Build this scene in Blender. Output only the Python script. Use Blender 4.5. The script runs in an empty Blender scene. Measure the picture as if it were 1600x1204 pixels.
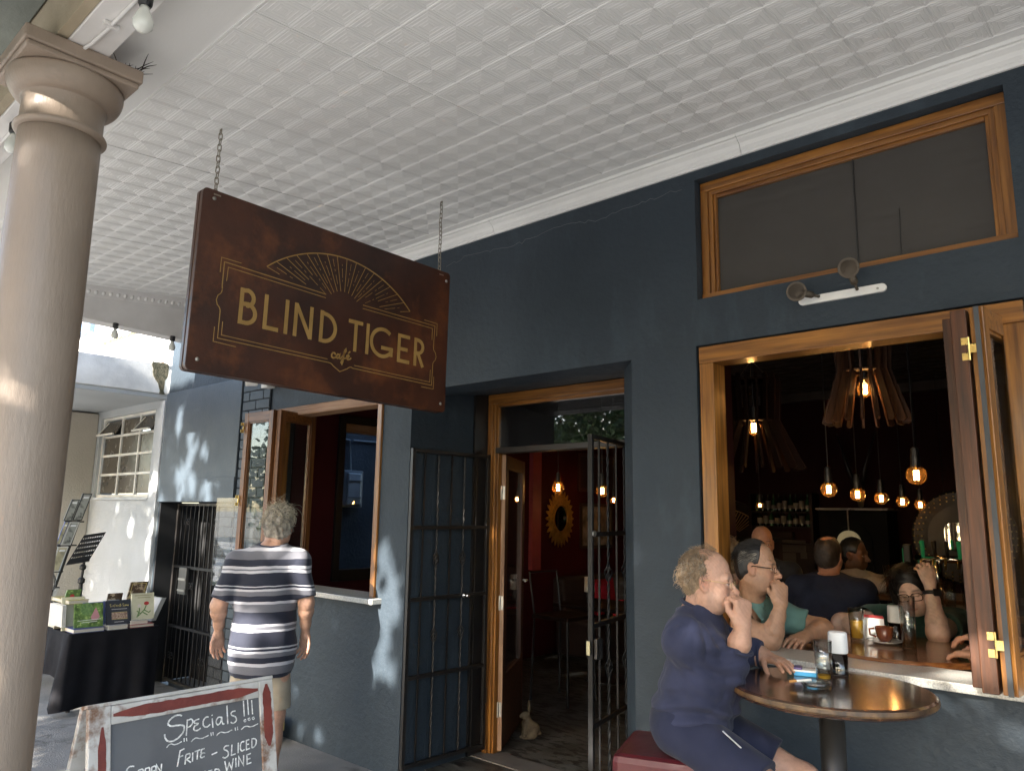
import bpy, bmesh, math, random
import numpy as np
from mathutils import Vector, Matrix

random.seed(7)
SC = bpy.context.scene
COL = SC.collection
R = math.radians

# ---------------------------------------------------------------- camera
yaw, pit, rol = -0.731801, 0.1700006, 0.0158150
fw = Vector((math.sin(yaw)*math.cos(pit), math.cos(yaw)*math.cos(pit), math.sin(pit)))
rt = Vector((math.cos(yaw), -math.sin(yaw), 0))
up = rt.cross(fw)
r2 = rt*math.cos(rol) + up*math.sin(rol)
u2 = up*math.cos(rol) - rt*math.sin(rol)
cam = bpy.data.cameras.new('camera')
cam.sensor_fit = 'HORIZONTAL'
cam.sensor_width = 36.0
cam.lens = 1165.83/1600*36
cam.clip_start = 0.05
cam.clip_end = 2000
camo = bpy.data.objects.new('camera', cam)
COL.objects.link(camo)
M = Matrix((r2, u2, -fw)).transposed().to_4x4()
M.translation = Vector((0, 0, 1.65))
camo.matrix_world = M
SC.camera = camo

# ---------------------------------------------------------------- sky and sun
SUN = Vector((0.05, -1.0, 0.44)).normalized()
EL = math.asin(SUN.z)
AZ = math.atan2(SUN.x, SUN.y)
w = bpy.data.worlds.new('World')
SC.world = w
w.use_nodes = True
nt = w.node_tree
bg = nt.nodes['Background']
sky = nt.nodes.new('ShaderNodeTexSky')
sky.sky_type = 'NISHITA'
sky.sun_disc = False
sky.sun_elevation = EL
sky.sun_rotation = AZ
sky.air_density = 1.0
sky.dust_density = 1.5
nt.links.new(sky.outputs[0], bg.inputs[0])
bg.inputs[1].default_value = 0.13
sl = bpy.data.lights.new('sun', 'SUN')
sl.energy = 5.0
sl.angle = R(0.53)
sl.color = (1.0, 0.93, 0.83)
slo = bpy.data.objects.new('sun', sl)
slo.rotation_euler = SUN.to_track_quat('Z', 'Y').to_euler()
COL.objects.link(slo)
vs = SC.view_settings
vs.view_transform = 'Standard'
vs.look = 'None'
vs.gamma = 1
vs.use_curve_mapping = False
vs.exposure = 2.76
SC.render.engine = 'CYCLES'
SC.cycles.use_denoising = True
SC.cycles.max_bounces = 10
SC.cycles.diffuse_bounces = 5
SC.cycles.transparent_max_bounces = 16
SC.cycles.caustics_reflective = False
SC.cycles.caustics_refractive = False
SC.cycles.sample_clamp_indirect = 6

# ---------------------------------------------------------------- materials
MATS = {}
def _nodes(name):
    m = bpy.data.materials.new(name)
    m.use_nodes = True
    n = m.node_tree
    return m, n, n.nodes['Principled BSDF']

def _mix(n, fac, a, b, blend='MIX'):
    x = n.nodes.new('ShaderNodeMix')
    x.data_type = 'RGBA'
    x.blend_type = blend
    for sock, v in ((x.inputs[0], fac), (x.inputs[6], a), (x.inputs[7], b)):
        if hasattr(v, 'is_output'):
            n.links.new(v, sock)
        elif isinstance(v, (int, float)):
            sock.default_value = v
        else:
            sock.default_value = (*v[:3], 1)
    return x.outputs[2]

def _ramp(n, fac, stops, interp='LINEAR'):
    r = n.nodes.new('ShaderNodeValToRGB')
    r.color_ramp.interpolation = interp
    e = r.color_ramp.elements
    while len(e) < len(stops):
        e.new(0.5)
    for k, (p, c) in enumerate(stops):
        e[k].position = p
        e[k].color = (*c, 1) if len(c) == 3 else c
    n.links.new(fac, r.inputs[0])
    return r.outputs[0]

def _noise(n, vec, scale, detail=4, rough=0.55, dist=0.0):
    x = n.nodes.new('ShaderNodeTexNoise')
    x.inputs['Scale'].default_value = scale
    x.inputs['Detail'].default_value = detail
    x.inputs['Roughness'].default_value = rough
    x.inputs['Distortion'].default_value = dist
    n.links.new(vec, x.inputs['Vector'])
    return x.outputs['Fac']

def _coord(n, stretch=None):
    t = n.nodes.new('ShaderNodeTexCoord').outputs['Object']
    if stretch:
        mp = n.nodes.new('ShaderNodeMapping')
        mp.inputs['Scale'].default_value = stretch
        n.links.new(t, mp.inputs['Vector'])
        return mp.outputs[0]
    return t

def mat(name, base, rough=0.6, metal=0.0, col2=None, var=0.18, vscale=3.0, vdetail=5, bump=0.0, bscale=60.0,
        spec=0.5, coat=0.0, stretch=None, rnd=0.0, lo=0.35, hi=0.65, rvar=0.12, bstretch=None, bdist=0.01, extra=None, sheen=0.0,
        third=None, tscale=20.0, tlo=0.6, thi=0.7, tstretch=None):
    if name in MATS:
        return MATS[name]
    m, n, b = _nodes(name)
    v = _coord(n, stretch)
    nz = _noise(n, v, vscale, vdetail)
    c2 = col2 if col2 is not None else tuple(c*(1-var) for c in base)
    c1 = base if col2 is not None else tuple(min(1, c*(1+var)) for c in base)
    c = _ramp(n, nz, [(lo, c2), (hi, c1)])
    if third is not None:
        n3 = _noise(n, _coord(n, tstretch or stretch), tscale, 5, 0.65)
        f3 = _ramp(n, n3, [(tlo, (0, 0, 0)), (thi, (1, 1, 1))])
        c = _mix(n, f3, c, third)
    if rnd:
        oi = n.nodes.new('ShaderNodeObjectInfo')
        mr = n.nodes.new('ShaderNodeMapRange')
        mr.inputs[3].default_value = 1-rnd
        mr.inputs[4].default_value = 1+rnd
        n.links.new(oi.outputs['Random'], mr.inputs[0])
        hs = n.nodes.new('ShaderNodeHueSaturation')
        n.links.new(mr.outputs[0], hs.inputs['Value'])
        n.links.new(c, hs.inputs['Color'])
        c = hs.outputs[0]
    n.links.new(c, b.inputs['Base Color'])
    b.inputs['Metallic'].default_value = metal
    b.inputs['Specular IOR Level'].default_value = spec
    b.inputs['Coat Weight'].default_value = coat
    b.inputs['Coat Roughness'].default_value = 0.12
    if sheen:
        b.inputs['Sheen Weight'].default_value = sheen
    rr = n.nodes.new('ShaderNodeMapRange')
    rr.inputs[3].default_value = max(0.02, rough-rvar)
    rr.inputs[4].default_value = min(1, rough+rvar)
    n.links.new(_noise(n, v, vscale*3.1, 4), rr.inputs[0])
    n.links.new(rr.outputs[0], b.inputs['Roughness'])
    if bump:
        bp = n.nodes.new('ShaderNodeBump')
        bp.inputs['Strength'].default_value = bump
        bp.inputs['Distance'].default_value = bdist
        vb = _coord(n, bstretch) if bstretch else v
        n.links.new(_noise(n, vb, bscale, 6, 0.6), bp.inputs['Height'])
        n.links.new(bp.outputs[0], b.inputs['Normal'])
    MATS[name] = m
    return m

def wood(name, dark, light, axis, rough=0.4, coat=0.25, scale=1.0, wear=None):
    st = {'x': (1.2, 22, 22), 'y': (22, 1.2, 22), 'z': (22, 22, 1.2)}[axis]
    st = tuple(s*scale for s in st)
    return mat(name+'_'+axis, light, rough, col2=dark, vscale=2.2, vdetail=8, stretch=st, bump=0.25, bscale=6, coat=coat, lo=0.3, hi=0.72, bdist=0.003,
               third=wear, tscale=2.0, tlo=0.58, thi=0.72)

def emit(name, colr, strength):
    if name in MATS: return MATS[name]
    m, n, b = _nodes(name)
    b.inputs['Base Color'].default_value = (*colr, 1)
    b.inputs['Emission Color'].default_value = (*colr, 1)
    b.inputs['Emission Strength'].default_value = strength
    MATS[name] = m
    return m

def thin_glass(name, tint=(1, 1, 1), ior=1.5, rough=0.0, veil=0.0, veilcol=(0.5, 0.5, 0.5), boost=1.0, even=0.5):
    """a pane: clear where looked through, mirror by Fresnel, with a little dust"""
    if name in MATS: return MATS[name]
    m, n, b = _nodes(name)
    n.nodes.remove(b)
    out = n.nodes['Material Output']
    tr = n.nodes.new('ShaderNodeBsdfTransparent')
    tr.inputs[0].default_value = (*tint, 1)
    gl = n.nodes.new('ShaderNodeBsdfGlossy')
    gl.inputs['Roughness'].default_value = rough
    lw = n.nodes.new('ShaderNodeLayerWeight')
    lw.inputs['Blend'].default_value = 0.5
    pw = n.nodes.new('ShaderNodeMath'); pw.operation = 'POWER'; pw.inputs[1].default_value = 4.2
    n.links.new(lw.outputs['Facing'], pw.inputs[0])
    fr = n.nodes.new('ShaderNodeMath'); fr.operation = 'MULTIPLY_ADD'; fr.use_clamp = True
    f0 = ((ior-1)/(ior+1))**2*1.6
    fr.inputs[1].default_value = 1-f0; fr.inputs[2].default_value = f0
    n.links.new(pw.outputs[0], fr.inputs[0])
    mx = n.nodes.new('ShaderNodeMixShader')
    if boost != 1.0:
        mu = n.nodes.new('ShaderNodeMath'); mu.operation = 'MULTIPLY'; mu.use_clamp = True
        n.links.new(fr.outputs[0], mu.inputs[0]); mu.inputs[1].default_value = boost
        n.links.new(mu.outputs[0], mx.inputs[0])
    else:
        n.links.new(fr.outputs[0], mx.inputs[0])
    n.links.new(tr.outputs[0], mx.inputs[1])
    n.links.new(gl.outputs[0], mx.inputs[2])
    res = mx.outputs[0]
    if veil:
        df = n.nodes.new('ShaderNodeBsdfDiffuse')
        df.inputs[0].default_value = (*veilcol, 1)
        m2 = n.nodes.new('ShaderNodeMixShader')
        nz = _noise(n, _coord(n), 5, 6)
        mr = n.nodes.new('ShaderNodeMapRange')
        mr.inputs[1].default_value = 0.3; mr.inputs[2].default_value = 0.8
        mr.inputs[3].default_value = veil*(1-even); mr.inputs[4].default_value = veil*(1+even)
        n.links.new(nz, mr.inputs[0])
        n.links.new(mr.outputs[0], m2.inputs[0])
        n.links.new(res, m2.inputs[1]); n.links.new(df.outputs[0], m2.inputs[2])
        res = m2.outputs[0]
    n.links.new(res, out.inputs[0])
    MATS[name] = m
    return m

def attr_mat(name, rough=0.5, sss=0.0, bump=0.0, bscale=200.0, spec=0.4, var=0.08, vscale=30):
    if name in MATS: return MATS[name]
    m, n, b = _nodes(name)
    a = n.nodes.new('ShaderNodeVertexColor'); a.layer_name = 'tint'
    nz = _noise(n, _coord(n), vscale, 5)
    f = _ramp(n, nz, [(0.3, (1-var,)*3), (0.7, (1+var,)*3)])
    c = _mix(n, 1.0, a.outputs[0], f, 'MULTIPLY')
    n.links.new(c, b.inputs['Base Color'])
    b.inputs['Roughness'].default_value = rough
    b.inputs['Specular IOR Level'].default_value = spec
    if sss:
        b.inputs['Subsurface Weight'].default_value = sss
        b.inputs['Subsurface Radius'].default_value = (0.012, 0.005, 0.003)
        b.inputs['Subsurface Scale'].default_value = 0.6
    if bump:
        bp = n.nodes.new('ShaderNodeBump')
        bp.inputs['Strength'].default_value = bump
        bp.inputs['Distance'].default_value = 0.002
        n.links.new(_noise(n, _coord(n), bscale, 5), bp.inputs['Height'])
        n.links.new(bp.outputs[0], b.inputs['Normal'])
    MATS[name] = m
    return m

# ---------------------------------------------------------------- objects
ORI = {}
def thing(name, label, cat, loc=(0, 0, 0), group=None):
    o = bpy.data.objects.new(name, None)
    o.empty_display_size = 0.05
    COL.objects.link(o)
    o.location = loc
    o['label'] = label
    o['category'] = cat
    if group: o['group'] = group
    ORI[o] = Vector(loc)
    return o

def tag(o, label=None, cat=None, group=None, kind=None):
    if label: o['label'] = label
    if cat: o['category'] = cat
    if group: o['group'] = group
    if kind: o['kind'] = kind
    return o

def make(name, verts, faces, material, parent=None, smooth=False, loc=None, bevel=0.0, cols=None, kind=None, label=None):
    org = ORI[parent] if parent is not None else Vector(loc or (0, 0, 0))
    if isinstance(verts, np.ndarray):
        V = verts - np.array(org)
    else:
        V = [(v[0]-org[0], v[1]-org[1], v[2]-org[2]) for v in verts]
    me = bpy.data.meshes.new(name)
    me.from_pydata(V.tolist() if isinstance(V, np.ndarray) else V, [], faces.tolist() if isinstance(faces, np.ndarray) else faces)
    if isinstance(material, (list, tuple)):
        for q in material: me.materials.append(q)
    else:
        me.materials.append(material)
    if smooth:
        me.polygons.foreach_set('use_smooth', [True]*len(me.polygons))
    if cols is not None:
        ca = me.color_attributes.new('tint', 'FLOAT_COLOR', 'POINT')
        buf = np.ones((len(V), 4), np.float32); buf[:, :3] = cols
        ca.data.foreach_set('color', buf.ravel())
    me.update()
    o = bpy.data.objects.new(name, me)
    COL.objects.link(o)
    if parent is not None:
        o.parent = parent
        ORI[o] = ORI[parent]
    else:
        o.location = org
        ORI[o] = org
    if bevel:
        bv = o.modifiers.new('edge', 'BEVEL')
        bv.width = bevel; bv.segments = 2; bv.limit_method = 'ANGLE'; bv.angle_limit = R(40)
    if kind: o['kind'] = kind
    if label: o['label'] = label
    return o

def share(src, name, parent, loc, rot=None):
    """another object on the same mesh, placed in the parent's frame"""
    o = src.copy()
    o.name = name
    COL.objects.link(o)
    o.parent = parent
    o.location = loc
    if rot is not None: o.rotation_euler = rot
    ORI[o] = ORI[parent] if parent is not None else Vector(loc)
    return o

def copy_tree(o, loc, rotz=0.0, label=None):
    c = o.copy(); COL.objects.link(c); c.location = loc
    if rotz: c.rotation_euler.z += rotz
    if label: c['label'] = label
    for ch in list(o.children):
        d = ch.copy(); COL.objects.link(d); d.parent = c
        for g in list(ch.children):
            e = g.copy(); COL.objects.link(e); e.parent = d
    return c

def frame_from(d, hint=(0, 0, 1)):
    d = Vector(d).normalized()
    h = Vector(hint)
    if abs(d.dot(h)) > 0.95: h = Vector((1, 0, 0)) if abs(d.x) < 0.9 else Vector((0, 1, 0))
    a = h.cross(d).normalized()
    b = d.cross(a)
    return a, b, d

class MB:
    def __init__(s):
        s.v = []; s.f = []
    def box(s, x0, x1, y0, y1, z0, z1):
        k = len(s.v)
        s.v += [(x0, y0, z0), (x1, y0, z0), (x1, y1, z0), (x0, y1, z0), (x0, y0, z1), (x1, y0, z1), (x1, y1, z1), (x0, y1, z1)]
        s.f += [(k, k+3, k+2, k+1), (k+4, k+5, k+6, k+7), (k, k+1, k+5, k+4), (k+1, k+2, k+6, k+5), (k+2, k+3, k+7, k+6), (k+3, k, k+4, k+7)]
        return s
    def beam(s, p0, p1, wa, wb, hint=(0, 0, 1)):
        """bar of section wa (across) x wb (along hint) from p0 to p1"""
        p0 = Vector(p0); p1 = Vector(p1)
        a, b, d = frame_from(p1-p0, hint)
        k = len(s.v)
        for p in (p0, p1):
            for i, j in ((-1, -1), (1, -1), (1, 1), (-1, 1)):
                s.v.append(tuple(p + a*(i*wa/2) + b*(j*wb/2)))
        s.f += [(k+3, k+2, k+1, k), (k+4, k+5, k+6, k+7)] + [(k+i, k+(i+1) % 4, k+4+(i+1) % 4, k+4+i) for i in range(4)]
        return s
    def tube(s, pts, r, n=8, caps=True, closed=False):
        pts = [Vector(p) for p in pts]
        m = len(pts)
        rr = r if isinstance(r, (list, tuple)) else [r]*m
        k = len(s.v)
        a = None
        for i in range(m):
            if closed:
                t = pts[(i+1) % m]-pts[i-1]
            else:
                t = pts[min(i+1, m-1)]-pts[max(i-1, 0)]
            if t.length < 1e-9: t = Vector((0, 0, 1))
            t.normalize()
            if a is None:
                a, b, _ = frame_from(t)
            else:
                a = a - t*a.dot(t)
                if a.length < 1e-6: a, b, _ = frame_from(t)
                a.normalize(); b = t.cross(a)
            for j in range(n):
                q = 2*math.pi*j/n
                s.v.append(tuple(pts[i] + a*(math.cos(q)*rr[i]) + b*(math.sin(q)*rr[i])))
        for i in range(m if closed else m-1):
            for j in range(n):
                A = k+i*n+j; B = k+i*n+(j+1) % n
                i2 = (i+1) % m
                s.f.append((A, B, k+i2*n+(j+1) % n, k+i2*n+j))
        if caps and not closed:
            s.f.append(tuple(k+j for j in reversed(range(n))))
            s.f.append(tuple(k+(m-1)*n+j for j in range(n)))
        return s
    def lathe(s, prof, c=(0, 0, 0), n=24, axis=(0, 0, 1), ang=None):
        a, b, d = frame_from(axis)
        c = Vector(c)
        k = len(s.v)
        for r, z in prof:
            for j in range(n):
                q = 2*math.pi*j/n
                s.v.append(tuple(c + d*z + a*(r*math.cos(q)) + b*(r*math.sin(q))))
        for i in range(len(prof)-1):
            for j in range(n):
                s.f.append((k+i*n+j, k+i*n+(j+1) % n, k+(i+1)*n+(j+1) % n, k+(i+1)*n+j))
        if prof[0][0] > 1e-5: s.f.append(tuple(k+j for j in reversed(range(n))))
        if prof[-1][0] > 1e-5: s.f.append(tuple(k+(len(prof)-1)*n+j for j in range(n)))
        return s
    def prism(s, poly, o, u, v, t):
        """flat outline poly in the frame o,u,v; thickened by the vector t"""
        o = Vector(o); u = Vector(u); v = Vector(v); t = Vector(t)
        k = len(s.v); n = len(poly)
        for q in (Vector((0, 0, 0)), t):
            for x, y in poly:
                s.v.append(tuple(o + u*x + v*y + q))
        s.f += [tuple(k+i for i in reversed(range(n))), tuple(k+n+i for i in range(n))]
        s.f += [(k+i, k+(i+1) % n, k+n+(i+1) % n, k+n+i) for i in range(n)]
        return s
    def ribbon(s, pts, wd, o, u, v, t, closed=False):
        """stroke of width wd along 2-D pts, mitred, thickened by t"""
        o = Vector(o); u = Vector(u); v = Vector(v); t = Vector(t)
        P = [Vector((p[0], p[1])) for p in pts]
        m = len(P)
        k = len(s.v)
        for i in range(m):
            if closed:
                d0 = (P[i]-P[i-1]).normalized(); d1 = (P[(i+1) % m]-P[i]).normalized()
            else:
                d0 = (P[i]-P[i-1]).normalized() if i else (P[1]-P[0]).normalized()
                d1 = (P[i+1]-P[i]).normalized() if i < m-1 else d0
            n0 = Vector((-d0.y, d0.x)); n1 = Vector((-d1.y, d1.x))
            nn = n0+n1
            if nn.length < 1e-4: nn = n0
            nn.normalize()
            c = max(0.35, nn.dot(n0))
            h = (wd[i] if isinstance(wd, (list, tuple)) else wd)/2/c
            for sg in (1, -1):
                q = P[i]+nn*(h*sg)
                w3 = o+u*q.x+v*q.y
                s.v.append(tuple(w3)); s.v.append(tuple(w3+t))
        for i in range(m if closed else m-1):
            a = k+4*i; b = k+4*((i+1) % m)
            s.f += [(a+1, a+3, b+3, b+1), (a, a+1, b+1, b), (a+3, a+2, b+2, b+3), (a+2, a, b, b+2)]
        if not closed:
            e = k+4*(m-1)
            s.f += [(k, k+2, k+3, k+1), (e, e+1, e+3, e+2)]
        return s
    def ball(s, c, r, n=12, m=8, sz=1.0):
        prof = [(r*math.sin(math.pi*i/m), -r*sz*math.cos(math.pi*i/m)) for i in range(m+1)]
        prof[0] = (0.0001, prof[0][1]); prof[-1] = (0.0001, prof[-1][1])
        return s.lathe(prof, c, n)
    def quad(s, a, b, c, d):
        k = len(s.v); s.v += [tuple(a), tuple(b), tuple(c), tuple(d)]; s.f.append((k, k+1, k+2, k+3)); return s
    def xf(s, fn, k0=0):
        for i in range(k0, len(s.v)): s.v[i] = tuple(fn(Vector(s.v[i])))
        return s
    def build(s, name, material, parent=None, **kw):
        return make(name, s.v, s.f, material, parent, **kw)

def arc(cx, cy, r, a0, a1, n=12, ry=None):
    return [(cx+r*math.cos(R(a0+(a1-a0)*i/n)), cy+(ry or r)*math.sin(R(a0+(a1-a0)*i/n))) for i in range(n+1)]

def holes_wall(x0, x1, z0, z1, y0, y1, holes, axis='y'):
    """wall with rectangular holes (x0,x1,z0,z1), real thickness, no inner faces"""
    xs = sorted({x0, x1, *[h[0] for h in holes], *[h[1] for h in holes]})
    zs = sorted({z0, z1, *[h[2] for h in holes], *[h[3] for h in holes]})
    xs = [x for x in xs if x0 <= x <= x1]; zs = [z for z in zs if z0 <= z <= z1]
    def solid(i, j):
        if i < 0 or j < 0 or i >= len(xs)-1 or j >= len(zs)-1: return False
        cx = (xs[i]+xs[i+1])/2; cz = (zs[j]+zs[j+1])/2
        return not any(h[0] < cx < h[1] and h[2] < cz < h[3] for h in holes)
    b = MB()
    for i in range(len(xs)-1):
        for j in range(len(zs)-1):
            if not solid(i, j): continue
            a, c, d, e = xs[i], xs[i+1], zs[j], zs[j+1]
            b.quad((a, y0, d), (c, y0, d), (c, y0, e), (a, y0, e))
            b.quad((c, y1, d), (a, y1, d), (a, y1, e), (c, y1, e))
            if not solid(i-1, j): b.quad((a, y1, d), (a, y0, d), (a, y0, e), (a, y1, e))
            if not solid(i+1, j): b.quad((c, y0, d), (c, y1, d), (c, y1, e), (c, y0, e))
            if not solid(i, j-1): b.quad((a, y1, d), (c, y1, d), (c, y0, d), (a, y0, d))
            if not solid(i, j+1): b.quad((a, y0, e), (c, y0, e), (c, y1, e), (a, y1, e))
    if axis == 'x':      # a wall that runs in depth: swap x and y
        b.v = [(q[1], q[0], q[2]) for q in b.v]
        b.f = [tuple(reversed(q)) for q in b.f]
    return b
# ---------------------------------------------------------------- material palette
m_tarmac = mat('tarmac', (0.245, 0.238, 0.225), 0.9, col2=(0.15, 0.146, 0.14), vscale=1.7, bump=0.6, bscale=90, bdist=0.01, third=(0.09, 0.085, 0.08), tscale=1.1, tlo=0.57, thi=0.63)
m_road = mat('road_asphalt', (0.28, 0.278, 0.272), 0.9, bump=0.5, bscale=120)
m_earth = mat('earth', (0.16, 0.15, 0.13), 0.95)
m_kerb = mat('kerb_stone', (0.33, 0.32, 0.30), 0.85, bump=0.4, bscale=50)
m_blue = mat('blue_plaster_paint', (0.0285, 0.041, 0.0545), 0.6, col2=(0.023, 0.0335, 0.0445), vscale=1.3, vdetail=8, bump=0.55, bscale=26, bdist=0.010, spec=0.35,
             third=(0.040, 0.057, 0.073), tscale=3.0, tlo=0.56, thi=0.74, tstretch=(1, 1, 0.35))
m_bluelite = mat('blue_panel_paint', (0.046, 0.063, 0.082), 0.5, col2=(0.038, 0.052, 0.068), vscale=1.5, vdetail=7, bump=0.35, bscale=35, bdist=0.006)
m_bluebrick = mat('blue_painted_brick', (0.042, 0.058, 0.073), 0.6, bump=0.5, bscale=50, bdist=0.006, rnd=0.12)
m_joint = mat('blue_mortar', (0.012, 0.016, 0.022), 0.85)
m_blkbrick = mat('black_painted_brick', (0.022, 0.026, 0.031), 0.5, bump=0.9, bscale=30, bdist=0.012, rnd=0.25)
m_blkjoint = mat('black_mortar', (0.008, 0.009, 0.011), 0.8)
m_ceil = mat('ceiling_paint', (0.815, 0.82, 0.815), 0.40, col2=(0.76, 0.765, 0.76), vscale=0.9, bump=0.25, bscale=70, bdist=0.003, spec=0.5)
m_cornice = mat('cornice_paint', (0.80, 0.80, 0.785), 0.45, col2=(0.73, 0.73, 0.715), vscale=2, bump=0.2, bscale=30, bdist=0.004)
m_beamw = mat('white_beam_paint', (0.78, 0.77, 0.76), 0.5, col2=(0.66, 0.645, 0.63), vscale=3, vdetail=8, bump=0.25, bscale=40, bdist=0.003)
m_column = mat('column_paint', (0.33, 0.262, 0.208), 0.42, col2=(0.28, 0.222, 0.175), vscale=2.6, vdetail=8, bump=0.5, bscale=70, bdist=0.004, spec=0.4, bstretch=(1, 1, 0.25))
m_tan = mat('tan_fascia_paint', (0.42, 0.36, 0.26), 0.7, col2=(0.33, 0.275, 0.19), vscale=3, bump=0.3)
m_eave = mat('eave_board_paint', (0.20, 0.22, 0.20), 0.7, bump=0.3, rnd=0.1)
m_white = mat('white_render', (0.47, 0.495, 0.51), 0.85, col2=(0.41, 0.43, 0.44), vscale=1.5, vdetail=8, bump=0.6, bscale=55, bdist=0.008, third=(0.34, 0.33, 0.30), tscale=1.6, tlo=0.66, thi=0.78, spec=.2)
m_cream = mat('cream_render', (0.50, 0.455, 0.385), 0.85, col2=(0.44, 0.40, 0.335), vscale=2, vdetail=8, bump=0.6, bscale=50, bdist=0.008)
m_moss = mat('mossy_damage', (0.16, 0.14, 0.09), 0.95, col2=(0.05, 0.055, 0.03), vscale=25, bump=1.0, bscale=60, bdist=0.02)
m_maroon_lit = mat('maroon_wall_lit', (0.075, 0.011, 0.014), 0.5, col2=(0.058, 0.008, 0.011), vscale=2, spec=.15)  # lighter copy of the maroon, daylight near the window put into its colour
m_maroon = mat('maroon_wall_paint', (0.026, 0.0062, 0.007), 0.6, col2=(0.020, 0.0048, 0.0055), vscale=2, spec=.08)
m_pink_lit = mat('pink_lit_wall', (0.30, 0.055, 0.07), 0.5)  # pink that paints light falling on a red wall edge
m_ifloor = mat('worn_floor_paint', (0.11, 0.115, 0.105), 0.5, col2=(0.05, 0.046, 0.04), vscale=2.5, vdetail=9, third=(0.013, 0.011, 0.010), tscale=7, tlo=0.50, thi=0.56, bump=0.2, tstretch=(1, 2.2, 1))
m_iceil = mat('interior_ceiling_paint', (0.055, 0.045, 0.042), 0.8, spec=.1)
m_iron = mat('black_gate_iron', (0.010, 0.010, 0.011), 0.38, col2=(0.020, 0.017, 0.015), vscale=8, bump=0.4, bscale=60, bdist=0.003, third=(0.10, 0.045, 0.022), tscale=5, tlo=0.70, thi=0.76)
m_irongrey = mat('worn_gate_iron', (0.010, 0.010, 0.011), 0.45, col2=(0.006, 0.006, 0.006), vscale=6, third=(0.16, 0.15, 0.14), tscale=9, tlo=0.70, thi=0.76, spec=.25)
m_steel = mat('chain_steel', (0.32, 0.29, 0.24), 0.4, metal=0.9)
m_brass = mat('brass', (0.62, 0.46, 0.17), 0.3, metal=1.0, var=0.25, vscale=20)
m_chrome = mat('chrome', (0.75, 0.75, 0.75), 0.12, metal=1.0)
m_galv = mat('galvanised_steel', (0.40, 0.39, 0.36), 0.4, metal=0.9)
m_terr = mat('terrazzo', (0.50, 0.49, 0.45), 0.35, col2=(0.33, 0.33, 0.31), vscale=170, vdetail=2, lo=0.38, hi=0.55, coat=0.2)
m_white_pl = mat('white_plastic', (0.75, 0.75, 0.73), 0.4)
m_black_pl = mat('black_plastic', (0.012, 0.012, 0.013), 0.4)
OR_D, OR_L = (0.105, 0.036, 0.007), (0.38, 0.160, 0.030)
w_or = {a: wood('varnished_teak', OR_D, OR_L, a, rough=0.36, coat=0.3) for a in 'xyz'}
w_br = {a: wood('brown_door_wood', (0.024, 0.008, 0.003), (0.115, 0.036, 0.010), a, rough=0.5, coat=0.03, wear=(0.16, 0.06, 0.022)) for a in 'xyz'}
w_mid = {a: wood('worn_shutter_wood', (0.055, 0.018, 0.006), (0.21, 0.080, 0.020), a, rough=0.42, coat=0.1, wear=(0.26, 0.11, 0.04)) for a in 'xyz'}
w_pale = {a: wood('pale_bare_wood', (0.20, 0.10, 0.05), (0.38, 0.225, 0.125), a, rough=0.6, coat=0.0) for a in 'xyz'}
g_win = thin_glass('window_glass', (0.93, 0.94, 0.92), 1.5, veil=0.012, boost=0.9)
g_dark = thin_glass('transom_glass', (0.10, 0.09, 0.08), 1.5, veil=0.30, veilcol=(0.19, 0.175, 0.158), boost=0.9, even=0.06)  # even grey layer mixed over the whole pane
g_fan = thin_glass('fanlight_glass', (0.35, 0.35, 0.36), 1.5, veil=0.008, boost=2.2)
g_clear = thin_glass('acrylic', (0.95, 0.96, 0.96), 1.5, veil=0.05, veilcol=(0.6, 0.65, 0.66))
m_pane_brown = mat('dirty_pane_glass', (0.10, 0.085, 0.065), 0.25, col2=(0.07, 0.06, 0.047), vscale=3, spec=0.5)

D = 3.275          # street face of the cafe wall
T = 0.22           # its thickness
def ceil_z(y): return 3.48-0.08*(3.2-y)

# ---------------------------------------------------------------- ground
def slab(name, x0, x1, y0, y1, z0, z1, m, **kw):
    o = MB().box(x0, x1, y0, y1, z0, z1).build(name, m, loc=((x0+x1)/2, (y0+y1)/2, z0), **kw)
    o['kind'] = 'structure'
    return o
g = MB().quad((-600, -600, -0.20), (600, -600, -0.20), (600, 600, -0.20), (-600, 600, -0.20)).build('ground', m_earth)
g['kind'] = 'structure'
slab('road', -80, 80, -9.6, -2.0, -0.19, -0.13, m_road)
slab('kerb', -80, 80, -2.0, -1.82, -0.19, 0.005, m_kerb, bevel=0.015)
slab('pavement', -80, 80, -1.82, 3.40, -0.18, 0.0, m_tarmac)
slab('far_pavement', -80, 80, -13.0, -9.6, -0.19, 0.0, m_kerb)

# ---------------------------------------------------------------- the cafe building
B = thing('cafe_building', 'slate blue plastered cafe front with orange varnished wooden windows and a deep door recess', 'building', (-2.9, D, 0))
XL, XR = -7.66, 6.0
win_r = (-1.728, -0.378, 1.035, 2.478)
trn_r = (-1.712, -0.374, 2.712, 3.342)
door_r = (-3.85, -2.10, -0.02, 2.455)
win_l = (-5.64, -4.15, 1.04, 2.475)
alley = (-7.63, -6.36, -0.02, 1.71)
holes_wall(XL, XR, -0.02, 6.5, D, D+T, [win_r, trn_r, door_r, win_l, alley]).build('wall', m_blue, B)
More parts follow.
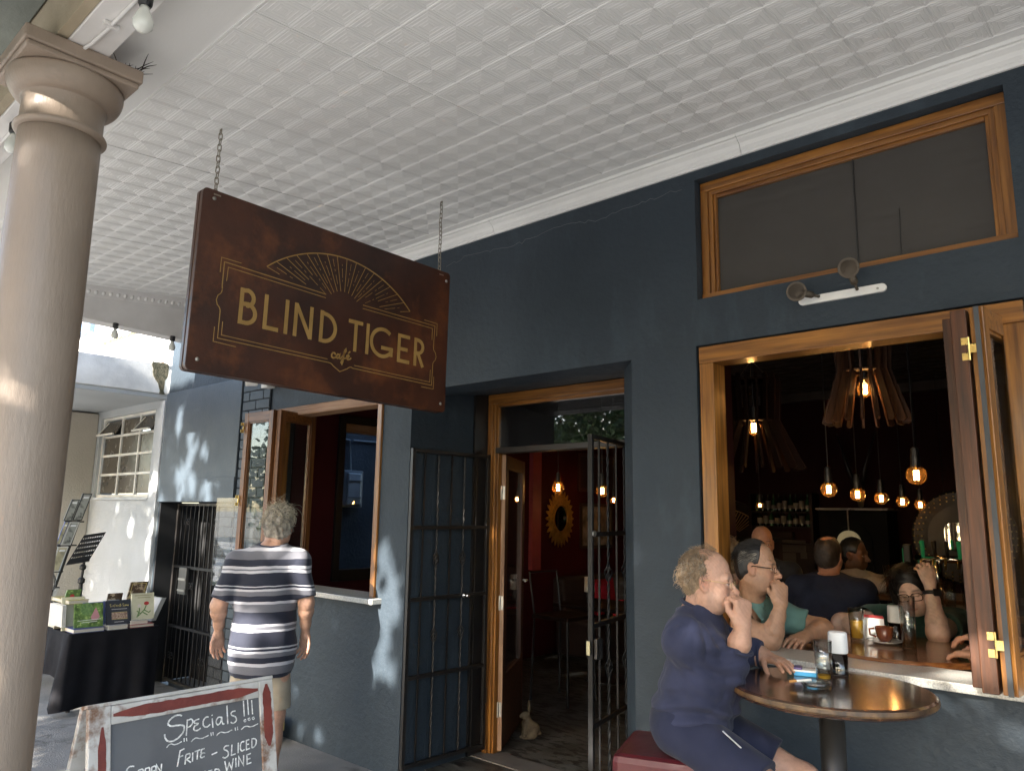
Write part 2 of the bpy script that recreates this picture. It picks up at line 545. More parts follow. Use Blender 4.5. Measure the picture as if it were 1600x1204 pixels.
# a low plastered base at the foot, slightly proud, right of the doorway
# door recess: cheeks and soffit
b = MB()
b2 = MB()
b.prism([(-3.85, D+T+0.001), (-3.85, 3.87), (-4.02, 3.87), (-4.02, D+T+0.001)], (0, 0, -0.02), (1, 0, 0), (0, 1, 0), (0, 0, 2.62))
b2.prism([(-2.098, D+0.003), (-2.285, 3.485), (-2.285, 4.0), (-2.0, 4.0), (-2.0, D+T+0.001), (-2.098, D+T+0.001)], (0, 0, -0.02), (1, 0, 0), (0, 1, 0), (0, 0, 2.62))
b.build('recess_cheek', m_blue, B)
b2.build('recess_cheek', m_blue, B)
b = MB().prism([(D+T+0.002, 2.457), (4.0, 2.525), (4.0, 3.3), (D+T+0.002, 3.3)], (-3.849, 0, 0), (0, 1, 0), (0, 0, 1), (1.745, 0, 0))
b.build('recess_soffit', m_blue, B)
MB().box(-4.02, -3.832, 3.872, 4.06, -0.02, 2.55).build('recess_dark_strip', m_iron, B)  # black box at the back end of the left cheek

# the crack under the cornice: a thin irregular line of bare plaster
rr = random.Random(3)
pts = []; x = -3.55
while x < -1.75:
    pts.append((x, 3.305+0.012*math.sin(x*9)+rr.uniform(-0.012, 0.012)-0.02*(x+1.75)*-0.4)); x += rr.uniform(0.02, 0.05)
MB().ribbon(pts, 0.0022, (0, D-0.0015, 0), (1, 0, 0), (0, 0, 1), (0, 0.001, 0)).build('wall_crack', mat('bare_plaster', (0.13, 0.14, 0.145), 0.9), B)

# moulded cornice between wall and ceiling
def cove(b, x0, x1):
    zc = 3.478
    prof = [(D+0.002, 3.392), (D-0.012, 3.392), (D-0.016, 3.402), (D-0.022, 3.408), (D-0.026, 3.425), (D-0.036, 3.442), (D-0.050, 3.452), (D-0.056, 3.456), (D-0.060, 3.462), (D-0.072, 3.464), (D-0.076, zc), (D+0.002, 3.52)]
    b.prism(prof, (x0, 0, 0), (0, 1, 0), (0, 0, 1), (x1-x0, 0, 0))
b = MB(); xs = [-6.35, -5.0, -3.1, -1.45, 0.6, 3, XR]
for a, c in zip(xs[:-1], xs[1:]): cove(b, a+0.0012, c-0.0012)
b.build('cornice', m_cornice, B)

# --- frames of the right window
def frame_rect(b, x0, x1, z0, z1, wd, y0, y1, head=None, foot=None):
    h = wd if head is None else head; f = wd if foot is None else foot
    b.box(x0, x0+wd, y0, y1, z0, z1-h-0.0005)
    b.box(x1-wd, x1, y0, y1, z0, z1-h-0.0005)
    b.box(x0, x1, y0-0.002, y1, z1-h, z1)
    if f: b.box(x0+wd+0.0005, x1-wd-0.0005, y0, y1, z0, z0+f)
x0, x1, z0, z1 = win_r
wf = MB().box(x0+0.012, x1-0.004, D+0.004, D+0.13, z1-0.09, z1-0.008).build('window_frame', w_or['x'], B, bevel=0.003)
MB().box(x0+0.012, x0+0.085, D+0.008, D+0.13, 1.072, z1-0.0905).build('jamb', w_or['z'], wf, bevel=0.003)
MB().box(x1-0.078, x1-0.004, D+0.008, D+0.13, 1.072, z1-0.0905).build('jamb', w_or['z'], wf, bevel=0.003)
MB().box(-1.735, -0.372, 3.212, D+T-0.01, 1.036, 1.070).build('window_sill', m_terr, B, bevel=0.004)
# --- transom window above it
x0, x1, z0, z1 = trn_r
y0 = D+0.05
tw = MB()
tw.box(x0+0.004, x1-0.004, y0, y0+0.08, z1-0.052, z1-0.004)
tf = tw.build('transom_window', w_or['x'], B, bevel=0.003)
b = MB(); b.box(x0+0.06, x1-0.06, y0+0.010, y0+0.07, z1-0.074, z1-0.0525); b.box(x0+0.082, x1-0.082, y0+0.022, y0+0.06, z1-0.092, z1-0.0745); b.build('bead', w_or['x'], tf, bevel=0.002)
MB().box(x0+0.004, x1-0.004, y0-0.006, y0+0.08, z0+0.004, z0+0.036).build('bottom_rail', w_or['x'], tf, bevel=0.003)
for s in (0, 1):
    b = MB()
    for dx, wd, dy in ((0.004, 0.0395, 0.0), (0.044, 0.022, 0.010), (0.0665, 0.014, 0.022)):
        xa = x0+dx if s == 0 else x1-dx-wd
        b.box(xa, xa+wd, y0+dy+0.001, y0+0.07, z0+0.0365, z1-0.0525)
    b.build('stile', w_or['z'], tf, bevel=0.002)
MB().box(x0+0.0795, x1-0.0795, y0+0.04, y0+0.046, z0+0.036, z1-0.0925).build('pane', g_dark, tf)
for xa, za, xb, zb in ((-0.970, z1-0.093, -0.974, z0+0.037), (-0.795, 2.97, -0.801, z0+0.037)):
    MB().tube([(xa, y0+0.034, za), (xb, y0+0.034, zb)], 0.0026 if xa < -.9 else .0016, 6).build('cord', m_black_pl, tf)  # thin dark lines running down the front of the pane
MB().box(x0-0.1, x1+0.1, D+T+0.03, D+T+0.05, z0-0.1, z1+0.06).build('backing_board', mat('dark_board', (0.03, 0.028, 0.026), 0.7), tf)  # plain dark sheet set behind the pane
# --- left window
x0, x1, z0, z1 = win_l
lf = MB().box(x0+0.004, x1-0.004, D-0.012, D+0.14, z1-0.075, z1-0.004).build('window_frame', w_pale['x'], B, bevel=0.003)
MB().box(x1-0.052, x1-0.004, D-0.014, D+0.14, 1.078, z1-0.0755).build('jamb', w_or['z'], lf, bevel=0.003)
MB().box(x0+0.004, x0+0.07, D+0.004, D+0.14, 1.078, z1-0.0755).build('jamb', w_or['z'], lf, bevel=0.003)
MB().box(-5.66, -4.085, 3.195, D+T-0.01, 1.041, 1.076).build('window_sill', m_terr, B, bevel=0.004)

# --- folding shutter leaves
def leaf(name, p0, p1, z0, z1, th, mats, st=0.055, glass=g_win, hinges=(), parent=B, top=0.075, bot=0.12):
    """glazed leaf standing on the line p0-p1 (plan), thickness th"""
    p0 = Vector((*p0, 0)); p1 = Vector((*p1, 0)); d = (p1-p0); L = d.length; d.normalize(); n = Vector((-d.y, d.x, 0))
    def bar(b, a, c, za, zb, t=th):
        k = len(b.v); b.box(a, c, -t/2, t/2, za, zb)
        for i in range(k, len(b.v)):
            q = b.v[i]; w3 = p0+d*q[0]+n*q[1]; b.v[i] = (w3.x, w3.y, q[2])
        return b
    o = bar(MB(), 0, st, z0, z1).build(name, mats['z'], parent, bevel=0.003)
    bar(MB(), L-st, L, z0, z1).build('stile', mats['z'], o, bevel=0.003)
    bar(MB(), st+0.0004, L-st-0.0004, z1-top, z1-0.001, th-0.002).build('rail', mats['x'], o, bevel=0.002)
    bar(MB(), st+0.0004, L-st-0.0004, z0+0.001, z0+bot, th-0.002).build('rail', mats['x'], o, bevel=0.002)
    bb = MB()
    for a, c, za, zb in ((st+0.0004, st+0.012, z0+bot, z1-top), (L-st-0.012, L-st-0.0004, z0+bot, z1-top), (st+0.012, L-st-0.012, z1-top-0.012, z1-top), (st+0.012, L-st-0.012, z0+bot, z0+bot+0.012)):
        bar(bb, a, c, za+0.0005, zb-0.0005, th*0.6)
    bb.build('glazing_bead', mats['z'], o)
    if glass: bar(MB(), st+0.0122, L-st-0.0122, z0+bot+0.0125, z1-top-0.0125, 0.004).build('glass_pane', glass, o)
    for hp, hz in hinges:
        q = p0+d*hp[0]+n*hp[1]
        h = MB(); h.tube([(q.x, q.y, hz-0.042), (q.x, q.y, hz+0.042)], 0.0042, 8)
        for s, zo, hh in ((1, 0, 0.016), (-1, 0.028, 0.013), (-1, -0.028, 0.013)):
            c = q + Vector(hp[2])*0.013*s
            e = Vector(hp[2])*0.010; nn = Vector((-e.y, e.x, 0)).normalized()*0.003
            h.prism([(-1, -1), (1, -1), (1, 1), (-1, 1)], c+Vector((0, 0, hz+zo))-nn*0.5, e, (0, 0, hh), nn)
        h.build('hinge', m_brass, o)
    return o
# right window, three leaves folded against the right jamb
leaf('shutter', (-0.500, 3.060), (-0.452, 3.470), 1.078, 2.415, 0.046, w_or, hinges=[((0.0, 0.0, (0, 1, 0)), 2.2)])
leaf('shutter', (-0.556, 3.050), (-0.548, 3.470), 1.078, 2.410, 0.050, w_br, hinges=[((-0.006, -0.028, (1, 0, 0)), 2.26), ((-0.006, -0.028, (1, 0, 0)), 1.24)])
leaf('shutter', (-0.604, 3.130), (-0.602, 3.480), 1.078, 2.402, 0.040, w_br)
b = MB().box(-0.503, -0.487, 3.034, 3.0366, 1.08, 2.41); b.build('seal_strip', mat('grey_seal', (0.05, 0.055, 0.06), 0.6), B)
# left window, two leaves folded open
leaf('shutter', (-5.235, 3.075), (-5.635, 3.055), 1.085, 2.42, 0.044, w_mid, hinges=[((0.395, 0.03, (0, 1, 0)), 2.30), ((0.395, 0.03, (0, 1, 0)), 1.72)])
leaf('shutter', (-5.205, 3.085), (-5.30, 3.47), 1.085, 2.42, 0.044, w_mid, st=0.05)

# --- brick strip left of the left window, below the raised panel
def bricks(parent, x0, x1, z0, z1, y, mb, mj, L=0.225, H=0.083, jt=0.009, proud=0.010, axis='y', sgn=-1, seed=1, name='brick'):
    rg = random.Random(seed)
    P = MB()
    if axis == 'y': P.box(x0, x1, y-0.004, y+0.02, z0, z1)
    else: P.box(y-0.004, y+0.02, x0, x1, z0, z1)
    bed = P.build('mortar_bed', mj, parent)
    base = {}
    r = 0; z = z0
    while z < z1-0.02:
        h = min(H, z1-z)
        x = x0 - (L/2 if r % 2 else 0)
        while x < x1-0.01:
            a = max(x, x0); c = min(x+L, x1)
            if c-a > 0.03:
                key = (round(c-a, 3), round(h, 3))
                if key not in base:
                    q = MB(); hl = (c-a-jt)/2; hh = (h-jt)/2
                    if axis == 'y': q.box(-hl, hl, -proud, 0.01, -hh, hh)
                    else: q.box(-0.01, proud, -hl, hl, -hh, hh)
                    o = q.build(name, mb, loc=(0, 0, 0), bevel=0.004)
                    base[key] = o; o.parent = parent
                else:
                    o = base[key].copy(); COL.objects.link(o)
                loc = ((a+c)/2, y-0.004 if axis == 'y' else y, z+h/2)
                if axis == 'y': loc = (loc[0], loc[1]-rg.uniform(0, 0.002), loc[2])
                else: loc = (y+rg.uniform(0, 0.003), (a+c)/2, z+h/2)
                o.location = Vector(loc)-ORI[parent]
                o.rotation_euler = (rg.uniform(-.012, .012), rg.uniform(-.012, .012), rg.uniform(-.02, .02))
            x += L
        z += H; r += 1
bricks(B, -6.10, -5.655, 0.005, 2.76, D-0.006, m_bluebrick, m_joint, seed=2)
# --- smooth raised panel over the alley gate
MB().box(-7.64, -6.12, D-0.028, D-0.002, 1.712, 2.80).build('raised_panel', m_bluelite, B, bevel=0.006)
MB().box(-7.10, -6.12, D-0.036, D-0.0285, 1.714, 1.93).build('panel_patch', m_bluelite, B, bevel=0.003)
# --- black brick reveals of the alley mouth
bricks(B, D+0.003, 3.70, 0.0, 1.70, -7.632, m_blkbrick, m_blkjoint, L=0.26, H=0.085, axis='x', seed=5)
bricks(B, -6.358, -6.105, 0.005, 1.70, D-0.006, m_blkbrick, m_blkjoint, seed=6)

# --- door frame, fanlight and open door leaf
DY = 4.0
df = MB().box(-3.828, -2.29, DY, DY+0.10, 2.455, 2.522).build('door_frame', w_or['x'], B, bevel=0.004)
b = MB()
for dx, wd, dy in ((0, 0.045, 0.0), (0.0455, 0.022, 0.015), (0.068, 0.018, 0.03)):
    b.box(-3.828+dx, -3.828+dx+wd, DY+dy, DY+0.10, 0, 2.4545)
b.build('jamb', w_or['z'], df, bevel=0.003)
MB().box(-2.36, -2.29, DY, DY+0.10, 0, 2.4545).build('jamb', w_or['z'], df, bevel=0.003)
MB().box(-3.7415, -2.3605, DY+0.02, DY+0.08, 2.43, 2.4545).build('bead', w_or['x'], df)
MB().box(-3.7415, -2.3605, DY-0.004, DY+0.10, 2.085, 2.125).build('transom_bar', mat('dark_bar_paint', (0.03, 0.026, 0.024), 0.5), df, bevel=0.003)
MB().box(-3.741, -2.361, DY+0.045, DY+0.05, 2.1255, 2.4295).build('fanlight_pane', g_fan, df)
MB().box(-3.85, -2.285, 3.90, 4.10, -0.01, 0.02).build('door_threshold', mat('worn_threshold', (0.12, 0.11, 0.10), 0.7), B)
def door_leaf():
    p0 = Vector((-3.735, 4.075, 0)); p1 = Vector((-4.15, 4.77, 0)); d = (p1-p0); L = d.length; d.normalize(); n = Vector((-d.y, d.x, 0))
    def bar(b, a, c, za, zb, t0, t1):
        k = len(b.v); b.box(a, c, t0, t1, za, zb)
        for i in range(k, len(b.v)):
            q = b.v[i]; w3 = p0+d*q[0]+n*q[1]; b.v[i] = (w3.x, w3.y, q[2])
        return b
    o = bar(MB(), 0.003, 0.105, 0.03, 2.08, -0.022, 0.022).build('door', w_br['z'], B, bevel=0.003)
    bar(MB(), 0, 0.0028, 0.031, 2.079, -0.021, 0.021).build('door_edge', w_pale['z'], o)
    bar(MB(), L-0.10, L, 0.03, 2.08, -0.022, 0.022).build('stile', w_br['z'], o, bevel=0.003)
    bar(MB(), 0.1052, L-0.1002, 1.98, 2.079, -0.021, 0.021).build('rail', w_br['x'], o, bevel=0.003); bar(MB(), 0.1052, L-0.1002, 0.031, 0.52, -0.021, 0.021).build('rail', w_br['x'], o, bevel=0.003)
    bar(MB(), 0.1052, L-0.1002, 0.5205, 1.9795, -0.003, 0.003).build('glass_pane', g_win, o)
    for z in (0.30, 1.02, 1.80):
        h = MB(); q = p0+n*-0.02
        h.tube([(q.x-0.02, q.y-0.02, z-0.05), (q.x-0.02, q.y-0.02, z+0.05)], 0.007, 8)
        bar(h, -0.003, 0, z-0.048, z+0.048, -0.018, 0.012)
        h.build('hinge', m_galv, o)
    h = MB(); q = p0+d*(L-0.05)
    h.tube([q+Vector((0, 0, 1.12))-n*0.02, q+Vector((0, 0, 1.12))-n*0.06, q+Vector((0, 0, 1.12))-n*0.06-d*0.1], 0.008, 8)
    h.build('handle', m_galv, o)
door_leaf()

# ---------------------------------------------------------------- verandah: ceiling, beam, eaves
SL = math.atan(0.08)
CX, CY = 0.139, 0.1355
cel = thing('ceiling', '', '', (-1.5, 2.1, ceil_z(2.1)))
del cel['label'], cel['category']
cel['kind'] = 'structure'
b = MB()
ya, yb = 0.69, D+0.01
b.prism([(ya, ceil_z(ya)), (yb, ceil_z(yb)), (yb, 3.72), (ya, 3.72)], (-6.5, 0, 0), (0, 1, 0), (0, 0, 1), (XR+6.5, 0, 0))
b.build('ceiling_backing', m_ceil, cel)
NX, NY = 5, 3
def embossed():
    b = MB()
    # concentric pressed ridges; profile of (half size fraction, drop)
    prof = [(0.499, 0.0004), (0.492, 0.0017), (0.480, 0.0017), (0.470, 0.0002), (0.430, 0.0002), (0.422, 0.0015), (0.412, 0.0015), (0.403, 0.0002),
            (0.312, 0.0002), (0.303, 0.0013), (0.293, 0.0013), (0.284, 0.0002), (0.200, 0.0002), (0.191, 0.0012), (0.181, 0.0012), (0.172, 0.0002), (0.100, 0.0002), (0.090, 0.0012), (0.0, 0.0012)]
    for i in range(NX):
        for j in range(NY):
            cx = (i-(NX-1)/2)*CX; cy = (j-(NY-1)/2)*CY
            k = len(b.v)
            for s, h in prof[:-1]:
                for sx, sy in ((-1, -1), (1, -1), (1, 1), (-1, 1)):
                    b.v.append((cx+sx*s*CX, cy+sy*s*CY, -h))
            m = len(prof)-1
            for q in range(m-1):
                for t in range(4):
                    b.f.append((k+q*4+t, k+q*4+(t+1) % 4, k+(q+1)*4+(t+1) % 4, k+(q+1)*4+t))
            b.f.append(tuple(k+(m-1)*4+t for t in range(4)))
    return b
first = None
yt = 3.135
rg = random.Random(11)
for j in range(5):
    yc = yt-(j+0.5)*NY*CY*math.cos(SL)-j*0.0035
    for i in range(12):
        xc = 1.30-(i+0.5)*NX*CX-i*0.0022
        zc = ceil_z(yc)-0.0008-rg.uniform(0, 0.0012)
        p = Vector((xc, yc, zc))-ORI[cel]
        if first is None:
            first = embossed().build('embossed_panel', m_ceil, None)
            first.parent = cel; first.location = p; first.rotation_euler = (SL, 0, 0)
        else:
            share(first, 'embossed_panel', cel, p, (SL+rg.uniform(-.001, .001), 0, 0))
# seam battens between the sheets
b = MB()
for j in range(0, 6):
    y = yt-j*(NY*CY*math.cos(SL)+0.0035)+0.001
    b.beam((1.3, y, ceil_z(y)-0.002), (-6.3, y, ceil_z(y)-0.002), 0.004, 0.006)
for i in range(1, 12, 2):
    x = 1.30-i*(NX*CX+0.0022)+0.001
    b.beam((x, yt, ceil_z(yt)-0.002), (x, 1.1, ceil_z(1.1)-0.002), 0.003, 0.0055)
b.build('seam', m_ceil, cel)

vb = MB().prism([(0.69, 3.20), (0.82, 3.20), (0.82, ceil_z(0.82)+0.02), (0.69, ceil_z(0.82)+0.02)], (-6.5, 0, 0), (0, 1, 0), (0, 0, 1), (XR+6.5, 0, 0)).build('verandah_beam', m_beamw, loc=(-2, 0.75, 3.2), bevel=0.004)
vb['label'] = 'long white painted beam resting on the column along the street edge'; vb['category'] = 'beam'
fb = MB().prism([(0.655, 3.205), (0.688, 3.205), (0.688, 3.60), (0.655, 3.60)], (-6.5, 0, 0), (0, 1, 0), (0, 0, 1), (XR+6.5, 0, 0)).build('fascia_board', m_tan, loc=(-2, 0.67, 3.2))
fb['label'] = 'tan painted fascia on the street side of the white beam'; fb['category'] = 'fascia'
ev = thing('eaves', 'grey green timber eaves boards projecting over the street above the column', 'eaves', (-2, 0.4, 3.4))
for k in range(5):
    y1 = 0.65-k*0.125
    bx = MB().prism([(y1-0.12, 3.40-0.02*k), (y1, 3.40-0.02*k+0.004), (y1, 3.43), (y1-0.12, 3.43)], (-6.5, 0, 0), (0, 1, 0), (0, 0, 1), (XR+6.5, 0, 0))
    bx.build('board', m_eave, ev, bevel=0.004)
b = MB().prism([(0.02, 3.30), (0.66, 3.44), (D+T, 3.74), (D+T, 3.78), (0.02, 3.42)], (-6.45, 0, 0), (0, 1, 0), (0, 0, 1), (XR+6.45, 0, 0))
b.build('roof_sheet', mat('roof_sheet_metal', (0.25, 0.26, 0.25), 0.5), ev)

# cross beam that closes the far end
ln = thing('cross_beam', 'deep white painted beam closing the far end of the ceiling', 'beam', (-6.42, 2.0, 3.1))
MB().prism([(0.70, 3.17), (D-0.004, 3.075), (D-0.004, 3.50), (0.70, 3.30)], (-6.50, 0, 0), (0, 1, 0), (0, 0, 1), (0.15, 0, 0)).build('beam', m_beamw, ln, bevel=0.004)
b = MB()
b.prism([(-6.349, 0), (-6.29, 0), (-6.30, -0.03), (-6.335, -0.07), (-6.349, -0.085)], (0, 0.83, ceil_z(0.83)+0.001), (1, 0, 0), (0, 0, 1), (0, D-0.08-0.83, ceil_z(D-0.08)-ceil_z(0.83)))
b.build('moulding', m_beamw, ln)
b = MB(); y = 0.9
while y < 3.15:
    z = ceil_z(y)
    b.ball((-6.322, y, z-0.045), 0.018, 6, 4, 1.4); y += 0.055
b.build('egg_ornament', m_beamw, ln, smooth=True)

# ---------------------------------------------------------------- the column
c0 = Vector((-2.835, 0.75, 0))
co = thing('verandah_column', 'beige painted round column with moulded capital under the white beam', 'column', c0)
prof = [(0.134, 0.12), (0.135, 0.6), (0.134, 1.3), (0.132, 2.1), (0.128, 2.925)]
pp = []
for i in range(len(prof)-1):
    for k in range(8):
        t = k/8; pp.append((prof[i][0]*(1-t)+prof[i+1][0]*t, prof[i][1]*(1-t)+prof[i+1][1]*t))
pp.append(prof[-1])
MB().lathe(pp, c0, 64).build('shaft', m_column, co, smooth=True)
cap = [(0.130, 2.924)] + [(0.132+0.013*math.cos(R(a)), 2.938+0.013*math.sin(R(a))) for a in range(-90, 91, 22)] + [(0.129, 2.954), (0.128, 3.03), (0.132, 3.036), (0.133, 3.046)] + \
      [(0.135+0.048*math.sin(R(a)), 3.048+0.072*(1-math.cos(R(a)))) for a in range(0, 91, 10)] + [(0.180, 3.128), (0.10, 3.129)]
MB().lathe(cap, c0, 64).build('capital', m_column, co, smooth=True)
a = MB(); a.box(c0.x-0.178, c0.x+0.178, c0.y-0.178, c0.y+0.178, 3.1295, 3.150); a.box(c0.x-0.187, c0.x+0.187, c0.y-0.187, c0.y+0.187, 3.1505, 3.199)
a.build('abacus', m_column, co, bevel=0.006)
MB().box(c0.x-0.2, c0.x+0.2, c0.y-0.2, c0.y+0.2, 0, 0.12).build('plinth', m_column, co, bevel=0.008)
tw_ = thing('twig_tuft', 'dark dry twigs sprouting from the top of the column capital', 'twigs', (-2.70, 0.89, 3.2))
rg = random.Random(5)
for k in range(15):
    p = Vector((-2.67+rg.uniform(-.06, 0.03), 0.885+rg.uniform(-.03, .045), 3.198)); d = Vector((rg.uniform(-.2, .6), rg.uniform(-.3, 1.0), rg.uniform(0.3, 1.2))).normalized()
    L = rg.uniform(0.03, 0.085)
    MB().tube([p, p+d*L*0.5+Vector((0, 0, .004)), p+d*L], [0.0022, 0.0018, 0.0006], 5).build('twig', mat('dark_twig', (0.02, 0.014, 0.01), 0.8), tw_)

# ---------------------------------------------------------------- the white building next door
Wb = thing('white_building', 'white rendered neighbouring building with steel window and stained concrete canopy', 'building', (-10, 3.3, 0))
holes_wall(-12.6, -7.662, -0.02, 3.05, D, D+0.2, [(-9.42, -7.90, 1.76, 2.67)]).build('wall', m_white, Wb)
MB().box(-7.86, -7.664, D-0.035, D-0.001, 0, 2.735).build('pilaster', m_white, Wb, bevel=0.006)
b = MB(); b.box(-12.6, -9.50, 2.85, D-0.002, 0, 2.735); b.build('shopfront_pier', m_cream, Wb, bevel=0.01)
MB().box(-13.5, -7.672, 3.9, 4.1, 3.0, 7.5).build('upper_wall', mat('upper_white_paint', (0.78, 0.78, 0.76), 0.8, bump=.4, bscale=50, bdist=.006), Wb)
mat('upper_white_paint', (0.78, 0.78, 0.76), 0.8)
cn = MB().box(-13.0, -7.70, 1.35, 3.9, 2.752, 2.80).build('canopy', m_white, Wb, bevel=0.006)
MB().box(-13.0, -7.69, 1.34, 3.9, 2.8005, 3.105).build('parapet', MATS['upper_white_paint'], cn, bevel=0.008)
rg = random.Random(4)
b = MB()
lf_ = [(3.10+rg.uniform(-.02, .015)+.10*(k/9)**1.5, 3.118-k*.036) for k in range(10)]; rt_ = [(3.27-rg.uniform(0, .03)-.02*(k/9), 3.118-k*.036) for k in range(10)]
b.prism(lf_+rt_[::-1], (-7.6895, 0, 0), (0, 1, 0), (0, 0, 1), (0.006, 0, 0))
b.build('crumbled_edge', m_moss, cn)
MB().box(-11.5, -9.75, 3.892, 3.899, 3.95, 4.0).build('damp_line', m_moss, Wb)
o = MB().beam((-10.6, 3.893, 3.32), (-7.8, 3.893, 3.60), 0.012, 0.022).build('cable_duct', mat('rusty_duct', (0.10, 0.07, 0.05), 0.8), Wb)
# upper window with blue surround
b = MB(); frame_rect(b, -13.6, -11.87, 4.22, 5.6, 0.16, 3.82, 3.899)
ub = b.build('upper_window', mat('blue_trim_paint', (0.08, 0.13, 0.22), 0.6), Wb, bevel=0.01)
MB().box(-13.43, -12.04, 3.87, 3.88, 4.39, 5.43).build('pane', m_pane_brown, ub)
# steel window of three by four panes
x0, x1, z0, z1 = -9.42, -7.90, 1.76, 2.67
yw = D+0.05
sw = MB(); frame_rect(sw, x0, x1, z0, z1, 0.03, yw-0.02, yw+0.02)
swo = sw.build('steel_window', mat('white_window_paint', (0.72, 0.70, 0.64), 0.5), Wb, bevel=0.003)
gx = [x0+0.03, x0+0.54, x0+1.03, x1-0.03]; gz = [z0+0.03, z0+0.255, z0+0.47, z0+0.69, z1-0.03]
b = MB()
for x in gx[1:-1]: b.box(x-0.014, x+0.014, yw-0.016, yw+0.016, gz[0]+0.0005, gz[-1]-0.0005)
for k, z in enumerate(gz[1:-1]):
    for a, c in zip(gx[:-1], gx[1:]): b.box(a+0.015, c-0.015, yw-0.015, yw+0.015, z-0.013, z+0.013)
b.build('glazing_bar', MATS['white_window_paint'], swo)
for i in range(3):
    for j in range(4):
        a, c, e, f = gx[i]+0.016, gx[i+1]-0.016, gz[j]+0.014, gz[j+1]-0.014
        q = MB()
        if j == 3 and i != 1:     # hoppers that stand open
            t = 0.09
            q.box(a, c, yw, yw+0.004, e, f)
            q.xf(lambda v: Vector((v.x, v.y-(f-v.z)*0.45, v.z)))
            q.build('pane', m_pane_brown, swo)
            q = MB(); q.beam((a+.01, yw-0.1, e), (a+0.10, yw-0.012, f-0.01), 0.012, 0.008); q.beam((a, yw-0.10, e), (c, yw-0.10, e), 0.02, 0.02)
            q.build('stay', MATS['white_window_paint'], swo)
            MB().box(a, c, yw+0.09, yw+0.1, e, f).build('dark_gap', mat('dark_room', (0.015, 0.012, 0.01), 0.9), swo)
        else:
            q.box(a, c, yw, yw+0.004, e, f); q.build('pane', m_pane_brown, swo)
MB().box(x0-0.02, x1+0.02, D-0.03, D+0.06, z0-0.03, z0-0.002).build('window_sill', m_white, Wb, bevel=0.004)

# ---------------------------------------------------------------- the room behind the wall
def struct(name, b, m, **kw):
    o = b.build(name, m, **kw); o['kind'] = 'structure'; return o
struct('interior_floor', MB().box(-5.98, 4.0, D+T+0.001, 10.5, -0.1, 0.012), m_ifloor)
struct('interior_ceiling', MB().box(-5.98, 4.0, D+T+0.001, 10.5, 3.36, 3.5), m_iceil)
b = MB()
for k in range(30):
    y = 3.7+k*0.225
    b.box(-5.85, 3.9, y, y+0.05, 3.348, 3.3598)
    b.box(-5.85, 3.9, y+0.09, y+0.115, 3.352, 3.3598)
struct('interior_ceiling_relief', b, m_iceil)
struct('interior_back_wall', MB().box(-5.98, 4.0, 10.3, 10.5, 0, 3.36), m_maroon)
struct('interior_back_cornice', MB().box(-5.86, 3.9, 10.22, 10.299, 3.24, 3.357), mat('dim_cornice', (0.08, 0.07, 0.065), 0.7, spec=.1))
struct('interior_left_wall', holes_wall(D+T+0.001, 10.3, 0, 3.36, -5.98, -5.86, [(4.10, 4.95, 1.02, 2.54)], axis='x'), m_maroon_lit)
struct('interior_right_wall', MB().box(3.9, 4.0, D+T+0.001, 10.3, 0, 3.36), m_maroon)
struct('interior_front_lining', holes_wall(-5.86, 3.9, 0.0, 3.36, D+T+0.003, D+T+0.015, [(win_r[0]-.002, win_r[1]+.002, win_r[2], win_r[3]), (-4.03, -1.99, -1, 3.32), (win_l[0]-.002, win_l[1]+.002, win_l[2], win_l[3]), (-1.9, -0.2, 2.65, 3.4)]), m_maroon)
b = MB(); b.box(-4.10, -4.03, D+T+0.02, 4.06, 0, 3.36); b.box(-1.99, -1.92, D+T+0.02, 4.06, 0, 3.36); b.box(-4.03, -1.99, 4.005, 4.07, 2.53, 3.36); b.box(-2.288, -1.99, 4.004, 4.06, 0, 2.53)
struct('interior_porch_wall', b, m_maroon)
# side window in the left wall
sw2 = thing('sash_window', 'black framed side window showing the blue alley wall outside', 'window', (-5.9, 4.5, 1.0))
f = MB()
f.box(-5.95, -5.83, 4.10, 4.17, 1.02, 2.54); f.box(-5.95, -5.83, 4.88, 4.95, 1.02, 2.54); f.box(-5.95, -5.83, 4.1705, 4.8795, 1.02, 1.12); f.box(-5.95, -5.83, 4.1705, 4.8795, 2.47, 2.54)
f.build('frame', mat('black_window_paint', (0.012, 0.010, 0.010), 0.4), sw2, bevel=0.004)
MB().box(-5.93, -5.86, 4.171, 4.879, 2.385, 2.4695).build('blind_rail', w_pale['y'], sw2, bevel=0.004)
MB().box(-5.905, -5.90, 4.171, 4.879, 1.121, 2.384).build('pane', thin_glass('side_glass', (0.9, 0.92, 0.92), 1.45), sw2)
slab('alley_ground', -7.6, -5.99, D+T+0.01, 10.5, -0.1, -0.004, m_tarmac)
al = MB().box(-7.63, -7.0, 4.02, 10.5, 0, 5.0).build('alley_wall', mat('alley_blue_paint', (0.065, 0.085, 0.115), 0.7, bump=0.7, bscale=30, bdist=0.01), loc=(-7.3, 7, 0))
tag(al, 'rough blue alley wall seen through the side window', 'wall')
